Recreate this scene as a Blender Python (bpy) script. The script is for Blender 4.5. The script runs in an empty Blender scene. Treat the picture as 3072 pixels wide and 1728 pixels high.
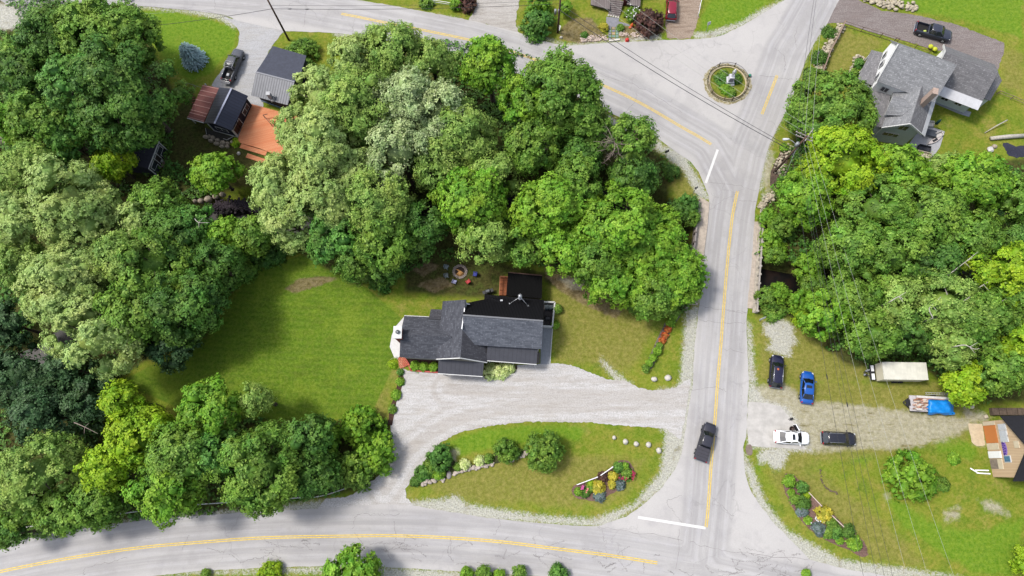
EXPO = 1.2
import bpy, math, random
import numpy as np
from mathutils import Vector, Matrix
from mathutils.geometry import delaunay_2d_cdt
rng = np.random.default_rng(7)
random.seed(7)
sc = bpy.context.scene
COL = sc.collection
PI = math.pi
# ------------------------------------------------------------------ camera maths
F, H = 2048.0, 100.0
v_ = np.array([(1586-1536)/F, -(1400-864)/F, -1.0]); v_ /= np.linalg.norm(v_)
zc_ = -v_; xc_ = np.array([1., 0, 0]); xc_ -= xc_.dot(zc_)*zc_; xc_ /= np.linalg.norm(xc_)
RM = np.array([xc_, np.cross(zc_, xc_), zc_])
def P(px, py, z=0.0):
    """photograph pixel -> point of the place at height z"""
    d = RM @ np.array([(px-1536)/F, -(py-864)/F, -1.0])
    t = (z-H)/d[2]
    return Vector((d[0]*t, d[1]*t, z))
ZM = {'g': (0, 0, .83854), 'A': (1150, 780, 3.916), 'B': (2550, 80, 3.45), 'C': (540, 100, 4.83), 'D': (2540, 1050, 3.622),
      'E': (2900, 1220, 6.035), 'F': (1550, 0, 4.684), 'G': (2250, 340, 5.573), 'H': (2080, 170, 9.66), 'I': (2280, 1040, 4.39),
      'J': (2060, 560, 3.6225), 'K': (540, 340, 8.05), 'L': (360, 400, 10.35), 'M': (2320, 1400, 4.83), 'N': (1680, 1360, 9.056),
      'O': (2310, 1230, 9.2), 'Q': (1230, 1300, 5.481), 'R': (2440, 0, 5.573), 'S': (1140, 1020, 4.55), 'T': (560, 560, 4.093),
      'U': (1900, 930, 3.275), 'V': (1920, 440, 2.559), 'W': (2860, 360, 9.057)}
for c in range(3):
    for r in range(3):
        ZM['%d%d' % (c, r)] = (c*1024, r*576, 2.5156)
def px(k, x, y):
    o = ZM[k]
    return o[0]+x/o[2], o[1]+y/o[2]
def Z(k, x, y, z=0.0):
    a, b = px(k, x, y)
    return P(a, b, z)
def ZL(k, pts, z=0.0):
    return [Z(k, p[0], p[1], z) for p in pts]
def scale_at(p):
    """metres per photo pixel near a point"""
    q = RM.T @ (np.array(p)-np.array([0, 0, H]))
    return -q[2]/F
# ------------------------------------------------------------------ bookkeeping
def tag(o, label=None, cat=None, group=None, kind=None):
    if label: o['label'] = label
    if cat: o['category'] = cat
    if group: o['group'] = group
    if kind: o['kind'] = kind
    return o
def empty(name, loc, rz=0.0, label=None, cat=None, group=None):
    o = bpy.data.objects.new(name, None); COL.objects.link(o)
    o.location = loc; o.rotation_euler = (0, 0, rz); o.empty_display_size = .3
    return tag(o, label, cat, group)
def copy_tree(o, parent=None):
    c = o.copy(); COL.objects.link(c); c.parent = parent
    for ch in list(o.children): copy_tree(ch, c)
    return c
# ------------------------------------------------------------------ materials
K = 2.3
def S(r, g, b, k=1.0):
    f = lambda c: ((c/255.)/12.92 if c < 10.3 else (((c/255.)+.055)/1.055)**2.4)
    return (min(.9, f(r)*k/K), min(.9, f(g)*k/K), min(.9, f(b)*k/K), 1)
class NT:
    def __init__(s, name, rough=.85, spec=.3):
        s.m = bpy.data.materials.new(name); s.m.use_nodes = True
        s.t = s.m.node_tree; s.b = s.t.nodes['Principled BSDF']
        s.b.inputs['Roughness'].default_value = rough
        s.b.inputs['Specular IOR Level'].default_value = spec
        s.co = None
    def n(s, ty, **kw):
        q = s.t.nodes.new(ty)
        for k, v in kw.items(): setattr(q, k, v)
        return q
    def l(s, a, b): s.t.links.new(a, b)
    def coord(s, which='Object'):
        if s.co is None: s.co = s.n('ShaderNodeTexCoord')
        return s.co.outputs[which]
    def setv(s, sock, v):
        if hasattr(v, 'is_linked'): s.l(v, sock)
        else: sock.default_value = v
    def mapping(s, scale=(1, 1, 1), rot=0, which='Object'):
        m = s.n('ShaderNodeMapping'); s.l(s.coord(which), m.inputs[0])
        m.inputs['Scale'].default_value = scale; m.inputs['Rotation'].default_value = (0, 0, rot)
        return m.outputs[0]
    def noise(s, scale, detail=4, rough=.6, vec=None, dist=0):
        q = s.n('ShaderNodeTexNoise'); q.inputs['Scale'].default_value = scale
        q.inputs['Detail'].default_value = detail; q.inputs['Roughness'].default_value = rough
        q.inputs['Distortion'].default_value = dist
        s.l(vec or s.coord(), q.inputs['Vector'])
        return q.outputs['Fac']
    def ramp(s, fac, a, b, smooth=True):
        q = s.n('ShaderNodeMapRange'); s.l(fac, q.inputs[0])
        q.inputs[1].default_value = a; q.inputs[2].default_value = b
        if smooth: q.interpolation_type = 'SMOOTHSTEP'
        return q.outputs[0]
    def math(s, op, a, b=0.0):
        q = s.n('ShaderNodeMath', operation=op); s.setv(q.inputs[0], a); s.setv(q.inputs[1], b)
        return q.outputs[0]
    def mix(s, fac, a, b, blend='MIX'):
        q = s.n('ShaderNodeMix', data_type='RGBA'); q.blend_type = blend
        s.setv(q.inputs[0], fac); s.setv(q.inputs[6], a); s.setv(q.inputs[7], b)
        return q.outputs[2]
    def attr(s, name):
        q = s.n('ShaderNodeAttribute'); q.attribute_name = name
        return q.outputs['Fac']
    def col(s, c): s.setv(s.b.inputs['Base Color'], c); return s
    def bump(s, h, strength=.4, dist=.05):
        q = s.n('ShaderNodeBump'); q.inputs['Strength'].default_value = strength; q.inputs['Distance'].default_value = dist
        s.l(h, q.inputs['Height']); s.l(q.outputs[0], s.b.inputs['Normal']); return s
MATS = {}
def simple(name, c, rough=.7, var=.12, scale=3.0, metal=0.0, spec=.3, bump=0.0, coat=0.0):
    """a plain painted / wooden / stone surface with mild mottling"""
    if name in MATS: return MATS[name]
    n = NT(name, rough, spec)
    f = n.noise(scale, 5, .65)
    dk = tuple(x*(1-var*1.6) for x in c[:3])+(1,); lt = tuple(min(.92, x*(1+var)) for x in c[:3])+(1,)
    n.col(n.mix(n.ramp(f, .3, .7), dk, lt))
    n.b.inputs['Metallic'].default_value = metal
    if coat: n.b.inputs['Coat Weight'].default_value = coat; n.b.inputs['Coat Roughness'].default_value = .08
    if bump: n.bump(f, bump, .03)
    MATS[name] = n.m
    return n.m
# ------------------------------------------------------------------ mesh building
class MB:
    def __init__(s): s.v = []; s.f = []; s.uv = []; s.has = False; s.smooth = []
    def face(s, pts, uv=None, smooth=False):
        i = len(s.v); s.v += [tuple(p) for p in pts]; s.f.append(tuple(range(i, i+len(pts))))
        s.uv.append(uv); s.smooth.append(smooth)
        if uv: s.has = True
    def raw(s, vs, fs, smooth=False):
        i = len(s.v); s.v += [tuple(p) for p in vs]
        for f in fs: s.f.append(tuple(i+k for k in f)); s.uv.append(None); s.smooth.append(smooth)
        return s
    def box(s, c, d, rz=0.0, rx=0.0, ry=0.0, bevel=0.0, taper=1.0):
        R = Matrix.Rotation(rz, 3, 'Z') @ Matrix.Rotation(ry, 3, 'Y') @ Matrix.Rotation(rx, 3, 'X')
        c = Vector(c); hx, hy, hz = d[0]/2, d[1]/2, d[2]/2
        if bevel <= 0:
            vs = [R @ Vector((x*hx*(taper if z > 0 else 1), y*hy*(taper if z > 0 else 1), z*hz))+c for z in (-1, 1) for x, y in ((-1, -1), (1, -1), (1, 1), (-1, 1))]
            return s.raw(vs, [(3, 2, 1, 0), (4, 5, 6, 7), (0, 1, 5, 4), (1, 2, 6, 5), (2, 3, 7, 6), (3, 0, 4, 7)])
        b = min(bevel, hx*.9, hy*.9, hz*.9)
        rings = []
        for z, k in ((-hz, b), (-hz+b, 0), (hz-b, 0), (hz, b)):
            t = taper if z > 0 else 1
            ring = []
            for sx, sy in ((-1, -1), (1, -1), (1, 1), (-1, 1)):
                a = (sx*(hx*t-k), sy*(hy*t-b)); e = (sx*(hx*t-b), sy*(hy*t-k))
                ring += [a, e] if sx*sy < 0 else [e, a]
            # order corner pairs counter-clockwise
            ring = sorted(ring, key=lambda q: math.atan2(q[1]/hy, q[0]/hx))
            rings.append([R @ Vector((q[0], q[1], z))+c for q in ring])
        return s.loft(rings)
    def loft(s, rings, caps=True, smooth=False):
        n = len(rings[0]); vs = [p for r in rings for p in r]; fs = []
        for i in range(len(rings)-1):
            for j in range(n):
                a = i*n+j; b = i*n+(j+1) % n
                fs.append((a, b, b+n, a+n))
        if caps: fs.append(tuple(range(n-1, -1, -1))); fs.append(tuple((len(rings)-1)*n+j for j in range(n)))
        return s.raw(vs, fs, smooth)
    def tube(s, pts, r, n=8, caps=True, smooth=True):
        pts = [Vector(p) for p in pts]
        rr = r if isinstance(r, (list, tuple)) else [r]*len(pts)
        rings = []
        for i, p in enumerate(pts):
            d = (pts[min(i+1, len(pts)-1)]-pts[max(i-1, 0)])
            d = d.normalized() if d.length > 1e-9 else Vector((0, 0, 1))
            a = Vector((0, 0, 1)).cross(d)
            if a.length < 1e-3: a = Vector((1, 0, 0)).cross(d)
            a.normalize(); b = d.cross(a)
            rings.append([p+(a*math.cos(2*PI*k/n)+b*math.sin(2*PI*k/n))*rr[i] for k in range(n)])
        return s.loft(rings, caps, smooth)
    def lathe(s, prof, c=(0, 0, 0), n=14, smooth=True):
        c = Vector(c)
        return s.loft([[c+Vector((r*math.cos(2*PI*k/n), r*math.sin(2*PI*k/n), z)) for k in range(n)] for r, z in prof], True, smooth)
    def prism(s, poly, z0, z1):
        a = sum(poly[i][0]*poly[(i+1) % len(poly)][1]-poly[(i+1) % len(poly)][0]*poly[i][1] for i in range(len(poly)))
        if a < 0: poly = poly[::-1]
        return s.loft([[Vector((p[0], p[1], z0)) for p in poly], [Vector((p[0], p[1], z1)) for p in poly]])
    def slab(s, pts, th=.14, uvrot=0):
        """tilted roof plane: pts in order, first edge is the eave; thickness downwards; uv in metres"""
        p = [Vector(q) for q in pts]
        nrm = (p[1]-p[0]).cross(p[2]-p[0])
        if nrm.z < 0: p = [p[1], p[0]]+p[:1:-1]; nrm = -nrm
        nrm.normalize()
        u = (p[1]-p[0]).normalized(); w = nrm.cross(u)
        uv = [((q-p[0]).dot(u), (q-p[0]).dot(w)) for q in p]
        s.face(p, uv)
        lo = [q-nrm*th for q in p]
        s.face(lo[::-1], uv[::-1])
        for i in range(len(p)):
            j = (i+1) % len(p); L = (p[j]-p[i]).length
            s.face([p[i], lo[i], lo[j], p[j]], [(0, 0), (0, .1), (L*.001, .1), (L*.001, 0)])
        return s
    def build(s, name, mat, parent=None, wmat=None):
        """verts given in world coordinates when parent has been placed and wmat=True"""
        me = bpy.data.meshes.new(name)
        vs = s.v
        if parent is not None and wmat:
            M = (Matrix.Translation(parent.location) @ parent.rotation_euler.to_matrix().to_4x4()).inverted()
            vs = [tuple(M @ Vector(q)) for q in vs]
        me.from_pydata(vs, [], s.f); me.validate()
        if s.has and len(me.polygons) == len(s.f):
            ul = me.uv_layers.new(name='UVMap')
            for poly, uv in zip(me.polygons, s.uv):
                if uv:
                    for li, q in zip(poly.loop_indices, uv): ul.data[li].uv = q
        if any(s.smooth) and len(me.polygons) == len(s.f): me.polygons.foreach_set('use_smooth', s.smooth)
        if isinstance(mat, (list, tuple)):
            for m in mat: me.materials.append(m)
        else: me.materials.append(mat)
        me.update()
        o = bpy.data.objects.new(name, me); COL.objects.link(o)
        if parent is not None: o.parent = parent
        return o
def smooth_line(pts, n=6, closed=False):
    """Catmull-Rom through the points"""
    P_ = [Vector((p[0], p[1], p[2] if len(p) > 2 else 0)) for p in pts]; out = []
    m = len(P_)
    for i in range(m if closed else m-1):
        a, b, c, d = (P_[(i-1) % m], P_[i], P_[(i+1) % m], P_[(i+2) % m]) if closed else (P_[max(i-1, 0)], P_[i], P_[i+1], P_[min(i+2, m-1)])
        for k in range(n):
            t = k/n
            out.append(.5*((2*b)+(c-a)*t+(2*a-5*b+4*c-d)*t*t+(3*b-a-3*c+d)*t**3))
    if not closed: out.append(P_[-1])
    return out
def rag(poly, amp=.12, step=.5):
    """resample a closed outline and make it slightly ragged"""
    out = []
    for i in range(len(poly)):
        a, b = poly[i], poly[(i+1) % len(poly)]
        L = math.hypot(b[0]-a[0], b[1]-a[1]); k = max(1, int(L/step))
        nx, ny = (-(b[1]-a[1])/max(L, 1e-6), (b[0]-a[0])/max(L, 1e-6))
        for j in range(k):
            t = j/k; e = random.gauss(0, amp)
            out.append((a[0]+(b[0]-a[0])*t+nx*e, a[1]+(b[1]-a[1])*t+ny*e))
    return out
def inside(X, Y, poly):
    r = np.zeros(X.shape, bool); n = len(poly)
    for i in range(n):
        x0, y0 = poly[i][0], poly[i][1]; x1, y1 = poly[(i+1) % n][0], poly[(i+1) % n][1]
        if y0 == y1: continue
        c = ((y0 > Y) != (y1 > Y)) & (X < (x1-x0)*(Y-y0)/(y1-y0)+x0)
        r ^= c
    return r
def dist_line(X, Y, pts, closed=False):
    d = np.full(X.shape, 1e9); n = len(pts)
    for i in range(n if closed else n-1):
        x0, y0 = pts[i][0], pts[i][1]; x1, y1 = pts[(i+1) % n][0], pts[(i+1) % n][1]
        dx, dy = x1-x0, y1-y0; L = dx*dx+dy*dy+1e-12
        t = np.clip(((X-x0)*dx+(Y-y0)*dy)/L, 0, 1)
        d = np.minimum(d, np.hypot(X-x0-t*dx, Y-y0-t*dy))
    return d
def sheet(name, poly, z, mat, step=1.2, lane=None, parent=None, kind='structure'):
    """flat patch of ground with a fine inner mesh; optional per-vertex attribute 'lane'"""
    poly = [(p[0], p[1]) for p in poly]
    xs = [p[0] for p in poly]; ys = [p[1] for p in poly]
    gx, gy = np.meshgrid(np.arange(min(xs), max(xs), step), np.arange(min(ys), max(ys), step))
    gx = gx.ravel(); gy = gy.ravel()
    k = inside(gx, gy, poly) & (dist_line(gx, gy, poly, True) > step*.35)
    vs = [Vector(p) for p in poly]+[Vector((a, b)) for a, b in zip(gx[k], gy[k])]
    n = len(poly)
    r = delaunay_2d_cdt(vs, [(i, (i+1) % n) for i in range(n)], [list(range(n))], 1, 1e-5)
    me = bpy.data.meshes.new(name)
    me.from_pydata([(p.x, p.y, z) for p in r[0]], [], [f for f in r[2]])
    if me.polygons and me.polygons[0].normal.z < 0: me.flip_normals()
    if lane is not None:
        at = me.attributes.new('lane', 'FLOAT', 'POINT')
        X = np.array([p.x for p in r[0]]); Y = np.array([p.y for p in r[0]])
        d = np.full(X.shape, 99.)
        for ln in lane: d = np.minimum(d, dist_line(X, Y, ln))
        at.data.foreach_set('value', d)
    me.materials.append(mat)
    o = bpy.data.objects.new(name, me); COL.objects.link(o)
    if parent: o.parent = parent
    if kind: o['kind'] = kind
    return o
def ribbon(pts, w, z, off=0.0, mb=None):
    mb = mb or MB(); pts = [Vector((p[0], p[1])) for p in pts]; L = []; Rr = []
    for i, p in enumerate(pts):
        d = (pts[min(i+1, len(pts)-1)]-pts[max(i-1, 0)]).normalized(); nn = Vector((-d.y, d.x))
        wi = w[i] if isinstance(w, list) else w
        L.append(p+nn*(off+wi/2)); Rr.append(p+nn*(off-wi/2))
    for i in range(len(pts)-1):
        mb.face([(Rr[i].x, Rr[i].y, z), (Rr[i+1].x, Rr[i+1].y, z), (L[i+1].x, L[i+1].y, z), (L[i].x, L[i].y, z)])
    return mb
# ------------------------------------------------------------------ camera, light
cam = bpy.data.cameras.new('camera'); cam.sensor_width = 36; cam.lens = 24.0; cam.clip_end = 3000; cam.clip_start = 1
co = bpy.data.objects.new('camera', cam); COL.objects.link(co); sc.camera = co
M4 = Matrix([[RM[0][0], RM[0][1], RM[0][2], 0], [RM[1][0], RM[1][1], RM[1][2], 0], [RM[2][0], RM[2][1], RM[2][2], H], [0, 0, 0, 1]])
co.matrix_world = M4
SUN_EL, SUN_AZ = math.radians(60), math.radians(163)      # direction TOWARDS the sun, measured from +x
sdir = Vector((math.cos(SUN_EL)*math.cos(SUN_AZ), math.cos(SUN_EL)*math.sin(SUN_AZ), math.sin(SUN_EL)))
sun = bpy.data.lights.new('sun', 'SUN'); sun.energy = 2.05; sun.angle = math.radians(10); sun.color = (1, .955, .88)
so = bpy.data.objects.new('sun', sun); COL.objects.link(so); so.rotation_euler = sdir.to_track_quat('Z', 'Y').to_euler(); so.location = (0, 0, 150)
w = bpy.data.worlds.new('World'); sc.world = w; w.use_nodes = True
sk = w.node_tree.nodes.new('ShaderNodeTexSky'); sk.sky_type = 'NISHITA'; sk.sun_disc = False
sk.sun_elevation = SUN_EL; sk.sun_rotation = PI/2-SUN_AZ; sk.dust_density = 2.5; sk.air_density = 1.0
bg = w.node_tree.nodes['Background']; bg.inputs[1].default_value = .15
hs = w.node_tree.nodes.new('ShaderNodeHueSaturation'); hs.inputs['Saturation'].default_value = .55      # thin high haze
w.node_tree.links.new(sk.outputs[0], hs.inputs['Color']); w.node_tree.links.new(hs.outputs[0], bg.inputs[0])
sc.view_settings.view_transform = 'Standard'; sc.view_settings.look = 'None'; sc.view_settings.gamma = 1
sc.view_settings.exposure = EXPO
sc.cycles.max_bounces = 5; sc.cycles.diffuse_bounces = 3; sc.cycles.transparent_max_bounces = 6
# ------------------------------------------------------------------ ground, with real relief along the brook
BROOK = smooth_line([Z('g', *p) for p in ((2700, 560), (2450, 640), (2200, 700), (2050, 715), (1940, 700), (1840, 690), (1740, 640), (1560, 500), (1300, 470), (1050, 520), (850, 560), (720, 555), (640, 530), (560, 525), (470, 560), (330, 640), (180, 800), (60, 900), (-120, 960))], 4)
def mask(X, Y, polys, soft=.5):
    m = np.zeros(X.shape)
    for p in polys:
        d = dist_line(X, Y, p, True); i = inside(X, Y, p)
        sd = np.where(i, d, -d)
        m = np.maximum(m, np.clip(sd/(2*soft)+.5, 0, 1))
    return m
def zone(k, pts): return [tuple(Z(k, *p)[:2]) for p in pts]
FOREST = [zone('g', [(-100, -60), (330, -30), (390, 150), (450, 250), (440, 330), (430, 400), (520, 470), (700, 560), (760, 620), (640, 680), (560, 760), (520, 850), (380, 900), (300, 950), (250, 1000), (250, 1070), (360, 1130), (560, 1050), (700, 1060), (980, 1060), (985, 1150), (930, 1230), (560, 1290), (300, 1310), (-100, 1400)]),
          zone('g', [(600, 520), (760, 400), (800, 250), (1000, 90), (1290, 130), (1480, 180), (1540, 300), (1650, 380), (1690, 420), (1680, 500), (1745, 520), (1740, 640), (1760, 720), (1720, 790), (1600, 780), (1500, 700), (1330, 660), (1100, 665), (1000, 690), (900, 720), (760, 640)]),
          zone('g', [(1930, 500), (2010, 330), (2180, 340), (2280, 480), (2420, 420), (2700, 380), (2700, 1010), (2420, 1010), (2330, 930), (2130, 920), (2060, 860), (1990, 800), (1900, 790), (1905, 650)])]
BRUSHY = [zone('00', [(1430, 640), (1560, 940), (1800, 1090), (2000, 1180), (1900, 1400), (1300, 1449), (1200, 1100)]),
          zone('11', [(480, 560), (700, 480), (1150, 520), (1700, 640), (2000, 720), (1800, 780), (1560, 700), (1500, 640), (1250, 620), (1180, 780), (1080, 800), (700, 780), (480, 740)])]
LAWN = [zone('g', [(800, 630), (930, 730), (1010, 800), (1000, 900), (930, 1050), (700, 1060), (480, 1040), (300, 960), (520, 850), (640, 680)])]
DRY = [zone('21', [(560, 960), (900, 1000), (1300, 1200), (1800, 1449), (560, 1449)]), zone('22', [(560, -20), (1900, -20), (2300, 260), (2150, 420), (1500, 560), (900, 620), (600, 560)]), zone('11', [(1530, 700), (1900, 720), (2200, 850), (2400, 950), (2250, 1300), (2100, 1380), (1850, 1300), (1600, 1290), (1600, 900)]),
       zone('12', [(560, 740), (1100, 560), (1700, 520), (2300, 560), (2200, 800), (2000, 940), (1300, 920), (800, 880)]),
       zone('20', [(1110, 200), (1560, 300), (1450, 380), (1280, 560), (1060, 600), (1000, 640)]),
       zone('20', [(2380, 320), (2576, 400), (2600, 720), (2400, 660), (2390, 500)]),
       zone('22', [(600, 0), (1100, 0), (1900, 120), (2250, 280), (1900, 480), (1100, 470), (900, 760), (650, 620), (620, 460), (560, 200)]),
       zone('22', [(600, 640), (820, 960), (1400, 1330), (1900, 1400), (1500, 1000), (1100, 700), (900, 640)]),
       zone('21', [(560, 930), (860, 960), (1150, 1100), (1300, 1449), (560, 1449)]),
       zone('V', [(150, 60), (330, 130), (480, 380), (260, 420), (200, 280)]),
       zone('11', [(230, 1330), (440, 1300), (470, 1449), (200, 1449)]), zone('12', [(190, 260), (240, 60), (380, 0), (360, 300)]),
       zone('02', [(400, 1080), (1150, 1000), (1700, 930), (2400, 880), (2576, 860), (2576, 890), (1500, 1000), (700, 1080)])]
GRAVEL = [zone('g', [(1655, 975), (1700, 975), (1735, 900), (1755, 1000), (1735, 1190), (1690, 1180), (1690, 1110), (1660, 1080)]), zone('22', [(484, 100), (640, 110), (800, 170), (860, 260), (960, 420), (980, 520), (700, 510), (484, 480)]), zone('21', [(600, 985), (690, 955), (760, 950), (850, 1010), (845, 1090), (880, 1130), (830, 1170), (820, 1255), (730, 1235), (625, 1195), (660, 1120), (610, 1070)]), zone('22', [(590, 480), (700, 470), (830, 500), (790, 560), (760, 640), (690, 655), (640, 600), (570, 610), (560, 540)]),
          zone('21', [(-30, 1449), (20, 870), (130, 860), (100, 1449)]), zone('21', [(480, 950), (520, 1000), (560, 1449), (480, 1449)]),
          zone('22', [(480, -20), (560, 0), (640, 160), (480, 160)]),
          zone('22', [(440, 470), (520, 600), (640, 900), (800, 1100), (1200, 1320), (1800, 1400), (2100, 1449), (1300, 1500), (900, 1350), (560, 930), (440, 600)]),
          zone('12', [(480, 880), (780, 860), (860, 830), (960, 900), (1500, 985), (1900, 1010), (2200, 900), (2400, 660), (2440, 360), (2620, 300), (2700, 480), (2400, 830), (2000, 1090), (1000, 1030), (480, 930)]),
          zone('20', [(880, -20), (760, 60), (560, 140), (430, 210), (240, 290), (80, 300), (80, 240), (180, 240), (430, 165), (600, 60), (800, -20)]),
          zone('20', [(1100, 180), (960, 380), (820, 760), (700, 1000), (620, 1300), (600, 1449), (500, 1449), (640, 1000), (800, 600), (1000, 200)]),
          zone('V', [(160, -20), (330, 30), (560, 420), (440, 400), (330, 190), (200, 90)]),
          zone('10', [(-60, 230), (200, 290), (200, 320), (-60, 270)]), zone('10', [(2000, 860), (2400, 1050), (2500, 1200), (2300, 1100), (2050, 960)]),
          zone('02', [(1150, 1460), (1500, 1400), (2576, 1370), (2576, 1430), (1500, 1440)]), zone('12', [(0, 1360), (700, 1395), (1500, 1449), (1500, 1500), (0, 1500), (0, 1430)]),
          zone('10', [(0, -10), (400, 55), (900, 135), (900, 165), (300, 80), (0, 20)]), zone('10', [(1330, 200), (1470, 300), (1740, 355), (2050, 330), (2420, 300), (2400, 250), (2000, 310), (1720, 330), (1500, 270), (1380, 200)]),
          zone('02', [(0, 1150), (700, 1050), (1200, 985), (1900, 930), (2576, 860), (2576, 960), (1000, 1060), (0, 1240)]),
          zone('11', [(1950, 1230), (2060, 1340), (2200, 1449), (2080, 1449), (1960, 1300)]), zone('21', [(600, 10), (700, 0), (640, 90), (590, 110)]),
          zone('00', [(-60, 30), (330, 30), (300, 90), (200, 180), (100, 230), (-60, 230)]), zone('00', [(1000, 30), (1350, 60), (1700, 100), (1800, 200), (1770, 220), (1650, 150), (1350, 90), (1000, 60)]),
          zone('D', [(1240, 560), (1400, 560), (1380, 620), (1320, 650), (1250, 600)]), zone('H', [(0, 0)])] [:-1]
SAND = [zone('22', [(600, 100), (800, 130), (1100, 130), (1700, 200), (2150, 260), (2200, 330), (1950, 430), (1700, 490), (1200, 500), (940, 520), (820, 480), (840, 300)]), zone('22', [(540, 20), (760, -20), (900, 100), (1100, 150), (900, 240), (700, 200), (560, 130)]), zone('D', [(1240, 640), (1480, 680), (1600, 740), (1480, 800), (1300, 760)]), zone('11', [(1640, 640), (1900, 640), (1820, 740), (1700, 720)]), zone('22', [(720, 160), (1200, 170), (1700, 230), (2000, 330), (1800, 460), (1300, 470), (960, 480), (860, 320)]), zone('22', [(620, 60), (760, 40), (900, 180), (760, 190), (560, 130)]),
        zone('00', [(-60, 20), (330, 20), (230, 190), (-60, 240)]), zone('00', [(-30, 960), (160, 1000), (200, 1100), (0, 1080)]),
        zone('D', [(1340, 790), (1480, 800), (1510, 1040), (1370, 1030), (1330, 900)]), 
        zone('22', [(1960, 960), (2090, 930), (2080, 1020), (1980, 1040)]), zone('22', [(2220, 870), (2400, 900), (2470, 990), (2300, 960)]), zone('12', [(820, 490), (880, 500), (860, 600), (830, 600)]),
        zone('20', [(620, 1449), (600, 1300), (660, 1150), (700, 1150), (650, 1449)]), zone('22', [(1520, 830), (1560, 830), (1560, 880), (1530, 880)])]
LUSH = [zone('22', [(1500, 820), (1700, 900), (1960, 1060), (2200, 1100), (2576, 1000), (2576, 1449), (2200, 1449), (1900, 1250), (1660, 1100)]), zone('20', [(1600, -60), (2576, -60), (2576, 300), (2100, 160), (1750, 100), (1600, 30)]),
        zone('20', [(200, -20), (720, -20), (480, 160), (200, 250), (110, 240), (140, 100)]), zone('12', [(760, 420), (1100, 330), (1400, 295), (1880, 305), (1850, 420), (1300, 480), (900, 560)]),
        zone('01', [(2100, 800), (2576, 800), (2576, 1449), (2300, 1400)]), zone('11', [(0, 800), (400, 830), (380, 1250), (430, 1449), (0, 1449)]), zone('22', [(540, 600), (600, 640), (610, 700), (560, 660)]),
        zone('00', [(1000, 60), (1350, 85), (1650, 150), (1800, 230), (1780, 340), (1600, 560), (1420, 640), (1200, 400), (1000, 200)]), zone('22', [(1800, 240), (1980, 240), (2250, 500), (2200, 620), (1900, 500)]), zone('22', [(1050, 480), (1300, 480), (1450, 520), (1400, 640), (1200, 560)])]
STRAW = [zone('11', [(1530, 520), (1660, 600), (1900, 690), (2150, 850), (2080, 960), (1850, 860), (1640, 740), (1540, 640)]), zone('11', [(560, 700), (760, 640), (860, 700), (700, 760)]), zone('01', [(2150, 730), (2250, 655), (2420, 635), (2560, 650), (2420, 705), (2220, 765)]), zone('11', [(500, 560), (650, 520), (760, 560), (620, 640)]), zone('F', [(780, 260), (1050, 250), (1170, 420), (1280, 560), (900, 620), (600, 540), (620, 400)]), zone('F', [(1450, 360), (2100, 420), (1900, 560), (1450, 560)])]
gx = np.arange(-104, 98, .36); gy = np.arange(-26, 92, .36)
GX, GY = np.meshgrid(gx, gy); X = GX.ravel(); Y = GY.ravel()
# small positional jitter of the masks comes from the shader; relief is real
bd = dist_line(X, Y, BROOK)
und = .10*np.sin(X*.21+1.3)*np.cos(Y*.17)+.06*np.sin(X*.53+Y*.41)
m_for = mask(X, Y, FOREST, .8)
GZ = np.where(bd < 6, -2.9*(1-np.clip((bd-1.2)/3.6, 0, 1)**1.3), 0)
hard_flat = np.zeros(X.shape)
GZ = GZ+m_for*(und-.05)
me = bpy.data.meshes.new('ground')
nx_, ny_ = len(gx), len(gy)
ids = np.arange(nx_*ny_).reshape(ny_, nx_)
quads = np.stack([ids[:-1, :-1], ids[:-1, 1:], ids[1:, 1:], ids[1:, :-1]], -1).reshape(-1, 4)
B = 900.
ox0, ox1, oy0, oy1 = gx[0], gx[-1], gy[0], gy[-1]
nb = nx_*ny_
ring = [(ox0, oy0), (ox1, oy0), (ox1, oy1), (ox0, oy1)]; outr = [(-B, -B), (B, -B), (B, B), (-B, B)]
allv = np.concatenate([np.stack([X, Y, GZ], 1), np.array([(a, b, 0) for a, b in outr])])
cor = [ids[0, 0], ids[0, -1], ids[-1, -1], ids[-1, 0]]
q2 = np.array([[nb+i, nb+(i+1) % 4, cor[(i+1) % 4], cor[i]] for i in range(4)])
quads = np.concatenate([quads, q2])
def fast_mesh(me, V, Q):
    me.vertices.add(len(V)); me.vertices.foreach_set('co', V.astype(np.float32).ravel())
    me.loops.add(Q.size); me.loops.foreach_set('vertex_index', Q.astype(np.int32).ravel())
    me.polygons.add(len(Q)); me.polygons.foreach_set('loop_start', np.arange(0, Q.size, Q.shape[1], dtype=np.int32))
    me.update(calc_edges=True)
fast_mesh(me, allv, quads)
for nm, polys, soft in (('forest', FOREST+BRUSHY, 1.2), ('lawn', LAWN, .5), ('dry', DRY, 1.3), ('gravel', GRAVEL, .8), ('sand', SAND, .8), ('lush', LUSH, 1.0), ('straw', STRAW, .4)):
    a = me.attributes.new(nm, 'FLOAT', 'POINT')
    vals = np.concatenate([mask(X, Y, polys, soft), np.zeros(4)])
    a.data.foreach_set('value', vals.astype(np.float32))
n = NT('ground_grass', .95, .1)
big = n.noise(.12, 3, .6); mid = n.noise(.6, 5, .7); fine = n.noise(5., 4, .7); tiny = n.noise(14., 2, .6)
def soften(attr, lo=.38, hi=.62, amt=.75, nz=None):
    a = n.attr(attr); b = n.math('ADD', a, n.math('MULTIPLY', n.math('SUBTRACT', nz or mid, .5), amt))
    return n.ramp(b, lo, hi)
mid2 = n.noise(1.5, 6, .75); mid3 = n.noise(2.2, 5, .75, n.mapping((1, 1, 1), 1.0))
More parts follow.
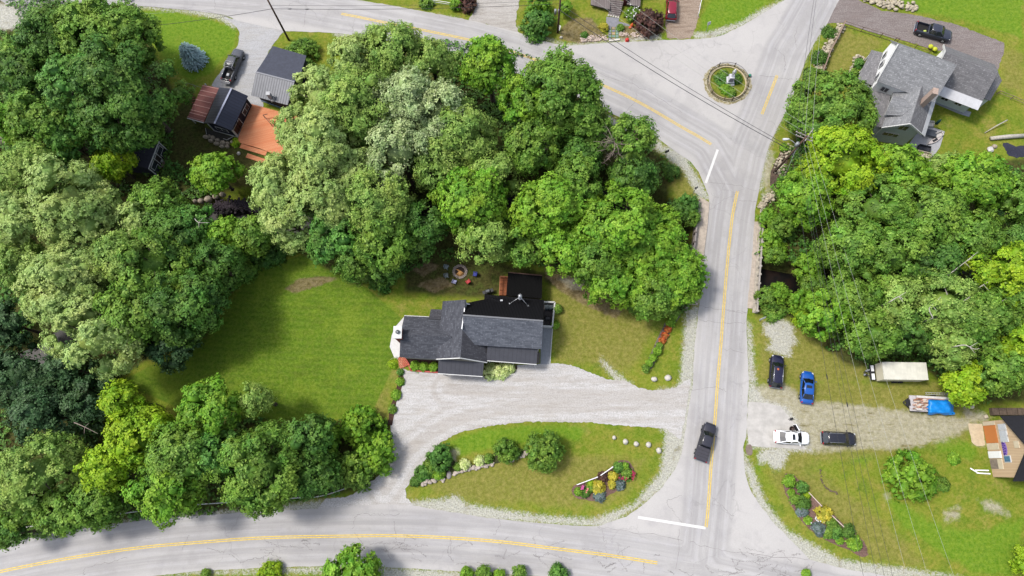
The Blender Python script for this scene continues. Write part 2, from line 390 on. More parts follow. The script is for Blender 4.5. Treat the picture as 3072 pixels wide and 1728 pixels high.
# base sward
g = n.mix(n.ramp(big, .35, .65), S(120, 152, 28), S(144, 164, 44))
g = n.mix(n.ramp(mid, .4, .68), g, S(162, 162, 60))
g = n.mix(n.math('MULTIPLY', n.ramp(n.noise(.28, 6, .75), .52, .66), .7), g, S(184, 170, 92))
g = n.mix(n.math('MULTIPLY', n.ramp(n.noise(.4, 6, .75, n.mapping((1, 1, 1), 2.)), .5, .64), .7), g, S(100, 138, 28))
g = n.mix(n.math('MULTIPLY', soften('lush', .4, .9, 1.2, n.noise(.35, 5, .7)), .85), g, n.mix(n.ramp(mid2, .35, .65), S(94, 156, 14), S(134, 178, 36)))
# dry grass
dry = n.mix(n.ramp(mid2, .3, .7), S(128, 134, 44), S(182, 168, 98))
g = n.mix(n.math('MULTIPLY', soften('dry', .3, .95, 1.6, n.noise(.5, 6, .75)), .8), g, dry)
# mown lawn with faint stripes and blotches
wv = n.n('ShaderNodeTexWave', wave_type='BANDS', bands_direction='Y'); n.l(n.mapping((1, 1, 1), .05), wv.inputs['Vector']); wv.inputs['Scale'].default_value = .32
wv.inputs['Distortion'].default_value = 1.6; wv.inputs['Detail'].default_value = 3; wv.inputs['Detail Scale'].default_value = 2.
lw = n.mix(n.ramp(wv.outputs['Fac'], -.2, 1.2), S(86, 136, 14), S(110, 156, 26))
lw = n.mix(n.math('MULTIPLY', n.ramp(mid, .42, .66), .8), lw, S(124, 160, 30))
lw = n.mix(n.math('MULTIPLY', n.ramp(n.noise(.35, 5, .7, n.mapping((.5, 1.6, 1), .1)), .52, .7), .5), lw, S(66, 92, 14))
lw = n.mix(n.math('MULTIPLY', n.ramp(n.noise(1.1, 6, .8), .4, .62), .55), lw, S(108, 136, 40))
lw = n.mix(n.math('MULTIPLY', n.ramp(n.noise(.16, 4, .7), .5, .66), .6), lw, S(140, 168, 44))
g = n.mix(soften('lawn', .3, .7, .2), g, lw)
# wood floor
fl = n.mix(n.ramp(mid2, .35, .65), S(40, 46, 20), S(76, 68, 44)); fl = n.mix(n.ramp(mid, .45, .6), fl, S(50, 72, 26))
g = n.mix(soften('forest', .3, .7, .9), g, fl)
g = n.mix(n.math('MULTIPLY', soften('straw', .2, .8, 1.1, mid2), .85), g, n.mix(n.ramp(mid2, .4, .6), S(120, 92, 74), S(168, 144, 120)))
sd = n.mix(n.ramp(mid2, .3, .7), S(194, 184, 162), S(236, 228, 212)); sd = n.mix(n.ramp(n.noise(.8, 5, .7, n.mapping((.4, 2, 1), .1)), .55, .7), sd, S(148, 132, 104))
g = n.mix(n.math('MULTIPLY', soften('sand', .25, .85, 1.7, n.noise(.7, 6, .75)), .85), g, sd)
gv = n.mix(n.ramp(fine, .35, .65), S(210, 207, 202), S(246, 244, 240)); gv = n.mix(n.ramp(mid, .55, .7), gv, S(170, 164, 154))
gm_ = n.math('ADD', n.attr('gravel'), n.math('ADD', n.math('MULTIPLY', n.math('SUBTRACT', mid3, .5), 1.5), n.math('MULTIPLY', n.math('SUBTRACT', fine, .5), .8)))
g = n.mix(n.math('MULTIPLY', n.ramp(gm_, .32, .9), .93), g, gv)
# blade-scale speckle on everything
g = n.mix(n.ramp(tiny, .3, .7), n.mix(.22, g, (0.01, .012, .004, 1)), n.mix(.07, g, S(216, 220, 60)))
g = n.mix(n.ramp(fine, .35, .65), n.mix(.16, g, (0.01, .012, .004, 1)), g)
g2 = n.noise(2.4, 3, .8)
g = n.mix(n.ramp(g2, .32, .68), n.mix(.2, g, (0.01, .014, .003, 1)), n.mix(.10, g, S(220, 216, 130)))
n.col(g); n.bump(n.math('ADD', fine, tiny), .5, .06)
me.materials.append(n.m)
og = bpy.data.objects.new('ground', me); COL.objects.link(og); og['kind'] = 'structure'
# water of the brook
n = NT('brook_water', .45, .15); f = n.noise(.5, 5, .6); n.col(n.mix(n.ramp(f, .4, .62), S(10, 8, 8), S(36, 22, 16))); n.bump(n.noise(2., 3), .3, .05)
ribbon(BROOK, 4.6, -2.45).build('brook_water', n.m)['kind'] = 'structure'
# ------------------------------------------------------------------ roads
CL1 = smooth_line([Z('00', *p) for p in ((-200, -60), (900, -60), (1500, -35), (2060, 15), (2576, 100))][:-1]+[Z('10', *p) for p in ((0, 105), (300, 165), (700, 245), (1000, 310), (1300, 395), (1500, 465), (1880, 605), (2240, 770))]+[Z('20', *p) for p in ((0, 965), (100, 1020), (215, 1090))], 6)
CL2 = [Z('20', 780, 380), Z('20', 712, 570), Z('20', 655, 716), Z('20', 598, 862)]
CL3 = smooth_line([P(*p) for p in ((2212, 574), (2198, 643), (2188, 726), (2180, 809), (2171, 919), (2162, 1040))]+[Z('22', *p) for p in ((262, 0), (245, 250), (215, 600), (190, 950), (175, 1080))], 5)
CL4 = smooth_line([Z('02', *p) for p in ((-400, 1500), (0, 1415), (300, 1355), (700, 1285), (1100, 1230), (1500, 1195), (2000, 1160), (2576, 1148))]+[Z('12', *p) for p in ((400, 1145), (800, 1160), (1200, 1190), (1600, 1240), (2000, 1290), (2385, 1350))], 5)
edge = [Z('02', *p) for p in ((-600, 1330), (0, 1225), (250, 1155), (700, 1080), (1150, 1020), (1400, 1000), (1870, 965), (2500, 935))]
edge += [Z('12', *p) for p in ((0, 925), (300, 905), (540, 915), (800, 960), (1100, 1010), (1500, 1052), (1780, 1070), (1930, 1075), (2150, 1000), (2300, 895), (2420, 780), (2520, 640), (2570, 520))]
edge += [Z('21', *p) for p in ((50, 1600), (75, 1449), (90, 1150), (120, 900), (140, 760), (165, 450), (195, 120), (200, 40))]
edge += [Z('20', *p) for p in ((180, 1440), (120, 1300), (60, 1220))]+[Z('10', *p) for p in ((2540, 1160), (2400, 1050), (2250, 950), (2050, 860), (1850, 760), (1500, 620), (1100, 470), (700, 360), (200, 285), (0, 255))]
edge += [Z('00', *p) for p in ((2500, 248), (2150, 235), (1800, 160), (1700, 112), (1400, 75), (1000, 40), (600, 33), (0, 33), (-300, 30))]
edge += [Z('00', *p) for p in ((-300, -160), (1200, -150), (2200, -110))]+[Z('10', *p) for p in ((0, -20), (400, 45), (750, 112), (1000, 160), (1330, 243), (1450, 290), (1600, 330), (1720, 345), (2050, 322), (2500, 300))]
edge += [Z('20', *p) for p in ((0, 300), (120, 295), (280, 275), (450, 195), (600, 105), (800, -20), (960, -160))]
edge += [Z('20', *p) for p in ((1260, -160), (1190, -20), (1090, 180), (1000, 310), (930, 450), (870, 620), (790, 830), (720, 950), (650, 1100), (600, 1300), (575, 1440))]
edge += [Z('21', *p) for p in ((560, 60), (545, 150), (530, 400), (510, 650), (490, 850), (480, 980), (488, 1200), (500, 1440))]+[Z('22', *p) for p in ((490, 130), (480, 400), (455, 480), (460, 600), (480, 720), (520, 820), (600, 940), (700, 1060), (820, 1180), (960, 1325), (1250, 1400), (1700, 1470), (2500, 1600))]
edge += [Z('22', 2400, 1900), Z('12', 2400, 1600), Z('12', 1500, 1450), Z('12', 1100, 1425), Z('12', 700, 1400), Z('12', 300, 1380), Z('12', 0, 1370), Z('02', 1900, 1390), Z('02', 1500, 1410), Z('02', 1150, 1449), Z('02', 400, 1560), Z('02', -600, 1800)]
edge2 = []
for i in range(len(edge)):
    a, b = edge[i], edge[(i+1) % len(edge)]; k = max(1, int((b-a).length/.7))
    edge2 += [(a.x+(b.x-a.x)*j/k+random.gauss(0, .03), a.y+(b.y-a.y)*j/k+random.gauss(0, .03)) for j in range(k)]
n = NT('asphalt', .9, .25)
ln = n.attr('lane'); fine = n.noise(9., 3, .7); med = n.noise(.5, 5, .65); big = n.noise(.09, 3, .6)
a = n.mix(n.ramp(big, .35, .65), S(188, 185, 184), S(204, 201, 199))
sv = n.math('ABSOLUTE', n.math('SUBTRACT', n.math('ABSOLUTE', n.math('SUBTRACT', ln, 1.75)), .8))
tr = n.ramp(sv, .0, .55)
a = n.mix(n.math('MULTIPLY', n.math('MULTIPLY', n.math('SUBTRACT', 1.0, tr), n.ramp(med, .3, .7)), .6), a, S(218, 216, 218))
a = n.mix(n.math('MULTIPLY', n.ramp(n.math('ABSOLUTE', n.math('SUBTRACT', ln, 1.75)), .45, 0.), .22), a, S(176, 174, 178))
a = n.mix(n.math('MULTIPLY', n.ramp(ln, 3.0, 3.9), .5), a, S(226, 222, 218))
a = n.mix(n.math('MULTIPLY', n.ramp(med, .5, .75), .4), a, S(178, 175, 178))
cx_ = n.n('ShaderNodeCombineXYZ'); n.l(n.math('MULTIPLY', ln, 1.9), cx_.inputs[0]); sx_ = n.n('ShaderNodeSeparateXYZ'); n.l(n.coord(), sx_.inputs[0]); n.l(n.math('MULTIPLY', sx_.outputs[0], .05), cx_.inputs[1]); n.l(n.math('MULTIPLY', sx_.outputs[1], .05), cx_.inputs[2])
stk = n.noise(1.3, 4, .65, cx_.outputs[0]); nr_ = n.ramp(ln, 4.2, 2.6); a = n.mix(n.math('MULTIPLY', n.math('MULTIPLY', n.ramp(stk, .46, .66), nr_), .35), a, S(172, 169, 169)); a = n.mix(n.math('MULTIPLY', n.math('MULTIPLY', n.ramp(stk, .5, .3), nr_), .35), a, S(222, 220, 217))
pt_ = n.noise(.22, 4, .55, n.mapping((1, 1, 1), .7)); a = n.mix(n.math('MULTIPLY', n.ramp(pt_, .56, .63), .16), a, S(168, 165, 166))
vo = n.n('ShaderNodeTexVoronoi', feature='DISTANCE_TO_EDGE'); vo.inputs['Scale'].default_value = .16
wn = n.n('ShaderNodeTexNoise'); wn.inputs['Scale'].default_value = .5; wn.inputs['Detail'].default_value = 5; n.l(n.coord(), wn.inputs['Vector'])
vm = n.n('ShaderNodeVectorMath', operation='MULTIPLY_ADD'); n.l(wn.outputs['Color'], vm.inputs[0]); vm.inputs[1].default_value = (3.2, 3.2, 0); n.l(n.coord(), vm.inputs[2]); n.l(vm.outputs[0], vo.inputs['Vector'])
ck = n.math('MULTIPLY', n.ramp(vo.outputs['Distance'], .012, .004), n.ramp(n.noise(.11, 3), .46, .6))
a = n.mix(n.math('MULTIPLY', ck, .18), a, S(112, 108, 110))
a = n.mix(n.ramp(fine, .3, .7), n.mix(.1, a, (.02, .02, .02, 1)), a)
n.col(a); n.bump(fine, .25, .02)
ASPH = n.m
LANES = [CL1+[CL3[0]], [Z('20', 1010, -160), Z('20', 1000, 0), Z('20', 860, 250)]+CL2+[Z('20', 480, 1150)]+CL3+[Z('22', 150, 1330)], CL4+[Z('22', 100, 1400), Z('22', 1200, 1640), Z('22', 2400, 1800)]]
road = sheet('road', edge2, .04, ASPH, .8, LANES)
# cracks as sealed dark lines
def crack_mat():
    m = simple('crack', S(154, 149, 148), .9, .3, 4.); return m
mbk = MB()
def crack(p, w=.05, wob=.22):
    p = smooth_line(p, 8); q = [Vector((a.x+random.gauss(0, wob)*.5, a.y+random.gauss(0, wob)*.5)) for a in p]
    ribbon(q, [w*random.uniform(.4, 1.2) for _ in q], .046, 0, mbk)
for k_, pl in (('12', [(1195, 1000), (1190, 1080), (1150, 1140)]), ('12', [(1930, 1075), (1975, 1120), (1990, 1200), (2005, 1320)]), ('12', [(100, 1090), (110, 1000), (200, 975), (330, 990), (450, 985)]), ('12', [(1930, 1075), (2200, 1120), (2576, 1180)]),
               ('12', [(2576, 850), (2460, 880), (2500, 960), (2560, 1040)]), ('02', [(640, 1449), (640, 1390), (800, 1350), (960, 1310)]), ('22', [(60, 1190), (300, 1260), (520, 1280), (960, 1325)]), ('20', [(580, 575), (740, 590), (830, 600)]),
               ('20', [(700, 370), (760, 420), (775, 500), (760, 540)]), ('20', [(860, 200), (850, 300), (870, 380)]), ('20', [(200, 1380), (400, 1400), (560, 1440)]), ('J', [(250, 260), (400, 150), (530, 90)]), ('J', [(150, 1300), (400, 1340), (650, 1375)]),
               ('21', [(330, 890), (480, 915)]), ('21', [(120, 960), (260, 990), (480, 990)]), ('21', [(300, 1180), (460, 1215)]), ('22', [(60, 50), (240, 30), (330, 60)]), ('10', [(1870, 545), (2250, 660), (2576, 850)]), ('10', [(100, 150), (85, 240)]),
               ('10', [(2120, 860), (2210, 780), (2230, 700)]), ('00', [(1620, 0), (1625, 80)]), ('00', [(2310, 20), (2300, 200)]), ('12', [(2550, 1100), (2530, 1400)]), ('12', [(2120, 1270), (2130, 1320)]), ('00', [(1000, 40), (1500, 80), (1750, 130)]),
               ('22', [(230, 860), (300, 930), (380, 1000)]), ('J', [(560, 150), (760, 170)])):
    crack([Z(k_, *p) for p in pl])
for c_, nn, sx, sy in ((Z('12', 2030, 1360), 12, 2.6, .7), (Z('22', 640, 1410), 34, 3.4, 1.2), (Z('12', 500, 1210), 12, 3.8, .9), (Z('02', 2150, 1210), 8, 1.6, .5), (Z('12', 1150, 1270), 12, 4.2, .8), (Z('12', 350, 1215), 9, 3., .6), (Z('02', 1850, 1300), 12, 4.5, 1.2), (Z('12', 1600, 1290), 7, 3., .5), (Z('22', 350, 1430), 9, 3, .5)):
    for i in range(nn):
        x0 = c_.x+random.gauss(0, sx); y0 = c_.y+random.gauss(0, sy); an = random.gauss(-.08, .35) if random.random() < .65 else random.uniform(0, PI)
        L = random.uniform(.8, 2.6)
        crack([Vector((x0+math.cos(an)*L*t, y0+math.sin(an)*L*t+random.gauss(0, .06), 0)) for t in (0, .35, .7, 1)], .05, .14)
mbk.build('road_cracks', crack_mat())['kind'] = 'structure'
YEL = simple('yellow_line_paint', S(250, 214, 84), .6, .16, 3.); WHT = simple('white_line_paint', S(244, 243, 240), .6, .06, 6.)
my = MB()
for cl in (CL1[24:], CL2[1:], CL3, CL4):
    for o_ in (-.13, .13): ribbon(cl, .125, .052, o_, my)
my.build('yellow_centre_lines', YEL)['kind'] = 'structure'
mw = MB(); ribbon([Z('12', 2238, 1005), Z('22', 172, 1087)], .36, .052, 0, mw); ribbon([Z('20', 264, 1130), Z('20', 174, 1382)], .38, .052, 0, mw)
mw.build('white_stop_lines', WHT)['kind'] = 'structure'
# ------------------------------------------------------------------ gravel drives, paths, sidewalks
def gravel(name, c1, c2, c3, sc_=6., tracks=False):
    n = NT(name, .95, .15); f = n.noise(sc_, 4, .75); m_ = n.noise(.5, 5, .7, n.mapping((.5, 2.2, 1), .05)); b_ = n.noise(.13, 3)
    g = n.mix(n.ramp(f, .34, .66), c1, c2); g = n.mix(n.math('MULTIPLY', n.ramp(m_, .48, .68), .55), g, c3); g = n.mix(n.math('MULTIPLY', n.ramp(b_, .5, .65), .25), g, c3)
    vo = n.n('ShaderNodeTexVoronoi'); vo.inputs['Scale'].default_value = 7; n.l(n.coord(), vo.inputs['Vector'])
    sp = n.ramp(vo.outputs['Color'], .75, .95); g = n.mix(n.math('MULTIPLY', sp, .25), g, S(120, 118, 116))
    g = n.mix(n.math('MULTIPLY', n.ramp(n.noise(.9, 6, .75, n.mapping((.35, 2.6, 1), -.08)), .46, .68), .6), g, tuple(x*.74 for x in c3[:3])+(1,))
    g = n.mix(n.math('MULTIPLY', n.ramp(n.noise(2.6, 4, .8), .5, .7), .22), g, tuple(x*.6 for x in c1[:3])+(1,))
    if tracks:
        ln = n.math('ADD', n.attr('lane'), n.math('MULTIPLY', n.noise(.3, 3), .8)); k = n.ramp(n.math('ABSOLUTE', n.math('SUBTRACT', n.math('FRACT', n.math('DIVIDE', ln, 1.7)), .5)), .12, .34)
        g = n.mix(n.math('MULTIPLY', n.math('MULTIPLY', n.math('SUBTRACT', 1., k), n.ramp(n.attr('lane'), 4.5, 1.)), .32), g, S(176, 166, 154))
    n.col(g); n.bump(f, .6, .04); return n.m
GRV = gravel('pale_gravel', S(196, 193, 191), S(234, 232, 230), S(204, 197, 188), tracks=True)
drv = [Z('11', *p) for p in ((440, 1320), (500, 1350), (730, 1360), (1070, 1390), (1250, 1370), (1320, 1310), (1540, 1290), (1700, 1300), (1850, 1350), (2000, 1410))]+[Z('12', *p) for p in ((2150, -20), (2230, 20), (2330, 48), (2450, 45), (2540, 20), (2590, -20))]
drv += [Z('22', 60, -40), Z('22', 20, 250), Z('12', 2560, 420)]+[Z('12', *p) for p in ((2500, 370), (2440, 335), (2200, 318), (1860, 290), (1400, 285), (1150, 310), (900, 360), (750, 440), (650, 550), (560, 680), (490, 790), (490, 860), (560, 925), (300, 918), (0, 935))]
drv += [Z('02', 2400, 940), Z('02', 2450, 870)]+[Z('12', *p) for p in ((60, 850), (200, 760), (340, 640), (390, 480), (372, 310), (395, 200), (440, 60), (452, 0))]+[Z('11', 448, 1400)]
sheet('gravel_driveway', rag(drv, .06, .3), .024, GRV, .9, [smooth_line([Z('22', 60, 150), Z('12', 2300, 160), Z('12', 1800, 170), Z('12', 1200, 200), Z('12', 800, 300), Z('12', 500, 520), Z('12', 330, 800)]), smooth_line([Z('22', 60, 60), Z('12', 2100, 90), Z('12', 1400, 70), Z('12', 800, 40)])])
sheet('gravel_driveway', rag([Z('00', *p) for p in ((1680, 125), (1770, 190), (1810, 240), (1795, 340), (1720, 470), (1640, 570), (1595, 650), (1860, 790), (1990, 830), (1960, 560), (2050, 345), (2130, 255), (2170, 225))], .08, .45), .022, gravel('grey_gravel', S(184, 184, 186), S(214, 214, 216), S(196, 192, 186)), 1.5)
sheet('gravel_driveway', rag([Z('10', *p) for p in ((960, 150), (1010, 80), (1040, -120), (1370, -120), (1350, 0), (1310, 160), (1345, 252))], .1, .45), .022, gravel('dusty_gravel', S(190, 184, 178), S(216, 212, 206), S(176, 168, 158)), 1.5)
sheet('dirt_driveway', rag([Z('20', *p) for p in ((-130, 120), (-120, 290), (60, 295), (90, 230), (120, 130), (150, -80), (-60, -80))], .08, .45), .022, gravel('brown_dirt', S(160, 140, 124), S(196, 178, 160), S(140, 118, 102)), 1.5)
sheet('stony_driveway', rag([Z('20', *p) for p in ((1160, -30), (1300, -10), (1500, 80), (1750, 112), (2050, 180), (2430, 325), (2420, 400), (2390, 480), (2380, 520), (2200, 520), (2000, 400), (1600, 290), (1330, 215), (1215, 172), (1090, 178))], .07, .5), .022, gravel('mauve_gravel', S(128, 118, 116), S(172, 162, 158), S(140, 126, 122)), 1.5)
CONC = simple('concrete', S(210, 206, 200), .85, .1, .9, bump=.1)
sheet('concrete_apron', rag([Z('22', *p) for p in ((495, 130), (640, 145), (735, 168), (800, 240), (860, 320), (900, 400), (925, 494), (700, 480), (500, 466), (484, 300))], .03, .6), .028, CONC, 1.5)
# ------------------------------------------------------------------ foliage
def leaf_mat(name, cols, trans=.25):
    n = NT(name, .6, .25)
    t = n.attr('tint'); lo = n.attr('lobe')
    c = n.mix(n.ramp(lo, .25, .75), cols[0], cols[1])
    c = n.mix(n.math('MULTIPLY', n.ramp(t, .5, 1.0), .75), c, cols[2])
    gm = n.noise(.33, 3, .6); hue = n.n('ShaderNodeHueSaturation'); n.l(c, hue.inputs['Color'])
    mr = n.n('ShaderNodeMapRange'); n.l(gm, mr.inputs[0]); mr.inputs[1].default_value = .3; mr.inputs[2].default_value = .7; mr.inputs[3].default_value = .478; mr.inputs[4].default_value = .522; n.l(mr.outputs[0], hue.inputs['Hue'])
    mr = n.n('ShaderNodeMapRange'); n.l(n.noise(.5, 3, .6, n.mapping((1, 1, 1), 1.)), mr.inputs[0]); mr.inputs[1].default_value = .3; mr.inputs[2].default_value = .7; mr.inputs[3].default_value = .78; mr.inputs[4].default_value = 1.2; n.l(mr.outputs[0], hue.inputs['Value']); c = hue.outputs[0]
    n.col(c)
    tr = n.n('ShaderNodeBsdfTranslucent'); n.l(c, tr.inputs[0])
    mx = n.n('ShaderNodeMixShader'); mx.inputs[0].default_value = trans+.1
    out = n.t.nodes['Material Output']; n.l(n.b.outputs[0], mx.inputs[1]); n.l(tr.outputs[0], mx.inputs[2]); n.l(mx.outputs[0], out.inputs[0])
    return n.m
q = 2.45
LM = {'W': leaf_mat('sage_leaf', (S(120, 142, 70, q), S(142, 162, 90, q), S(164, 180, 114, q)), .22),
      'V': leaf_mat('silver_leaf', (S(114, 134, 82, q), S(144, 160, 108, q), S(174, 184, 140, q)), .2),
      'O': leaf_mat('olive_sage_leaf', (S(98, 126, 52, q), S(122, 148, 66, q), S(152, 172, 92, q)), .22),
      'M': leaf_mat('mid_green_leaf', (S(72, 104, 32, q), S(96, 128, 42, q), S(126, 156, 66, q)), .22),
      'B': leaf_mat('bright_green_leaf', (S(84, 124, 30, q), S(106, 144, 38, q), S(136, 168, 58, q)), .25),
      'Y': leaf_mat('yellow_green_leaf', (S(104, 138, 22, q), S(130, 158, 30, q), S(160, 180, 50, q)), .28),
      'D': leaf_mat('dark_green_leaf', (S(54, 86, 28, q), S(72, 106, 36, q), S(98, 132, 54, q)), .2),
      'N': leaf_mat('shaded_green_leaf', (S(42, 68, 36, q*.9), S(56, 84, 46, q*.9), S(80, 108, 66, q*.9)), .12),  # darker leaf green, shade of the lower left wood put into the colour
      'T': leaf_mat('blue_green_leaf', (S(60, 98, 36, q), S(80, 122, 46, q), S(108, 148, 66, q)), .2),
      'P': leaf_mat('purple_leaf', (S(62, 44, 40, q), S(84, 56, 48, q), S(108, 84, 66, q)), .15),
      'S': leaf_mat('spruce_needle', (S(106, 130, 128, q), S(138, 162, 164, q), S(176, 194, 196, q)), .1),
      'G': leaf_mat('gold_leaf', (S(132, 134, 40, q), S(166, 156, 48, q), S(190, 178, 76, q)), .2),
      'R': leaf_mat('orange_leaf', (S(150, 76, 36, q), S(176, 92, 46, q), S(120, 130, 52, q)), .2),
      'L': leaf_mat('lavender_leaf', (S(70, 88, 80, q), S(88, 104, 98, q), S(120, 122, 138, q)), .15),
      'C': leaf_mat('variegated_leaf', (S(150, 168, 96, q), S(184, 196, 130, q), S(214, 216, 168, q)), .2)}
BARK = simple('bark', S(96, 82, 70), .9, .25, 5., bump=.4); BIRCH = simple('pale_bark', S(208, 202, 190), .8, .12, 3.); DEADW = simple('grey_dead_wood', S(158, 142, 132), .9, .15, 4.)
def sph(n):
    a = rng.normal(size=(n, 3)); return a/np.linalg.norm(a, axis=1, keepdims=True)
ICO = None
def bough_cores(cores):
    """the leafy inside of each bough: a knobbly closed lump under the outer leaves"""
    nu, nv = 9, 7; V, Q, b = [], [], 0
    for c, r in cores:
        ph = rng.uniform(0, 6.28, 3)
        th = np.clip(np.arange(nv)/(nv-1.), .002, .998)*PI; al = np.arange(nu)*2*PI/nu
        T, A = np.meshgrid(th, al, indexing='ij')
        rr = r*.6*(1+.2*np.sin(3*A+ph[0])*np.sin(T*2+ph[1])+.08*np.sin(5*A+4*T+ph[2]))
        V.append(np.stack([c[0]+rr*np.sin(T)*np.cos(A), c[1]+rr*np.sin(T)*np.sin(A), c[2]+rr*np.cos(T)*.85], -1).reshape(-1, 3))
        i, j = np.meshgrid(np.arange(nv-1), np.arange(nu), indexing='ij'); a0 = i*nu+j; a1 = i*nu+(j+1) % nu
        Q.append(np.stack([a0, a0+nu, a1+nu, a1], -1).reshape(-1, 4)+b)
        b += nu*nv
    return np.concatenate(V), np.concatenate(Q)
def leaves_mesh(name, C, N, size, tint, lobe, mat, asp=.62, cores=None):
    """one small pointed leaf-clump face per centre C, facing N"""
    n = len(C); N = N/np.linalg.norm(N, axis=1, keepdims=True)
    r = sph(n); U = np.cross(N, r); U /= np.linalg.norm(U, axis=1, keepdims=True)+1e-9; Vv = np.cross(N, U)
    s = (size*rng.uniform(.65, 1.35, n))[:, None]
    cup = N*s*.18
    V = np.stack([C-U*s, C+Vv*s*asp-cup, C+U*s, C-Vv*s*asp-cup], 1).reshape(-1, 3)
    Q = np.arange(n*4).reshape(-1, 4)
    if cores:
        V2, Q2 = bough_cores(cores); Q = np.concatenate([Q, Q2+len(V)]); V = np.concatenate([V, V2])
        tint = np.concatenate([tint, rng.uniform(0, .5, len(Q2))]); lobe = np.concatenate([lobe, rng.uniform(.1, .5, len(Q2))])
    me = bpy.data.meshes.new(name); fast_mesh(me, V, Q)
    for nm, va in (('tint', tint), ('lobe', lobe)):
        a = me.attributes.new(nm, 'FLOAT', 'FACE'); a.data.foreach_set('value', va.astype(np.float32))
    me.materials.append(mat); return me
def crown_points(R, az, lobe_r, dens, spread=.5, cone=False, ragged=.12, squash=1.0):
    """centres and normals of leaf clumps on rounded boughs over an uneven dome"""
    area = 2*PI*R*R*1.25
    nl = max(6, int(area/(PI*lobe_r**2)*1.45))
    d = []
    while len(d) < nl:
        v = sph(1)[0]
        if v[2] < -.35: continue
        if all(np.dot(v, u) < math.cos(.75*lobe_r/R*1.1) for u in d[-400:]) or random.random() < .04: d.append(v)
        elif random.random() < .004: nl -= 1
    Cs, Ns, Lb = [], [], []
    cores = []
    ph = rng.uniform(0, 6.28, 3)
    cores.append((np.array([0, 0, az*.12]), min(R*.78, az*.95)))
    for v in d:
        ang = math.atan2(v[1], v[0])
        k = 1+ragged*(math.sin(3*ang+ph[0])+.7*math.sin(5*ang+ph[1]))*(1-max(v[2], 0)**2)*.8+rng.normal()*ragged*.55
        lr = lobe_r*rng.uniform(.42 if lobe_r > 1.05 else .65, 1.25)
        rad = R-lr*.55
        if cone: cc = np.array([v[0]*rad*(1-max(v[2], 0))*1.25*k, v[1]*rad*(1-max(v[2], 0))*1.25*k, v[2]*az])
        else: cc = np.array([v[0]*rad*k, v[1]*rad*k, v[2]*max(az-lr*.4, .3)*(1+rng.normal()*.12)])
        cores.append((cc, lr))
        ns = max(9, int(lr*lr*23))             # twigs on the bough
        t = sph(ns); t = t[(t@v > -.25)]
        if len(t) == 0: continue
        kk = max(3, int(dens*.33))
        tc = cc+t*lr*(rng.uniform(.8, 1.04, (len(t), 1))+.13*np.sin(t[:, :1]*5+ph[0]+v[0]*9)*np.sin(t[:, 1:2]*6+ph[1]+v[1]*9))*np.array([1, 1, .85])
        off = rng.normal(size=(len(t), kk, 3))*(.2*spread*2.0)*np.array([1, 1, .6])
        c3 = (tc[:, None, :]+off).reshape(-1, 3)
        nn = (np.repeat(t, kk, 0)*.95+v*.35+np.array([0, 0, .35])+rng.normal(size=(len(t)*kk, 3))*.36)
        Cs.append(c3); Ns.append(nn); Lb.append(np.full(len(c3), np.clip(.5+rng.normal()*.22, 0, 1))+rng.normal(size=len(c3))*.05)
    # inner leaves so that the crown is not hollow
    m = int(area*2.5); t = sph(m); t[:, 2] = np.abs(t[:, 2])*1.0-.15
    c3 = t*np.array([R*.72, R*.72, az*.7])*rng.uniform(.6, 1, (m, 1))
    if cone: c3[:, :2] *= (1-np.clip(c3[:, 2:3]/az, 0, .9))
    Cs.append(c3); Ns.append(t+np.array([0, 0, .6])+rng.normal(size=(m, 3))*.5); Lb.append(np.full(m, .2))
    return np.concatenate(Cs), np.concatenate(Ns), np.concatenate(Lb), d, cores
STY = {'N': (1.8, 40, .18, .5), 'W': (2.1, 48, .16, .42), 'V': (1.9, 42, .16, .5), 'O': (2.0, 42, .155, .5), 'M': (2.0, 40, .19, .5), 'B': (1.7, 38, .20, .42), 'Y': (1.6, 38, .19, .5), 'D': (2.1, 40, .19, .5), 'T': (1.7, 38, .19, .42)}
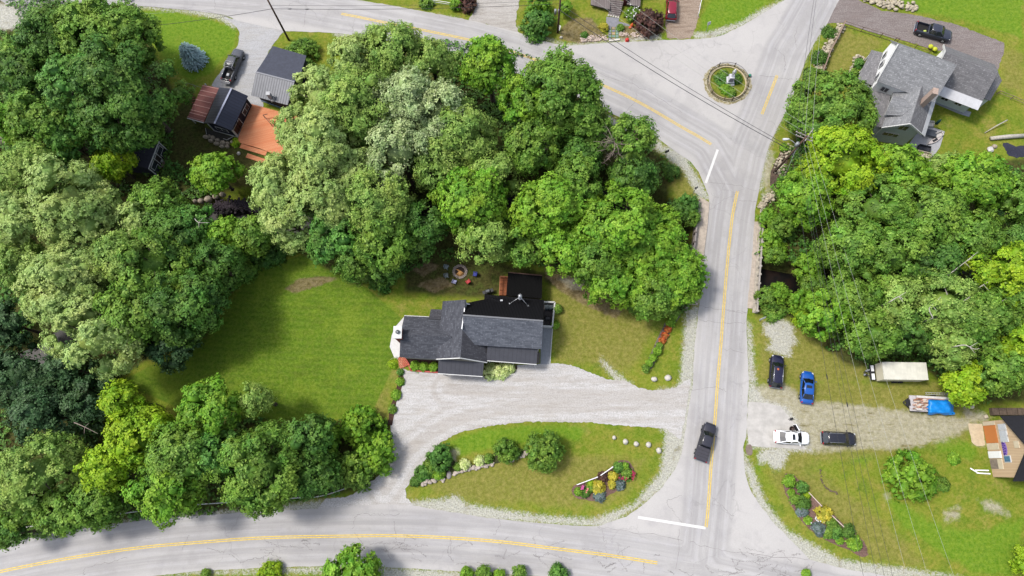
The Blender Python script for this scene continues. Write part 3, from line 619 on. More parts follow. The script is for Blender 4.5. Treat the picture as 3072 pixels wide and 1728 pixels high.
def tree(label, gx_, gy_, r, h, ty, group=None, ax=1.0, rot=0.0, low=False, name='broadleaf_tree', lobe=None, cat='tree', bark=None, ragged=.12, key='g'):
    """gx_,gy_,r: where the crown shows in the photograph (key frame) and its half width; h: height in metres"""
    a, b = px(key, gx_, gy_)
    az0 = .42*h if not low else .8*h
    zc = h-az0
    base = P(a, b, zc+.35*az0)
    R = r*(.9 if key == 'g' and not low else (.9 if key in 'NMU' else 1))/ZM[key][2]*scale_at(base)
    az = min(az0, R*(1.15 if not low else 1.0)); zc = h-az
    base = P(a, b, zc+.35*az)
    lr, dens, ls, sp = STY[ty]
    lr = lobe or lr
    lr = min(lr, R*.38)
    if low: lr = min(lobe or 1.0, R*.36); ls *= .75; sp *= .6
    if R < 2.2: ls *= .8
    C, Nn, Lb, d, cores = crown_points(R, az, lr, dens*(.8 if low else 1), sp, ragged=ragged)
    C[:, 2] += zc
    if low: C[:, 2] = np.maximum(C[:, 2], .05)
    t = empty(name, (base.x, base.y, 0), rot, label, cat, group)
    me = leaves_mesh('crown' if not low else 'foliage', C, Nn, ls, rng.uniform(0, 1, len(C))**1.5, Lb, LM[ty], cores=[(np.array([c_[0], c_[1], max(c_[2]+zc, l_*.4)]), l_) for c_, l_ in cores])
    o = bpy.data.objects.new('crown' if not low else 'foliage', me); COL.objects.link(o); o.parent = t
    tb = MB(); tr = max(.05, .028*h)
    top = Vector((rng.normal()*.2, rng.normal()*.2, zc+az*.1))
    tb.tube([(0, 0, -.3), (0, 0, .3), top*.55, top, top+Vector((0, 0, az*.45))], [tr*1.35, tr, tr*.75, tr*.55, tr*.2], 8)
    for v in d[::max(1, len(d)//9)][:9]:
        e = Vector((v[0]*R*.8*ax, v[1]*R*.8, zc+v[2]*az*.75)); s0 = top*random.uniform(.5, .95)
        m = s0.lerp(e, .5)+Vector((0, 0, .08*h))
        tb.tube([s0, m, e], [tr*.42, tr*.26, tr*.08], 5)
    tb.build('trunk' if not low else 'stems', bark or BARK, t)
    return t
def shrub(label, k, x, y, r, h, ty, group=None, name='shrub', cat='shrub', **kw):
    return tree(label, x, y, r, h, ty, group, low=True, name=name, cat=cat, key=k, **kw)
TREES = [
 (312, 78, 78, 15, 'M', 'leafy tree right of the topmost one, beside the upper left lawn'), (120, 95, 86, 14, 'D', 'dark tree left of the topmost one in the upper-left clump'), (55, 130, 60, 12, 'M', 'green tree by the sandy lot at the upper left'),
 # upper left wood
 (60, 190, 78, 13, 'D', 'dark green tree at the photo\'s upper left edge, beside the sandy lot'), (245, 85, 112, 16, 'M', 'leafy tree topmost of the upper-left clump, reaching up to the road edge'),
 (306, 218, 136, 19, 'D', 'huge dark green maple left of the blue spruce lawn'), (190, 210, 95, 17, 'T', 'bluish green tree just left of the huge dark maple'),
 (105, 300, 88, 15, 'M', 'yellowish green round tree at the left edge below the sandy lot'), (25, 300, 52, 12, 'B', 'small bright tree cut by the left photo edge, level with the red lean-to roof'),
 (262, 305, 66, 14, 'D', 'dark tree crown right above the small dark shed'), (165, 345, 62, 12, 'T', 'small blue-green tree between the yellowish round tree and the shed'), (272, 398, 50, 9, 'Y', 'small golden green tree left of the dark shed\'s roof'),
 # left willows
 (60, 430, 85, 15, 'O', 'sage willow crown highest along the left edge'), (160, 505, 112, 17, 'W', 'big pale sage willow left of the shed'), (20, 545, 76, 15, 'W', 'pale willow cut by the left edge, beside the big willow'), (45, 660, 72, 13, 'O', 'dull willow at the left edge, halfway down'),
 (385, 510, 70, 11, 'M', 'fresh green tree right under the dark shed\'s door side'), (330, 560, 62, 12, 'W', 'narrow pale tree crown between big willow and fresh green tree'),
 (150, 725, 112, 16, 'W', 'largest pale willow of the lower left group'), (225, 840, 105, 16, 'W', 'pale willow overhanging the lawn\'s left tip'), (290, 650, 66, 15, 'O', 'yellow-tinged crown on the willows\' right side'),
 (370, 660, 100, 15, 'M', 'broad mid green tree left of the mown lawn'), (330, 790, 92, 14, 'M', 'mid green tree with lighter tips at the lawn\'s left side'), (455, 760, 100, 14, 'D', 'dark tree casting its shade on the mown lawn\'s left side'),
 (430, 600, 84, 12, 'D', 'dark green tree above the mown lawn, left of the brook rocks'), (535, 660, 70, 11, 'D', 'low dark tree at the lawn\'s upper left rim'), (480, 560, 52, 10, 'T', 'blue-green sapling beside the brook boulders'),
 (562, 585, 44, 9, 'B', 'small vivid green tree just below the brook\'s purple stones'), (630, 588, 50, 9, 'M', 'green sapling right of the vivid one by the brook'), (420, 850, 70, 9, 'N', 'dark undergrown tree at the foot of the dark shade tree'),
 # lower left
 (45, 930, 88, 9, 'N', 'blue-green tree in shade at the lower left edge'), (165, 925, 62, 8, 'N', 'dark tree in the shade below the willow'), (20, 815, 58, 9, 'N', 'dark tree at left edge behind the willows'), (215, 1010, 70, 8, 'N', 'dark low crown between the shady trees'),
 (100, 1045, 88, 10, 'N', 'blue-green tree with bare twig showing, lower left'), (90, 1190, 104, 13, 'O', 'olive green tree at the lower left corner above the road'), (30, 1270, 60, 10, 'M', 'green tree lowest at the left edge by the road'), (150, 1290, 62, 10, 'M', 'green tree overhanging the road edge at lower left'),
 (300, 1005, 48, 11, 'Y', 'slim yellow-green tree poking onto the lawn at lower left'), (345, 1100, 84, 12, 'Y', 'bright yellow-green tree amid the lower left row'), (255, 1180, 62, 11, 'Y', 'yellow tinted tree between olive tree and roadside'), (235, 1265, 66, 10, 'M', 'roadside tree beneath the yellow tinted one'),
 (520, 1030, 78, 12, 'B', 'bright round tree at the lawn\'s lower edge'), (636, 1003, 40, 10, 'O', 'slender grey-green tree at the lawn\'s lower edge'), (455, 1150, 92, 12, 'M', 'mid green tree in the middle of the lower left row'), (410, 1225, 92, 12, 'B', 'bright tree leaning over the lower road, left of two'),
 (550, 1140, 66, 11, 'T', 'blue-green tree squeezed behind the two road-leaning trees'), (645, 1180, 118, 13, 'M', 'big light-tipped tree hanging over the lower road, right of two'), (770, 1100, 70, 10, 'D', 'dark tree where lawn and driveway trees meet'), (790, 1190, 62, 9, 'D', 'dark roadside tree left of the driveway mouth'), (18, 1345, 36, 7, 'D', 'small dark tree at the very bottom of the left edge'),
 # centre wood
 (985, 125, 82, 16, 'O', 'sage tree touching the upper road, uppermost of the centre wood'), (885, 145, 66, 15, 'W', 'pale willow crown right of the dark garage roof'), (1085, 150, 64, 15, 'O', 'sage tree between upper road and bright round tree'),
 (805, 235, 88, 16, 'W', 'pale willow covering the dark garage\'s corner'), (900, 260, 105, 18, 'O', 'large sage willow high in the centre wood'), (745, 320, 62, 15, 'W', 'pale willow hanging over the orange deck'), (1015, 240, 84, 17, 'V', 'silvery crown with white undersides, centre wood'),
 (800, 360, 105, 18, 'W', 'largest willow of the centre wood'), (700, 455, 84, 15, 'W', 'willow spreading to the left of the brook stones'), (800, 480, 95, 16, 'W', 'willow over the brook in the centre'), (722, 545, 70, 13, 'W', 'yellowish willow hanging over the lawn\'s upper tip'), (535, 430, 56, 9, 'B', 'loose light green tree below the stone terrace'),
 (1110, 270, 76, 16, 'V', 'silvery tree with flashing pale leaves beside the bright round tree'), (1000, 370, 84, 16, 'V', 'grey-green tree in the heart of the centre wood'), (1170, 320, 84, 15, 'O', 'sage tree below the bright round tree'), (1100, 400, 72, 13, 'O', 'sage tree above the vivid green maple'),
 (950, 500, 96, 15, 'O', 'broad sage tree above the fire pit trees'), (880, 430, 66, 14, 'W', 'small willow crown between larger willows'), (1230, 150, 72, 15, 'B', 'bright green round tree against the upper road'), (1405, 225, 112, 17, 'M', 'tall mid green maple against the curve of the upper road'),
 (1315, 250, 64, 14, 'B', 'bright tree left of the tall maple'), (1480, 300, 60, 13, 'M', 'green tree right of the tall maple'), (1340, 360, 76, 13, 'M', 'green tree under the tall maple'), (1590, 345, 64, 12, 'M', 'spiky-topped tree nearest the inside of the road curve'), (1460, 380, 62, 10, 'D', 'dark tree left of the bare dead tree'), (1590, 440, 66, 9, 'D', 'dark tree below the bare dead tree'),
 (1240, 430, 64, 12, 'O', 'dull green tree left of the two maples'), (1180, 500, 98, 14, 'B', 'vivid green maple in the middle of the wood'), (1065, 560, 58, 11, 'D', 'dark gap tree left of the vivid maple'), (840, 590, 76, 12, 'T', 'fresh blue-green tree at the lawn\'s upper right'), (960, 590, 82, 13, 'M', 'green tree above the lawn chairs\' left'), (900, 650, 62, 9, 'M', 'low green tree over the lawn\'s upper right corner'),
 (965, 665, 46, 8, 'D', 'dark small tree left of the fire pit'), (1050, 612, 44, 8, 'D', 'dark small tree just above the fire pit'), (1215, 595, 72, 11, 'O', 'sage-green tree above the blue chair'), (1320, 610, 58, 10, 'M', 'green tree above the black flat roof'), (1385, 515, 92, 14, 'B', 'bright maple left of the largest bright maple'), (1420, 620, 66, 11, 'B', 'bright tree right above the black flat roof'), (1450, 450, 66, 12, 'M', 'green tree behind the largest bright maple'),
 (1560, 560, 112, 13, 'B', 'largest bright maple near the bridge'), (1640, 612, 100, 9, 'B', 'bright maple overhanging the bridge sidewalk'), (1702, 688, 80, 7.5, 'B', 'bright tree leaning onto the road by the bridge'), (1560, 690, 88, 9, 'B', 'bright tree above the dry yard'), (1640, 745, 56, 8, 'M', 'lowest tree at the right end of the centre wood'), (1500, 650, 62, 11, 'M', 'green tree between the bright maples'),
 # right side
 (2100, 266, 112, 9, 'M', 'dense round dark maple beside the grey shingled house'), (2130, 400, 100, 11, 'Y', 'yellow-green maple below the round dark maple'), (2030, 490, 72, 9, 'B', 'light green tree under the power lines'), (2270, 430, 76, 9, 'B', 'bright tree below the grey house\'s gable'),
 (2210, 520, 88, 11, 'M', 'mid green tree in the middle of the right wood'), (2330, 540, 100, 12, 'M', 'broad green maple in the right wood'), (2460, 455, 88, 12, 'B', 'bright green maple at the right wood\'s upper rim'), (2150, 610, 84, 11, 'M', 'green tree just right of the power lines, above the brook'), (2255, 640, 88, 12, 'M', 'dense green tree right of centre in the right wood'), (2440, 590, 88, 11, 'M', 'mid green maple right of the broad one'),
 (2390, 430, 56, 7, 'O', 'thin feathery tree by the grey house\'s yard'), (2545, 500, 66, 11, 'M', 'green tree at the right edge below the dark pond'), (2530, 680, 84, 13, 'Y', 'lime green tree at the right photo edge'), (2350, 660, 74, 10, 'D', 'darker tree among the right wood maples'), (2160, 730, 70, 9, 'M', 'green tree by the lines just below the brook'), (2080, 790, 62, 7, 'B', 'small bright tree above the grassy car park'),
 (2260, 750, 74, 10, 'O', 'yellow-olive birch with pale branches'), (2205, 835, 66, 9, 'M', 'green tree above the cream cargo trailer\'s left'), (2285, 825, 62, 9, 'D', 'dark green tree above the cream cargo trailer'), (2390, 760, 82, 12, 'O', 'birch with white limbs in the right wood'), (2400, 855, 66, 10, 'O', 'birch leaning over the cream trailer'), (2480, 800, 84, 12, 'M', 'birch with a pale fork at the right'),
 (2440, 955, 58, 8, 'Y', 'yellow-green tree overhanging the blue tarp'), (2520, 925, 70, 10, 'M', 'green tree at the right above the tan house'), (2560, 850, 52, 11, 'Y', 'golden tree cut by the right edge'), (2565, 600, 40, 10, 'D', 'dark tree on the right edge'), (2550, 740, 50, 11, 'M', 'green tree below the lime one on the right edge'),
 # bottom edge
 (885, 1448, 72, 7, 'B', 'tree rising from the bottom photo edge below the lower road'), (2600, 1425, 44, 4, 'Y', 'bushy tree in the lower right corner'),
]
for (a, b, r, h, ty, lab) in TREES:
    nm = 'birch_tree' if 'birch' in lab else ('willow_tree' if 'willow' in lab else ('maple_tree' if 'maple' in lab else 'broadleaf_tree'))
    g_ = 'left' if a < 660 else ('centre' if a < 1800 else 'right')
    tree(lab, a, b, r, h, ty, {'left': 'trees of the left wood', 'centre': 'trees of the centre wood', 'right': 'trees of the right wood'}[g_], name=nm, bark=BIRCH if nm == 'birch_tree' else BARK, ragged=.03 if 'dense round' in lab else (.1 if ty in 'TMD' else .14), lobe=1.3 if 'dense round' in lab else None, rot=rng.uniform(0, 6.28))
SHR = [('g', 1368, 1132, 47, 4.6, 'M', 'tall round shrub alone on the driveway island lawn'), ('g', 1270, 1133, 29, 2.6, 'M', 'rounded evergreen shrub at the island\'s stone edging'), ('g', 1105, 1150, 32, 2.8, 'T', 'feathery fern-like bush at the gravel drive\'s inner edge'),
       ('Q', 900, 515, 75, .9, 'C', 'small pale variegated shrub left of two on the stone edging'), ('Q', 1145, 450, 70, .9, 'C', 'small yellow-green shrub right of two on the stone edging'), ('Q', 1290, 410, 60, .7, 'M', 'thin dark plant between pale shrub and evergreen shrub'),
       ('Q', 200, 660, 120, .9, 'T', 'clump of long-leaved lilies at the island\'s left tip'), ('Q', 330, 560, 110, .9, 'M', 'lily clump in the middle of the island\'s left tip'), ('Q', 90, 790, 70, .7, 'D', 'dark ground shrub at the island\'s very corner'), ('Q', 480, 660, 90, .8, 'B', 'bright lily clump beside the flat stone'), ('Q', 790, 550, 50, .6, 'M', 'low green plant left of the pale shrub'), ('Q', 1730, 330, 80, 1.2, 'D', 'dark low plant in the evergreen shrub\'s shade'),
       ('22', 1735, 700, 178, 4.0, 'B', 'large round olive shrub on the right lawn'), ('22', 1960, 760, 50, .6, 'M', 'low green plants at the right foot of the olive shrub'),
       ('F', 290, 310, 225, 3.4, 'T', 'wide green bush beside the top utility pole'), ('F', 300, 60, 170, 3.2, 'B', 'bright bush above the wide green bush'), ('F', 690, 90, 90, 2.5, 'B', 'green bush left of the grey porch'), ('F', 1870, 280, 195, 3.0, 'P', 'purple-leaved smoke bush beside the red car'), ('F', 1610, 190, 100, 1.4, 'M', 'green plants with white flowers by the porch steps'), ('F', 1225, 380, 55, .9, 'G', 'golden yellow shrub left of the flagstone path'), ('F', 1460, 380, 35, .7, 'M', 'tiny green shrub right of the flagstone path'), ('F', 950, 490, 40, .5, 'T', 'tiny green clump on the brown bank'),
       ('00', 2270, 400, 130, 2.4, 'M', 'rounded bush behind the dark garage'), ('10', 640, 20, 50, 1.0, 'M', 'small green bush on the upper verge'), ('10', 860, 30, 40, 1.6, 'B', 'bright bush at the rail fence end'), ('10', 940, 20, 75, 1.8, 'P', 'brownish bush at the rail fence end'),
       ('R', 760, 1050, 80, .8, 'T', 'blue-green hosta in the stone ringed bed'), ('R', 690, 1210, 60, .6, 'M', 'low plant below the hosta in the stone ringed bed'), ('20', 1040, 430, 60, 1.2, 'D', 'dark bush by the stone wall\'s road side'), ('20', 980, 560, 60, 1.2, 'M', 'ground bush below the dark bush by the stone wall'), ('20', 1110, 240, 50, .7, 'D', 'low bush at the stone wall\'s upper end'), ('20', 770, 1110, 30, .6, 'B', 'bright tuft near the utility pole'),
       ('V', 370, 440, 90, 3.0, 'T', 'dense bush behind the left bridge railing'), ('V', 300, 500, 80, 3.0, 'D', 'dark bush left of the one behind the railing'), ('V', 400, 540, 60, 2.4, 'M', 'small bush wedged against the left bridge railing'), ('V', 250, 190, 60, 2, 'D', 'dark bush on the dry bank inside the curve'),
       ('J', 900, 330, 110, 2.8, 'B', 'vine mound beside the right bridge railing, upper of three'), ('J', 930, 560, 120, 2.8, 'B', 'vine mound beside the right bridge railing, middle of three'), ('J', 960, 740, 100, 2.6, 'M', 'vine mound at the brook\'s edge, lowest of three'), ('J', 1050, 420, 120, 4, 'M', 'leafy mound under the power lines'), ('21', 960, 560, 110, 2.6, 'B', 'leafy mound overhanging the dark brook gap from above'), ('21', 1000, 700, 100, 2.6, 'M', 'leafy mound overhanging the dark brook gap from the right'), ('21', 700, 440, 90, 2.4, 'B', 'vine mound between railing and power lines'), ('J', 880, 1190, 110, 2.4, 'M', 'bush below the brook beside the right railing'), ('J', 1010, 1150, 110, 3, 'B', 'light bush below the brook'), ('21', 900, 820, 100, 3.2, 'B', 'light bush nearest the white sign'), ('21', 930, 930, 90, 2.6, 'Y', 'yellow-green bush at the gravel patch'), ('21', 690, 880, 90, 1, 'M', 'low plants next to the white sign'),
       ('T', 600, 640, 150, 2.5, 'D', 'dark brushwood along the lawn\'s upper edge, left'), ('01', 2000, 420, 150, 1.8, 'D', 'dark brushwood along the lawn\'s upper edge, right'), ('01', 1800, 560, 140, 1.8, 'M', 'green brushwood along the lawn\'s upper left edge'), ('01', 1850, 330, 140, 2.6, 'M', 'green thicket above the brushwood'), ('01', 2180, 380, 80, 1.6, 'M', 'thicket end touching the yellowish willow'),
       ('11', 300, 640, 110, 2.2, 'D', 'dark shrub on the lawn side of the centre wood'), ('11', 170, 620, 60, 2, 'O', 'dry-toned shrub left of the fire pit'), ('11', 2240, 840, 90, 2.6, 'M', 'low shrub under the centre wood\'s right end'), ('11', 2380, 900, 60, 2, 'B', 'bright shrub above the flower row'), ('11', 2130, 760, 70, 3, 'T', 'blue-green shrub behind the dry yard'),
       ('11', 1630, 880, 26, 1.1, 'M', 'shrub at the bin enclosure, upper of two'), ('11', 1615, 1000, 24, 1., 'B', 'shrub at the bin enclosure, lower of two'), ('12', 140, 320, 150, 4.5, 'B', 'sumac clump above the driveway bend, upper of three'), ('12', 260, 520, 150, 4.2, 'B', 'sumac clump beside the driveway bend, middle of three'), ('12', 100, 640, 140, 4.4, 'M', 'sumac clump lowest of three by the driveway mouth'), ('02', 2400, 420, 150, 5, 'B', 'sumac clump left of the three at the driveway bend'), ('02', 2430, 620, 140, 4, 'M', 'sumac under the leaning tree, left of the driveway mouth'),
       ('12', 940, 1445, 50, 1.8, 'B', 'bush at the bottom edge, leftmost of the small ones'), ('12', 1080, 1432, 55, 2, 'M', 'bush at the bottom edge, tallest of the small ones'), ('12', 1190, 1448, 40, 1.5, 'B', 'tiny bush at the bottom edge, middle'), ('12', 1340, 1430, 50, 2, 'M', 'bush at the bottom edge, fourth from the left'), ('12', 1640, 1440, 70, 2, 'T', 'bush at the bottom edge, rightmost of the row'), ('02', 2030, 1430, 90, 2, 'Y', 'bright bush at the bottom edge left of the rising tree'), ('22', 935, 1435, 26, 1.2, 'B', 'tiny bush at the bottom edge near the cracked asphalt'), ('02', 1550, 1430, 22, .9, 'M', 'small weed bush on the lower shoulder'),
       # flower bed at the corner
       ('N', 1600, 370, 150, .9, 'T', 'peony bush at the upper right of the corner flower bed'), ('N', 1830, 560, 160, .9, 'M', 'rose bush at the right end of the corner flower bed'), ('N', 1440, 620, 115, .8, 'G', 'yellow spirea right of two in the corner bed'), ('N', 1410, 850, 85, .7, 'G', 'small golden shrub under the right spirea'), ('N', 1040, 920, 185, .9, 'G', 'large golden yellow shrub left of two in the corner bed'), ('N', 830, 820, 70, .6, 'Y', 'lime tuft left of the large golden shrub'), ('N', 1170, 640, 130, .6, 'P', 'purple-leaved plant between the yellow shrubs'), ('N', 500, 1040, 85, .6, 'B', 'bright plant at the left end of the corner bed'), ('N', 680, 1080, 95, .6, 'D', 'dark rose plant at the left end of the corner bed'), ('N', 830, 950, 65, .6, 'M', 'green plant left of the golden shrub'), ('N', 1080, 1150, 160, .4, 'L', 'lavender edging, lower left of two in the corner bed'), ('N', 1640, 860, 130, .4, 'L', 'lavender edging, right of two in the corner bed'), ('N', 1790, 340, 60, .8, 'B', 'lime foliage above the roses'),
       # island bed on the right
       ('M', 236, 210, 84, 1.2, 'B', 'bright round shrub at the top of the right flower bed'), ('M', 425, 300, 80, 1.3, 'T', 'dark round shrub below the bright one in the right flower bed'), ('M', 265, 378, 34, .5, 'B', 'tiny bright plant on the right bed\'s outer side'), ('M', 310, 460, 60, .8, 'M', 'small green plant left in the right flower bed'), ('M', 440, 530, 110, 1., 'D', 'dark spreading shrub in the right flower bed'), ('M', 420, 640, 85, .6, 'L', 'bluish clump below the dark spreading shrub'), ('M', 485, 410, 45, .5, 'Y', 'yellow tuft at the white rail\'s upper end'), ('M', 745, 680, 120, 1.2, 'G', 'yellow broom shrub over the white rail'), ('M', 505, 775, 42, .6, 'B', 'small ball shrub beside the white flowers'), ('M', 660, 900, 95, .6, 'L', 'bluish clump below the white flowers'), ('M', 860, 830, 80, .9, 'M', 'green shrub below the yellow broom'), ('M', 900, 940, 105, .9, 'T', 'dark green shrub in the bed\'s lower part'), ('M', 1090, 930, 100, 1., 'D', 'dark shrub at the white rail\'s lower end'), ('M', 960, 1060, 45, .5, 'B', 'small bright ball near the bed\'s lower edge'), ('M', 1190, 1110, 100, 1.1, 'B', 'round green shrub at the bed\'s lower end'), ('M', 790, 970, 60, .6, 'M', 'leafy clump between bluish clump and dark shrubs'),
       # shrub row in the dry yard
       ('U', 405, 20, 50, 1.2, 'M', 'top shrub of the row, half under the tree'), ('U', 397, 62, 36, 1., 'B', 'second shrub of the row'), ('U', 370, 120, 38, 1., 'B', 'third shrub of the row, above the orange ones'), ('U', 340, 190, 25, .6, 'R', 'orange shrub, uppermost of three'), ('U', 310, 248, 24, .6, 'R', 'orange shrub, middle of three'), ('U', 283, 300, 22, .6, 'R', 'orange shrub, lowest of three'), ('U', 257, 352, 23, .8, 'M', 'green shrub just under the orange ones'), ('U', 240, 400, 34, 1., 'B', 'widest green ball of the shrub row\'s lower half'), ('U', 196, 466, 27, .9, 'B', 'green ball third from the row\'s lower end'), ('U', 158, 520, 25, .9, 'B', 'green ball second from the row\'s lower end'), ('U', 126, 570, 28, .9, 'M', 'green ball lowest in the shrub row'),
       # by the main house
       ('A', 370, 1245, 46, .7, 'B', 'spiky daylily left of three by the red edging'), ('A', 478, 1250, 46, .7, 'B', 'spiky daylily middle of three by the red edging'), ('A', 590, 1255, 46, .7, 'B', 'spiky daylily right of three by the red edging'), ('A', 1275, 1310, 92, .9, 'C', 'variegated shrub left half of the pale hedge by the porch'), ('A', 1380, 1305, 86, .9, 'C', 'variegated shrub centre of the pale hedge by the porch'), ('A', 1470, 1275, 70, 1.0, 'C', 'variegated shrub right end of the pale hedge by the porch'),
       ('S', 275, 437, 32, .5, 'T', 'blue-grey plant at the top of the left edging strip'), ('S', 275, 565, 42, .6, 'B', 'green tuft second down the left edging strip'), ('S', 222, 750, 52, .7, 'B', 'green tuft third down the left edging strip'), ('12', 412, 82, 28, .6, 'B', 'green tuft fourth down the left edging strip'), ('12', 385, 190, 22, .6, 'M', 'green tuft lowest on the left edging strip'), ('A', 120, 1215, 46, .3, 'Y', 'weedy tuft by the brick step'),
       ('H', 800, 640, 170, .7, 'T', 'leafy plants left of the white statue'), ('H', 880, 500, 120, .6, 'M', 'plants above-left of the white statue'), ('H', 960, 920, 170, .6, 'B', 'leafy plants below the white statue'), ('H', 1240, 640, 150, .7, 'D', 'dark plants right of the white statue'), ('H', 1100, 1030, 120, .5, 'M', 'tufts at the lower rim of the round bed'), ('K', 1330, 700, 90, .6, 'Y', 'weedy shrub at the deck\'s lower left corner'), ('22', 2050, 560, 40, .3, 'B', 'weed patch on the right lawn'),
       ('C', 190, 1500, 1, .1, 'M', '')][:-1]
GR = {'N': 'plants of the corner flower bed', 'M': 'plants of the right flower bed', 'U': 'shrubs in the yard row', 'H': 'plants around the statue', 'Q': 'plants on the island edging'}
for (k, a, b, r, h, ty, lab) in SHR:
    if ty in 'GRLCPS': STY[ty] = STY['B']
    bed = k in 'NMUHQAS' and r/ZM[k][2] < 30
    t = shrub(lab, k, a, b, r, h, ty, GR.get(k), lobe=.4 if bed else 1.0, name='sumac_shrub' if 'sumac' in lab else ('flowering_plant' if bed else 'shrub'), cat='plant' if bed else 'shrub', ragged=.1)
# blue spruce: whorled cone
b0 = Z('00', 1447, 425, 1.4); t = empty('blue_spruce', (b0.x, b0.y, 0), 0, 'silvery blue spruce standing alone on the upper left lawn', 'tree')
C, Nn, Lb = [], [], []
for k in range(15):
    z = .2+k*.29; rr = 2.35*(1-z/5.3)**.62; nb_ = max(5, int(26*rr/2.4))
    for j in range(nb_):
        an = 2*PI*j/nb_+k*.7+random.gauss(0, .08); L = rr*random.uniform(.82, 1.08)
        m = int(40*L)
        tt = rng.uniform(.25, 1, m)
        base = np.stack([np.cos(an)*L*tt, np.sin(an)*L*tt, z+.35*tt*0-.12*tt*L+rng.normal(size=m)*.04], 1)
        base[:, :2] += rng.normal(size=(m, 2))*.13*(1.1-tt)[:, None]
        C.append(base); Nn.append(np.tile([math.cos(an)*.5, math.sin(an)*.5, .9], (m, 1))+rng.normal(size=(m, 3))*.3); Lb.append(np.clip(tt*1.1+rng.normal(size=m)*.1, 0, 1)*.9)
C = np.concatenate(C); Nn = np.concatenate(Nn); Lb = np.concatenate(Lb)
o = bpy.data.objects.new('crown', leaves_mesh('crown', C, Nn, .12, rng.uniform(0, 1, len(C))**1.5, Lb, LM['S'], .45)); COL.objects.link(o); o.parent = t
MB().tube([(0, 0, -.2), (0, 0, 4.7)], [.14, .02]).build('trunk', BARK, t)
# bare dead tree
b0 = Z('g', 1560, 430, 0); top = Z('g', 1545, 355, 11)
t = empty('dead_tree', b0, 0, 'bare grey dead tree among the dark trees inside the road curve', 'tree')
mb = MB(); dv = Vector((top.x-b0.x, top.y-b0.y, 11)); mb.tube([(0, 0, -.2), dv*.6, dv], [.22, .14, .04], 7)
mb.build('trunk', DEADW, t); mb = MB()
for i in range(46):
    s0 = dv*random.uniform(.5, .98); an = random.uniform(0, 2*PI); L = random.uniform(1.2, 3.2)
    e = s0+Vector((math.cos(an)*L, math.sin(an)*L, random.uniform(.1, 1.2))); m = s0.lerp(e, .5)+Vector((random.gauss(0, .2), random.gauss(0, .2), .1))
    mb.tube([s0, m, e], [.07, .05, .02], 4)
    for j in range(3): f = m.lerp(e, random.random()); mb.tube([f, f+Vector((random.gauss(0, .5), random.gauss(0, .5), random.uniform(0, .5)))], [.03, .012], 3)
mb.build('branches', DEADW, t)
# pale birch limbs that show above the leaves
for i, (k, pts, lab) in enumerate((('21', [(1890, 950), (1860, 880), (1910, 830), (1950, 790)], 'white crooked birch limb left of the pale fork'), ('21', [(2040, 875), (2100, 835), (2170, 790)], 'straight white birch limb in the right wood'), ('21', [(2240, 720), (2300, 680)], 'short white birch limb near the lime tree'), ('21', [(2060, 1165), (2130, 1155), (2200, 1185), (2240, 1180)], 'forked white birch limb above the cream trailer'), ('21', [(2330, 850), (2380, 840), (2415, 850)], 'short pale birch limb at the far right'), ('21', [(1570, 825), (1630, 790), (1665, 810)], 'small white birch limb in the yellow-olive birch'), ('21', [(2000, 630), (2130, 530), (2230, 450)], 'long thin grey birch limb in the right wood'),
                                  ('20', [(2040, 1310), (2110, 1230), (2200, 1150)], 'bare pale birch limb below the grey house\'s yard'), ('02', [(560, 290), (640, 325), (740, 375)], 'bare brown limb over the shady lower left'), ('T', [(95, 390), (150, 440), (280, 440)], 'bare thin limb by the brook stones'))):
    hs = 10.2 if k == '21' else (6 if k == '20' else 9.5)
    p3 = [Z(k, x, y, hs+.4*j) for j, (x, y) in enumerate(pts)]; o0 = p3[0].copy()
    mb = MB(); q3 = [p-o0 for p in smooth_line(p3, 4)]; 
    mb.tube([Vector((q3[0].x, q3[0].y, -2.5))]+q3, [.08]+[.075*(1-.75*j/len(q3)) for j in range(len(q3))], 6)
    mm = q3[len(q3)//2]; mb.tube([mm, mm+Vector((.8, .5, .5))], [.05, .02], 5); mb.tube([mm, mm+Vector((.3, -.9, .4))], [.05, .015], 5)
    o = mb.build('bare_limb', BIRCH if k != '02' else DEADW); o.location = o0
    tag(o, lab, 'branch', 'bare limbs above the leaves')
# low ground cover inside the woods: uncountable seedlings and ferns
M_ = 90000
cx = rng.uniform(-98, 92, M_); cy = rng.uniform(-22, 86, M_)
k = (mask(cx, cy, FOREST, .3) > .5) & (dist_line(cx, cy, BROOK) > 3.2)
cx, cy = cx[k], cy[k]; cl = np.sin(cx*.9)*np.cos(cy*.8)+np.sin(cx*.31+cy*.27); k = cl+rng.normal(size=len(cx))*.5 > -.1; cx, cy = cx[k], cy[k]
rep = 5; C = np.stack([np.repeat(cx, rep)+rng.normal(size=len(cx)*rep)*.25, np.repeat(cy, rep)+rng.normal(size=len(cx)*rep)*.25, rng.uniform(.1, .8, len(cx)*rep)], 1)
o = bpy.data.objects.new('undergrowth', leaves_mesh('undergrowth', C, np.array([0, 0, 1.])+rng.normal(size=C.shape)*.4, .24, rng.uniform(0, 1, len(C))**1.5, rng.uniform(0, 1, len(C)), LM['D'])); COL.objects.link(o)
tag(o, 'low dark green undergrowth on the wood floor', 'undergrowth', kind='stuff')
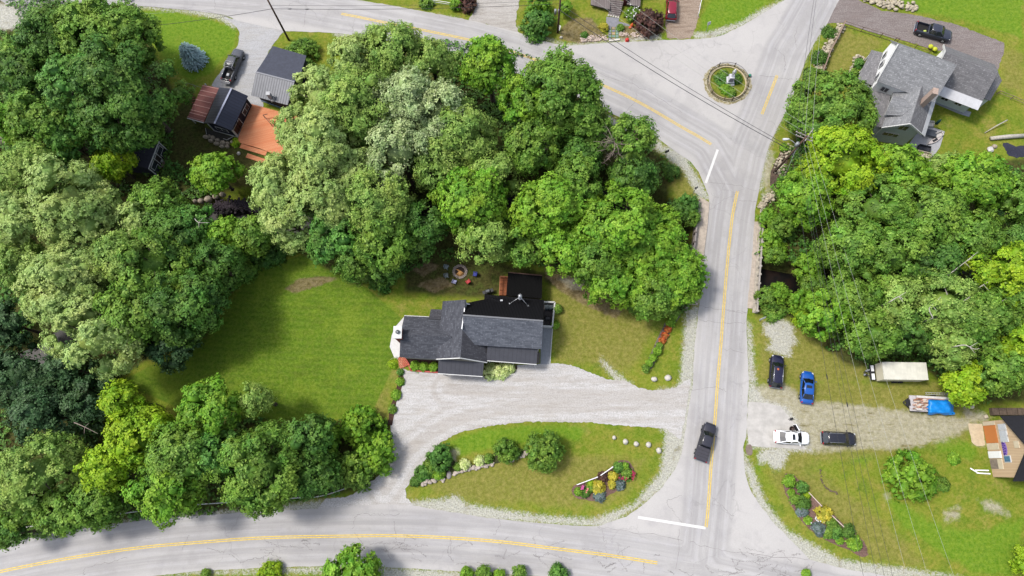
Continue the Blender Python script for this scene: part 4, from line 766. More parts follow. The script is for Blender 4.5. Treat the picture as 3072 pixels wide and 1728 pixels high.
# ------------------------------------------------------------------ building helpers
def shingle(name, c1, c2, row=.26, colr=.8):
    n = NT(name, .9, .15)
    uv = n.coord('UV'); n.co = n.co
    br = n.n('ShaderNodeTexBrick'); n.l(uv, br.inputs['Vector']); br.inputs['Scale'].default_value = 1.0
    br.inputs['Brick Width'].default_value = colr; br.inputs['Row Height'].default_value = row; br.inputs['Mortar Size'].default_value = .012
    br.inputs['Color1'].default_value = c1; br.inputs['Color2'].default_value = c2; br.inputs['Mortar'].default_value = tuple(x*.6 for x in c1[:3])+(1,)
    br.inputs['Bias'].default_value = -.2
    f = n.noise(1.1, 5, .7, uv); g = n.mix(n.math('MULTIPLY', n.ramp(f, .35, .7), .35), br.outputs[0], c2)
    sp = n.noise(3.6, 2, .6, uv); g = n.mix(n.math('MULTIPLY', n.ramp(sp, .56, .68), .42), g, tuple(min(.9, x*1.9) for x in c2[:3])+(1,))
    n.col(g); n.bump(br.outputs['Fac'], -.3, .02); return n.m
def ribbed(name, c, gap=.3, width=.18, dark=.55, rough=.45, metal=.2, hi=None):
    n = NT(name, rough, .4); uv = n.coord('UV')
    sx = n.n('ShaderNodeSeparateXYZ'); n.l(uv, sx.inputs[0])
    fr = n.math('FRACT', n.math('DIVIDE', sx.outputs[0], gap))
    k = n.ramp(n.math('ABSOLUTE', n.math('SUBTRACT', fr, .5)), .5-width*1.2, .5-width*.4)
    f = n.noise(.8, 4, .6, uv); base = n.mix(n.ramp(f, .3, .7), tuple(x*.82 for x in c[:3])+(1,), c)
    n.col(n.mix(k, base, hi or tuple(x*dark for x in c[:3])+(1,))); n.bump(k, .5, .03)
    n.b.inputs['Metallic'].default_value = metal; n.b.inputs['Specular IOR Level'].default_value = .12 if rough > .65 else .35; return n.m
def planks(name, c1, c2, gap=.14, ax=0, rot=0.0):
    n = NT(name, .8, .2); sx = n.n('ShaderNodeSeparateXYZ'); n.l(n.mapping((1, 1, 1), rot), sx.inputs[0])
    d = n.math('DIVIDE', sx.outputs[ax], gap); fr = n.math('FRACT', d)
    k = n.ramp(n.math('ABSOLUTE', n.math('SUBTRACT', fr, .5)), .40, .48)
    wn = n.n('ShaderNodeTexWhiteNoise', noise_dimensions='1D'); n.l(n.math('FLOOR', d), wn.inputs['W'])
    f = n.noise(1.5, 4, .6); b = n.mix(wn.outputs['Value'], c1, c2); b = n.mix(n.math('MULTIPLY', n.ramp(f, .4, .65), .3), b, c1)
    n.col(n.mix(k, b, tuple(x*.45 for x in c1[:3])+(1,))); return n.m
def Vz(k, x, y, z): return Z(k, x, y, z)
def part(mb, name, mat, par): return mb.build(name, mat, par, True)
def window(par, p0, p1, s, z, w_, h_, label=None, frame=None, glass=None, off=.02, grid=0):
    """p0->p1: foot of the wall seen with the outside on its right"""
    p0 = Vector((p0[0], p0[1], 0)); p1 = Vector((p1[0], p1[1], 0)); u = (p1-p0).normalized(); nn = Vector((u.y, -u.x, 0))
    c = p0+u*s+Vector((0, 0, z+h_/2)); rz = math.atan2(u.y, u.x)
    f = MB()
    f.box(c+nn*(off+.03), (w_+.22, .06, h_+.22), rz)
    fo = part(f, 'window', frame or TRIM, par)
    g = MB(); g.box(c+nn*(off+.045), (w_, .06, h_), rz)
    go = g.build('pane', glass or GLASS, fo)
    M = (Matrix.Translation(par.location) @ par.rotation_euler.to_matrix().to_4x4()).inverted()
    go.data.transform(M)
    m = MB()
    if grid:
        for i in range(1, grid+1): m.box(c+nn*(off+.08)+u*(w_*(i/(grid+1)-.5)), (.07, .03, h_), rz)
        mo = m.build('mullion', frame or TRIM, fo); mo.data.transform(M)
    return fo
def inset_box(A, B, C, D, d):
    u = (B-A).normalized(); v = (D-A).normalized(); u2 = (C-D).normalized(); v2 = (C-B).normalized()
    return A+u*d+v*d, B-u*d+v2*d, C-u2*d-v2*d, D+u2*d-v*d
def gable(par, A, B, C, D, R0, R1, roofm, wallm, inset=.35, base=0.0, name='roof', ends=(True, True), wall=True, th=.16, rlabel=None):
    mb = MB(); mb.slab([A, B, R1, R0], th); mb.slab([C, D, R0, R1], th)
    mr = R0.lerp(R1, .5)
    ro = part(mb, name, roofm, par)
    if rlabel: ro['label'] = rlabel
    if wall:
        a, b, c, d = inset_box(A, B, C, D, inset)
        u = (R1-R0).normalized(); r0 = R0+u*inset; r1 = R1-u*inset
        hA = (R0.z-A.z)*inset/max(.5, (Vector((R0.x-A.x, R0.y-A.y))).length)
        pts = [Vector((p.x, p.y, p.z+hA-th-.03)) for p in (a, b, c, d)]; rr = [Vector((p.x, p.y, p.z-th-.05)) for p in (r0, r1)]
        low = [Vector((p.x, p.y, base)) for p in (a, b, c, d)]
        w_ = MB()
        w_.raw(low+pts+rr, [(0, 1, 5, 4), (1, 2, 6, 9, 5), (2, 3, 7, 6), (3, 0, 4, 8, 7), (4, 5, 9, 8), (6, 7, 8, 9), (3, 2, 1, 0)])
        part(w_, 'wall', wallm, par)
        return [Vector((p.x, p.y, 0)) for p in (a, b, c, d)]
def shed_roof(par, pts, roofm, name='roof', th=.14, wallm=None, base=0.0, inset=.25, wname='wall', label=None):
    mb = MB(); mb.slab(pts, th); ro = part(mb, name, roofm, par)
    if label: ro['label'] = label
    if wallm:
        c = sum(pts, Vector())/len(pts)
        q_ = []
        for p in pts:
            d = Vector((c.x-p.x, c.y-p.y, 0)); L = d.length; q_.append(p+d/L*inset*1.4)
        nrm = (pts[1]-pts[0]).cross(pts[2]-pts[0]); 
        q_ = [Vector((p.x, p.y, pts[0].z-((p.x-pts[0].x)*nrm.x+(p.y-pts[0].y)*nrm.y)/nrm.z-th-.03)) for p in q_]
        n_ = len(q_); lo = [Vector((p.x, p.y, base)) for p in q_]
        w_ = MB(); w_.raw(lo+q_, [tuple((i, (i+1) % n_, n_+(i+1) % n_, n_+i)) for i in range(n_)]+[tuple(range(n_, 2*n_)), tuple(range(n_-1, -1, -1))])
        part(w_, wname, wallm, par)
    return ro
def bar(par, name, a, b, w_, h_, mat):
    """rectangular bar from a to b"""
    a, b = Vector(a), Vector(b); mb = MB(); d = b-a; L = d.length; rz = math.atan2(d.y, d.x); ry = -math.asin(max(-1, min(1, d.z/L)))
    mb.box((a+b)/2, (L, w_, h_), rz, 0, ry)
    return part(mb, name, mat, par)
def site(name, k, x, y, label, cat, group=None):
    p = Z(k, x, y, 0); return empty(name, p, 0, label, cat, group)
def onp(k, x, y, p0, p1, p2):
    """where the line of sight through a photo pixel meets a roof plane"""
    n_ = (p1-p0).cross(p2-p0); a = Z(k, x, y, 0); o_ = Vector((0, 0, H)); d = a-o_
    return o_+d*((p0-o_).dot(n_)/d.dot(n_))
TRIM = simple('white_trim', S(238, 238, 236), .6, .04); GLASS = simple('window_glass', S(58, 64, 74), .12, .1, spec=.6); WHITEWALL = simple('white_clapboard', S(255, 255, 255, 1.25), .7, .04)
SH_DK = shingle('charcoal_shingles', S(78, 80, 88), S(104, 106, 114)); SH_DK2 = shingle('slate_shingles', S(92, 96, 106), S(122, 126, 136)); SH_DK3 = shingle('dull_shingles', S(76, 76, 82), S(98, 98, 104))
BLK = ribbed('black_ribbed_metal', S(24, 24, 28), .42, .14, .4, .7, .0); SEAM = ribbed('charcoal_standing_seam', S(78, 79, 88), .62, .035, .45, .55, .2)
CREAM = simple('cream_siding', S(206, 200, 190), .8, .08)
# ------------------------------------------------------------------ main house
h = site('shingled_house', 'A', 1000, 980, 'dark shingled house with chimney, porches and black metal rear roof beside the gravel driveway', 'house')
zr, ze = 7.2, 4.3
R0, R1 = Vz('A', 935, 648, zr), Vz('A', 1878, 716, zr)
s0, s1 = Vz('A', 935, 990, ze), Vz('A', 1858, 1048, ze)
# east block: grey south slope, black north slope reaching down to the rear
mb = MB(); mb.slab([s0, s1, R1, R0], .16); 
part(mb, 'roof', SH_DK2, h)
nz = 3.9
n0, n1, n2 = Vz('A', 945, 500, 5.0), Vz('A', 1192, 402, nz), Vz('A', 1888, 468, nz)
mb = MB(); mb.slab([R0+Vector((0, .02, .02)), R1+Vector((0, .02, .02)), Vz('A', 1888, 470, nz), Vz('A', 1188, 402, nz), Vz('A', 1186, 462, 4.35), Vz('A', 952, 508, 4.6)][::-1], .12)
o = part(mb, 'rear_roof', BLK, h); o['label'] = 'black ribbed metal roof on the rear slope'
bar(h, 'ridge_cap', R0+Vector((0, 0, .06)), R1+Vector((0, 0, .06)), .22, .08, simple('ridge_metal', S(120, 122, 128), .5, .05))
# walls of the east block
e_ = [s0+Vector((.3, .3, 0)), s1+Vector((-.35, .35, 0)), Vz('A', 1870, 486, nz)+Vector((-.2, -.2, 0)), Vz('A', 1000, 500, nz)]
mb = MB(); lo = [Vector((p.x, p.y, 0)) for p in e_]; hi = [Vector((e_[0].x, e_[0].y, 4.1)), Vector((e_[1].x, e_[1].y, 4.1)), Vector((e_[2].x, e_[2].y, 3.7)), Vector((e_[3].x, e_[3].y, 3.7))]
rr = [Vector((R0.x+.3, R0.y, zr-.25)), Vector((R1.x-.35, R1.y, zr-.25))]
mb.raw(lo+hi+rr, [(0, 1, 5, 4), (1, 2, 6, 9, 5), (2, 3, 7, 6), (3, 0, 4, 8, 7), (4, 5, 9, 8), (6, 7, 8, 9)]); part(mb, 'wall', CREAM, h)
# cross wing with the front gable
gm = onp('A', 932, 822, s0, s1, R0)+Vector((0, 0, .03)); g0 = Vz('A', 905, 1146, gm.z); gN = Vz('A', 968, 466, 6.9)
wS, wN, wM = Vz('A', 626, 1160, 4.2), Vz('A', 698, 484, 4.6), Vz('A', 664, 800, 4.4)
mb = MB(); mb.slab([wS, wM, gm, g0], .16); mb.slab([wM+Vector((0, 0, -.0)), wN, gN, gm], .16)
eJ = onp('A', 1078, 1000, s0, s1, R0)+Vector((0, 0, .03)); eS = onp('A', 1215, 1200, g0, gm, eJ); eK = onp('A', 1222, 1006, g0, gm, eJ)
mb2 = MB(); mb2.slab([eS, g0, gm, eJ, eK], .16)
part(mb, 'wing_roof', SH_DK, h); part(mb2, 'front_gable_roof', SH_DK3, h)
mb = MB(); b_ = [Vector((wS.x+.35, wS.y+.3, 0)), Vector((eS.x-.35, eS.y+.3, 0)), Vector((eS.x-.35, eS.y+3.2, 0)), Vector((gm.x, gm.y, 0)), Vector((gN.x-.1, gN.y-.3, 0)), Vector((wN.x+.35, wN.y-.3, 0))]
mb.prism(b_, 0, min(wS.z, eS.z, 4.0)-.4); 
tri = [Vector((wS.x+.5, wS.y+.3, wS.z-.25)), Vector((eS.x-.5, eS.y+.3, eS.z-.25)), Vector((g0.x, g0.y+.3, g0.z-.3))]
mb.loft([tri, [t_+Vector((.0, .3, -.02)) for t_ in tri]])
part(mb, 'wing_wall', CREAM, h)
mb = MB(); tw = [Vector((gm.x-.12, gm.y, 4.0)), Vector((gN.x-.12, gN.y-.1, 4.0)), Vector((gN.x-.12, gN.y-.1, 6.55)), Vector((gm.x-.12, gm.y, 6.55))]
mb.loft([tw, [t_+Vector((.13, 0, 0)) for t_ in tw]]); mb.loft([[Vector((gN.x-.1, gN.y-.15, 3.6)), Vector((gN.x+1.0, gN.y-.2, 3.6)), Vector((gN.x+1.0, gN.y-.2, 4.4)), Vector((gN.x-.1, gN.y-.15, 5.6))], [Vector((gN.x-.1, gN.y-.3, 3.6)), Vector((gN.x+1.0, gN.y-.35, 3.6)), Vector((gN.x+1.0, gN.y-.35, 4.4)), Vector((gN.x-.1, gN.y-.3, 5.6))]])
part(mb, 'gable_side', WHITEWALL, h)
for a_, b2_ in ((wS, g0), (g0, eS)): bar(h, 'rake_board', a_+Vector((0, -.08, -.02)), b2_+Vector((0, -.08, -.02)), .12, .26, TRIM)
# west wing
A_, B_ = Vz('A', 190, 1142, 3.2), Vz('A', 690, 1170, 3.2); D_, C_ = Vz('A', 246, 658, 3.2), Vz('A', 700, 676, 3.2)
W0, W1 = Vz('A', 200, 868, 5.3), Vz('A', 800, 905, 5.3)
gable(h, A_, B_, C_, D_, W0, W1, SH_DK, CREAM, .3)
shed_roof(h, [Vz('A', 533, 690, 3.6), Vz('A', 690, 700, 3.6), Vz('A', 694, 582, 3.2), Vz('A', 560, 577, 3.2)], SH_DK3, 'rear_entry_roof', wallm=CREAM)
bar(h, 'fascia', D_+Vector((0, .06, -.06)), Vz('A', 535, 672, 3.15)+Vector((0, .06, -.06)), .08, .2, TRIM)
# chimney: red brick with a white cap
BRICK = simple('red_brick', S(156, 70, 56), .9, .2, 6.)
ct = Vz('A', 163, 845, 6.6); mb = MB(); mb.box((ct.x, ct.y, 3.1), (.95, 1.5, 6.2)); co_ = part(mb, 'chimney', BRICK, h)
M_h = (Matrix.Translation(h.location)).inverted()
mb = MB(); mb.box((ct.x, ct.y, 6.3), (1.2, 1.75, .22)); cap = mb.build('chimney_cap', TRIM, co_); cap.data.transform(M_h)
mb = MB(); mb.lathe([(.22, 6.4), (.22, 6.62), (.3, 6.66), (.02, 6.8)], (ct.x+.05, ct.y, 0), 14); f_ = mb.build('flue', simple('galvanised_metal', S(190, 192, 196), .35, .1, metal=.6), co_); f_.data.transform(M_h)
# front porch and east porch, standing seam
shed_roof(h, [Vz('A', 640, 1332, 2.8), Vz('A', 1165, 1368, 2.8), Vz('A', 1182, 1208, 3.5), Vz('A', 650, 1166, 3.5)], SEAM, 'porch_roof')
bar(h, 'gutter', Vz('A', 640, 1334, 2.75), Vz('A', 1165, 1370, 2.75), .12, .12, TRIM)
shed_roof(h, [Vz('A', 1208, 1180, 2.8), Vz('A', 1800, 1226, 2.8), Vz('A', 1815, 1050, 3.6), Vz('A', 1226, 1003, 3.6)], SEAM, 'porch_roof')
bar(h, 'gutter', Vz('A', 1208, 1183, 2.75), Vz('A', 1800, 1229, 2.75), .1, .12, TRIM)
for k_, x, y in (('A', 680, 1315), ('A', 1140, 1345), ('A', 1240, 1170), ('A', 1520, 1192), ('A', 1780, 1212)):
    p = Vz(k_, x, y, 2.7); mb = MB(); mb.box((p.x, p.y, 1.3), (.16, .16, 2.6)); part(mb, 'porch_post', TRIM, h)
mb = MB(); mb.prism([Vz('A', 655, 1180, 0), Vz('A', 1160, 1215, 0), Vz('A', 1150, 1330, 0), Vz('A', 650, 1300, 0)], 0, .3); mb.prism([Vz('A', 1250, 1050, 0), Vz('A', 1840, 1090, 0), Vz('A', 1835, 1215, 0), Vz('A', 1240, 1175, 0)], 0, .32); part(mb, 'porch_floor', simple('grey_deck', S(120, 112, 104), .8, .12), h)
# steel stove pipe with its two braces
pt = Vz('A', 1606, 420, 6.6); pb = Vector((pt.x, pt.y, 5.0)); STEEL = simple('stainless_steel', S(214, 216, 220), .3, .06, metal=.5)
mb = MB(); mb.tube([pb-Vector((0, 0, .6)), Vector((pt.x, pt.y, 6.5))], .16, 12); mb.lathe([(.28, 6.5), (.28, 6.6), (.05, 6.72)], (pt.x, pt.y, 0), 14); mb.lathe([(.3, 5.15), (.3, 5.35)], (pt.x, pt.y, 0), 14); sp_ = part(mb, 'stove_pipe', STEEL, h)
for x, y in ((1485, 512), (1703, 540)):
    mb = MB(); mb.tube([Vector((pt.x, pt.y, 6.0)), Vz('A', x, y, 5.1)], .035, 6); mb.lathe([(.12, 0), (.12, .05)], Vz('A', x, y, 5.05), 8); m_ = mb.build('brace', STEEL, sp_); m_.data.transform(M_h)
mb = MB(); p = Vz('A', 1388, 476, 4.7); mb.box(p, (.35, .22, .25)); part(mb, 'roof_vent', STEEL, h)
# walled bin enclosure at the east end
ex = [Vz('A', 1886, 492, .9), Vz('A', 2014, 496, .9), Vz('A', 1985, 782, .9), Vz('A', 1868, 775, .9)]
for i in range(3): bar(h, 'enclosure_wall', Vector((ex[i].x, ex[i].y, .5)), Vector((ex[i+1].x, ex[i+1].y, .5)), .22, 1.0, simple('painted_block', S(226, 226, 224), .8, .05))
sheet('concrete_pad', [Vz('A', 1886, 500, 0), Vz('A', 2005, 504, 0), Vz('A', 1980, 770, 0), Vz('A', 1878, 765, 0)], .03, simple('dark_concrete', S(78, 74, 74), .9, .2), 2)
for x, y, lab in ((1918, 560, 'dark green wheeled bin left of two in the white walled enclosure'), (1970, 562, 'dark blue-green wheeled bin right of two in the white walled enclosure')):
    p = Vz('A', x, y, .5); t = empty('rubbish_bin', (p.x, p.y, .03), .1, lab, 'bin', 'bins in the enclosure'); BIN = simple('bin_plastic', S(52, 66, 72), .5, .08)
    MB().box((0, 0, .45), (.5, .55, .9), taper=1.12).build('body', BIN, t); MB().box((0, 0, .95), (.62, .66, .08), bevel=.03).build('lid', BIN, t)
    for s in (-1, 1): MB().tube([(s*.22, -.3, .1), (s*.3, -.3, .1)], .1, 10).build('wheel', simple('rubber', S(30, 30, 32), .9, .1), t)
t = site('garden_mower', 'A', 1930, 690, 'dark folded mower or cart standing in the walled enclosure', 'mower'); DKM = simple('dark_metal', S(44, 44, 48), .5, .15)
MB().box((0, 0, .35), (.8, .55, .25), bevel=.08).build('deck', DKM, t)
mb = MB(); mb.tube([(-.3, -.2, .4), (-.9, -.2, .95), (-.9, .2, .95), (-.3, .2, .4)], .025, 6); mb.build('handle', DKM, t)
for sx in (-.3, .3):
    for sy in (-.3, .3): MB().tube([(sx, sy-.04, .15), (sx, sy+.04, .15)], .13, 10).build('wheel', DKM, t)
# side walkway, patio, brick step
sheet('concrete_walkway', [Vz('A', 1866, 780, 0), Vz('A', 1985, 786, 0), Vz('A', 1953, 1225, 0), Vz('A', 1845, 1225, 0), Vz('A', 1850, 1000, 0)], .03, simple('grey_paving', S(164, 168, 174), .85, .08, 3.), 1.5)
bar(None, 'kerb_edge', Vz('A', 1986, 786, .06), Vz('A', 1954, 1225, .06), .1, .12, TRIM) if False else None
t = site('edging_board', 'A', 1970, 1000, 'thin white edging board along the grey side walkway', 'edging'); bar(t, 'board', Vz('A', 1989, 786, .06), Vz('A', 1957, 1225, .06), .1, .16, TRIM)
sheet('patio', [Vz('A', 300, 700, 0), Vz('A', 245, 665, 0), Vz('A', 145, 780, 0), Vz('A', 100, 880, 0), Vz('A', 75, 1020, 0), Vz('A', 130, 1150, 0), Vz('A', 300, 1150, 0)], .03, simple('white_concrete', S(240, 238, 236), .85, .06), 1.5)
sheet('patio', rag(smooth_line([Vz('A', 78, 1190, 0), Vz('A', 110, 1150, 0), Vz('A', 185, 1140, 0), Vz('A', 180, 1180, 0)], 3, True), .02, .5), .034, CONC, 1.5)
n = NT('brick_paving', .9, .2); br = n.n('ShaderNodeTexBrick'); n.l(n.mapping((1, 1, 1), .9), br.inputs['Vector']); br.inputs['Scale'].default_value = 1.; br.inputs['Brick Width'].default_value = .5; br.inputs['Row Height'].default_value = .24; br.inputs['Mortar Size'].default_value = .03
br.inputs['Color1'].default_value = S(214, 112, 84); br.inputs['Color2'].default_value = S(236, 166, 132); br.inputs['Mortar'].default_value = S(110, 60, 50); n.col(br.outputs[0])
t = site('brick_step', 'A', 235, 1205, 'red and salmon brick step at the house\'s lower left corner', 'step')
mb = MB(); mb.prism([Vz('A', 190, 1138, 0), Vz('A', 262, 1142, 0), Vz('A', 310, 1235, 0), Vz('A', 203, 1280, 0), Vz('A', 158, 1185, 0)], .0, .2); part(mb, 'paving', n.m, t)
RED = simple('red_edging', S(206, 96, 84), .8, .1)
bar(t, 'edge', Vz('A', 252, 1142, .3), Vz('A', 312, 1240, .3), .14, .3, RED)
t = site('planter_edging', 'A', 480, 1305, 'long red edging of the daylily bed', 'edging')
bar(t, 'edge', Vz('A', 322, 1298, .12), Vz('A', 640, 1322, .12), .2, .3, RED); bar(t, 'edge', Vz('A', 300, 1245, .12), Vz('A', 324, 1300, .12), .2, .3, RED)
MULCH = gravel('mulch', S(74, 54, 46), S(110, 84, 72), S(60, 44, 38), 9.)
MULCH2 = gravel('pinkish_mulch', S(120, 92, 84), S(160, 130, 118), S(96, 72, 64), 9.)
sheet('mulch_bed', [Vz('A', 290, 1160, 0), Vz('A', 640, 1180, 0), Vz('A', 640, 1320, 0), Vz('A', 325, 1296, 0)], .03, MULCH, 1.5)
sheet('mulch_bed', rag([Z('11', *p) for p in ((1080, 1300), (1330, 1310), (1310, 1370), (1080, 1392))], .05, .4), .032, MULCH, 1.5)
sheet('mulch_bed', rag([Z('S', *p) for p in ((255, 440), (315, 450), (320, 520), (300, 640), (285, 760), (262, 830), (220, 819), (205, 780), (250, 640), (245, 540))], .05, .4), .032, MULCH, 1.5)
sheet('mulch_bed', rag([Z('12', *p) for p in ((420, 0), (452, 0), (440, 70), (410, 160), (385, 310), (350, 310), (362, 200), (395, 100))], .05, .4), .034, MULCH, 1.5)
# lean-to with black flat roof and cedar deck
t = site('garden_shed', 'A', 1660, 300, 'low shed with flat black corrugated roof behind the main house', 'shed')
BLK2 = ribbed('black_corrugated', S(12, 12, 13), .24, .2, .5, .9, .0)
shed_roof(t, [Vz('A', 1443, 418, 3.0), Vz('A', 1862, 452, 3.0), Vz('A', 1868, 186, 2.7), Vz('A', 1465, 148, 2.7)], BLK2, 'roof', wallm=simple('dark_siding', S(70, 52, 44), .8, .1), th=.1)
bar(t, 'flashing', Vz('A', 1465, 144, 2.75), Vz('A', 1868, 182, 2.75), .14, .06, simple('brown_flashing', S(96, 66, 54), .6, .1))
t = site('cedar_deck', 'A', 1400, 300, 'small orange cedar deck at the left of the black flat roof', 'deck')
CED = planks('cedar_planks', S(142, 84, 54), S(176, 106, 68), .14, 1); mb = MB(); mb.prism([Vz('A', 1372, 192, .5), Vz('A', 1500, 200, .5), Vz('A', 1490, 418, .5), Vz('A', 1364, 412, .5)], 0, .5); part(mb, 'boards', CED, t)
CEDR = simple('cedar_rail', S(178, 116, 76), .7, .1)
for a_, b2_ in (((1372, 190), (1462, 196)), ((1372, 190), (1362, 410))):
    bar(t, 'rail', Vz('A', *a_, 1.4), Vz('A', *b2_, 1.4), .12, .06, CEDR)
    for f in (0, .33, .66, 1): p = Vz('A', *a_, 1.4).lerp(Vz('A', *b2_, 1.4), f); bar(t, 'post', Vector((p.x, p.y, .5)), Vector((p.x+.001, p.y, 1.4)), .08, .08, CEDR)
# barbecue
t = site('barbecue', 'A', 1232, 385, 'black barbecue grill with a steel lid by the rear corner of the main house', 'grill')
MB().box((0, 0, .45), (1.2, .55, .8), rz=.3, bevel=.03).build('cabinet', DKM, t); MB().box((0, .02, 1.0), (.75, .5, .35), rz=.3, bevel=.12).build('lid', simple('grill_lid', S(120, 124, 128), .3, .1, metal=.5), t)
for s in (-1, 1): MB().box((s*.62*math.cos(.3), s*.62*math.sin(.3), .9), (.4, .5, .05), rz=.3).build('side_shelf', DKM, t)
# fire pit and chairs
t = site('fire_pit', 'A', 902, 138, 'ring of pale stones with a teepee of split logs, the fire pit', 'fire pit')
STN = simple('pale_stone', S(186, 172, 162), .9, .22, 2.5); mb = MB()
def rock(mb, c, r, sq=.7, n=7, seed=None):
    rings = []
    for j, (f, zz) in enumerate(((.75, 0), (1.05, .3), (1.0, .62), (.62, .95), (.2, 1.02))):
        rings.append([Vector(c)+Vector((r[0]*f*(1+random.gauss(0, .09))*math.cos(2*PI*k/n), r[1]*f*(1+random.gauss(0, .09))*math.sin(2*PI*k/n), r[2]*zz*(1+random.gauss(0, .05)))) for k in range(n)])
    mb.loft(rings, True, True)
for k in range(26):
    for q_ in (0, 1):
        a_ = 2*PI*(k+q_*.5)/26; rr_ = .85+q_*.2; rock(mb, (rr_*math.cos(a_), rr_*math.sin(a_), 0), (.14*random.uniform(.7, 1.3), .12*random.uniform(.7, 1.2), .2))
mb.build('stone_ring', STN, t)
MB().lathe([(.8, .03), (.75, .06), (.3, .1), (.01, .12)], n=18).build('ash_bed', simple('ash', S(74, 60, 54), .95, .3, 5.), t)
LOG = simple('split_log', S(240, 180, 110), .8, .18, 4.)
for k, a_ in enumerate((-2.4, -2.0, -1.65, -1.3, -.9, -.5, 2.6)):
    mb = MB(); mb.tube([(.75*math.cos(a_), .75*math.sin(a_), .08), (.05*math.cos(a_), .05*math.sin(a_), .5)], .085, 6); mb.build('log', LOG, t)
def lawn_chair(lab, x, y, head, col, name='lawn_chair'):
    p = Vz('A', x, y, .35); t = empty(name, (p.x, p.y, 0), head, lab, 'chair', 'chairs around the fire pit')
    m = simple('plastic_'+''.join(c for c in lab.split()[0] if c.isalpha()).lower(), col, .45, .04)
    MB().box((0, 0, .4), (.52, .52, .05), bevel=.02).build('seat', m, t)
    mb = MB(); mb.box((-.3, 0, .68), (.06, .5, .58), ry=-.25, bevel=.02); mb.build('backrest', m, t)
    for s in (-1, 1):
        MB().box((0, s*.3, .62), (.56, .08, .05), bevel=.02).build('armrest', m, t)
        for u in (-.24, .26): MB().box((u, s*.28, .31), (.06, .06, .62)).build('leg', m, t)
    return t
lawn_chair('grey-green plastic armchair, upper of the two at the left of the fire pit', 742, 85, -.35, S(140, 156, 158)); lawn_chair('grey plastic armchair, lower of the two at the left of the fire pit', 742, 185, .2, S(146, 160, 162))
lawn_chair('lilac plastic chair below the fire pit', 835, 255, 1.2, S(176, 178, 222)); lawn_chair('red folding chair lower right of the fire pit', 996, 255, 2.2, S(206, 44, 52)); lawn_chair('blue round camp chair right of the fire pit', 1076, 168, 3.0, S(34, 52, 160))
# ------------------------------------------------------------------ grey house, upper right
h = site('grey_shingled_house', 'B', 700, 560, 'large grey shingled house with white gables and south wing, upper right', 'house')
GR1 = shingle('grey_shingles', S(138, 139, 142), S(164, 165, 168)); GR2 = shingle('dark_grey_shingles', S(126, 125, 128), S(150, 148, 151)); GRL = ribbed('light_metal_band', S(236, 236, 240), .6, .03, .8, .5, .1)
SAGE = simple('grey_green_siding', S(224, 236, 230), .8, .05)
zr, ze = 9.2, 6.0
A_, B_ = Vz('B', 276, 565, ze), Vz('B', 985, 700, ze-.2); R0, R1 = Vz('B', 500, 178, zr), Vz('B', 1108, 398, zr)
vp = (B_-A_); u_ = (R1-R0).normalized()
B_ = A_+u_*(R1-R0).length; back = Vz('B', 420, 137, ze)-A_; back.z = 0; D_ = A_+back; C_ = B_+back
ft = gable(h, A_, B_, C_, D_, R0, R1, GR1, WHITEWALL, .3)
bar(h, 'rake_board', A_+Vector((-.05, -.03, 0)), R0+Vector((-.05, -.03, 0)), .14, .3, TRIM)
a_, b2_, c_, d_ = ft
for s, z in ((1.6, 4.0), (3.2, 4.0), (5.6, 4.0), (1.8, 1.2), (6.0, 1.2)): window(h, d_, a_, s, z, .8, 1.3)
window(h, a_, b2_, 1.6, 4.1, 1.0, .95, grid=1)
# porch skirt roofs on the west and south-west
shed_roof(h, [Vz('B', 75, 540, 2.7), Vz('B', 222, 240, 2.7), Vz('B', 338, 268, 3.4), Vz('B', 235, 610, 3.4)], GR2, 'porch_roof')
shed_roof(h, [Vz('B', 252, 1035, 3.0), Vz('B', 75, 545, 2.7), Vz('B', 236, 640, 3.5), Vz('B', 425, 705, 3.8), Vz('B', 340, 1045, 3.8)], GR2, 'porch_roof')
for x, y in ((90, 530), (150, 400), (215, 260), (150, 760), (250, 1000)): p = Vz('B', x, y, 2.6); bar(h, 'porch_post', Vector((p.x+.2, p.y, 0)), Vector((p.x+.201, p.y, 2.6)), .14, .14, TRIM)
# south wing
R1s = onp('B', 742, 618, A_, B_, R0)+Vector((0, 0, .05)); R0s = Vz('B', 622, 1005, R1s.z); Aw, Ae = Vz('B', 330, 1045, 4.6), Vz('B', 742, 1112, 4.8)
ax_ = (R1s-R0s); ax_.z = 0
Cw = Aw+ax_*1.0; Ce = Ae+ax_*1.0
mb = MB(); mb.slab([Aw, Cw, R1s, R0s], .16); part(mb, 'wing_roof', GR1, h); mb = MB(); mb.slab([Ce, Ae, R0s, R1s], .16); part(mb, 'wing_roof', GR2, h)
wn_ = -ax_.normalized()
i1, i2 = Aw.copy(), Ae.copy(); i1 = i1+(Ae-Aw).normalized()*.35-wn_*.45; i2 = i2-(Ae-Aw).normalized()*.35-wn_*.45
_d = (i2-i1); _d.z = 0; _d.normalize(); _t = (R0s-i1).dot(_d); pk = Vector((i1.x+_d.x*_t, i1.y+_d.y*_t, R0s.z-.25)); mb = MB()
prof = [Vector((i1.x, i1.y, 0)), Vector((i2.x, i2.y, 0)), Vector((i2.x, i2.y, 4.75)), pk, Vector((i1.x, i1.y, 4.55))]
mb.loft([prof, [p+ax_*.92 for p in prof]]); part(mb, 'wing_wall', SAGE, h)
L_ = (i2-i1).length; w0, w1 = Vector((i1.x, i1.y)), Vector((i2.x, i2.y))
window(h, w0, w1, L_*.5, 4.4, 1.2, 1.1, grid=1); window(h, w0, w1, L_*.36, 2.2, 2.2, .7, grid=2)
for a_, b2_ in ((Aw, R0s), (R0s, Ae)): bar(h, 'rake_board', a_+wn_*.06, b2_+wn_*.06, .12, .3, TRIM)
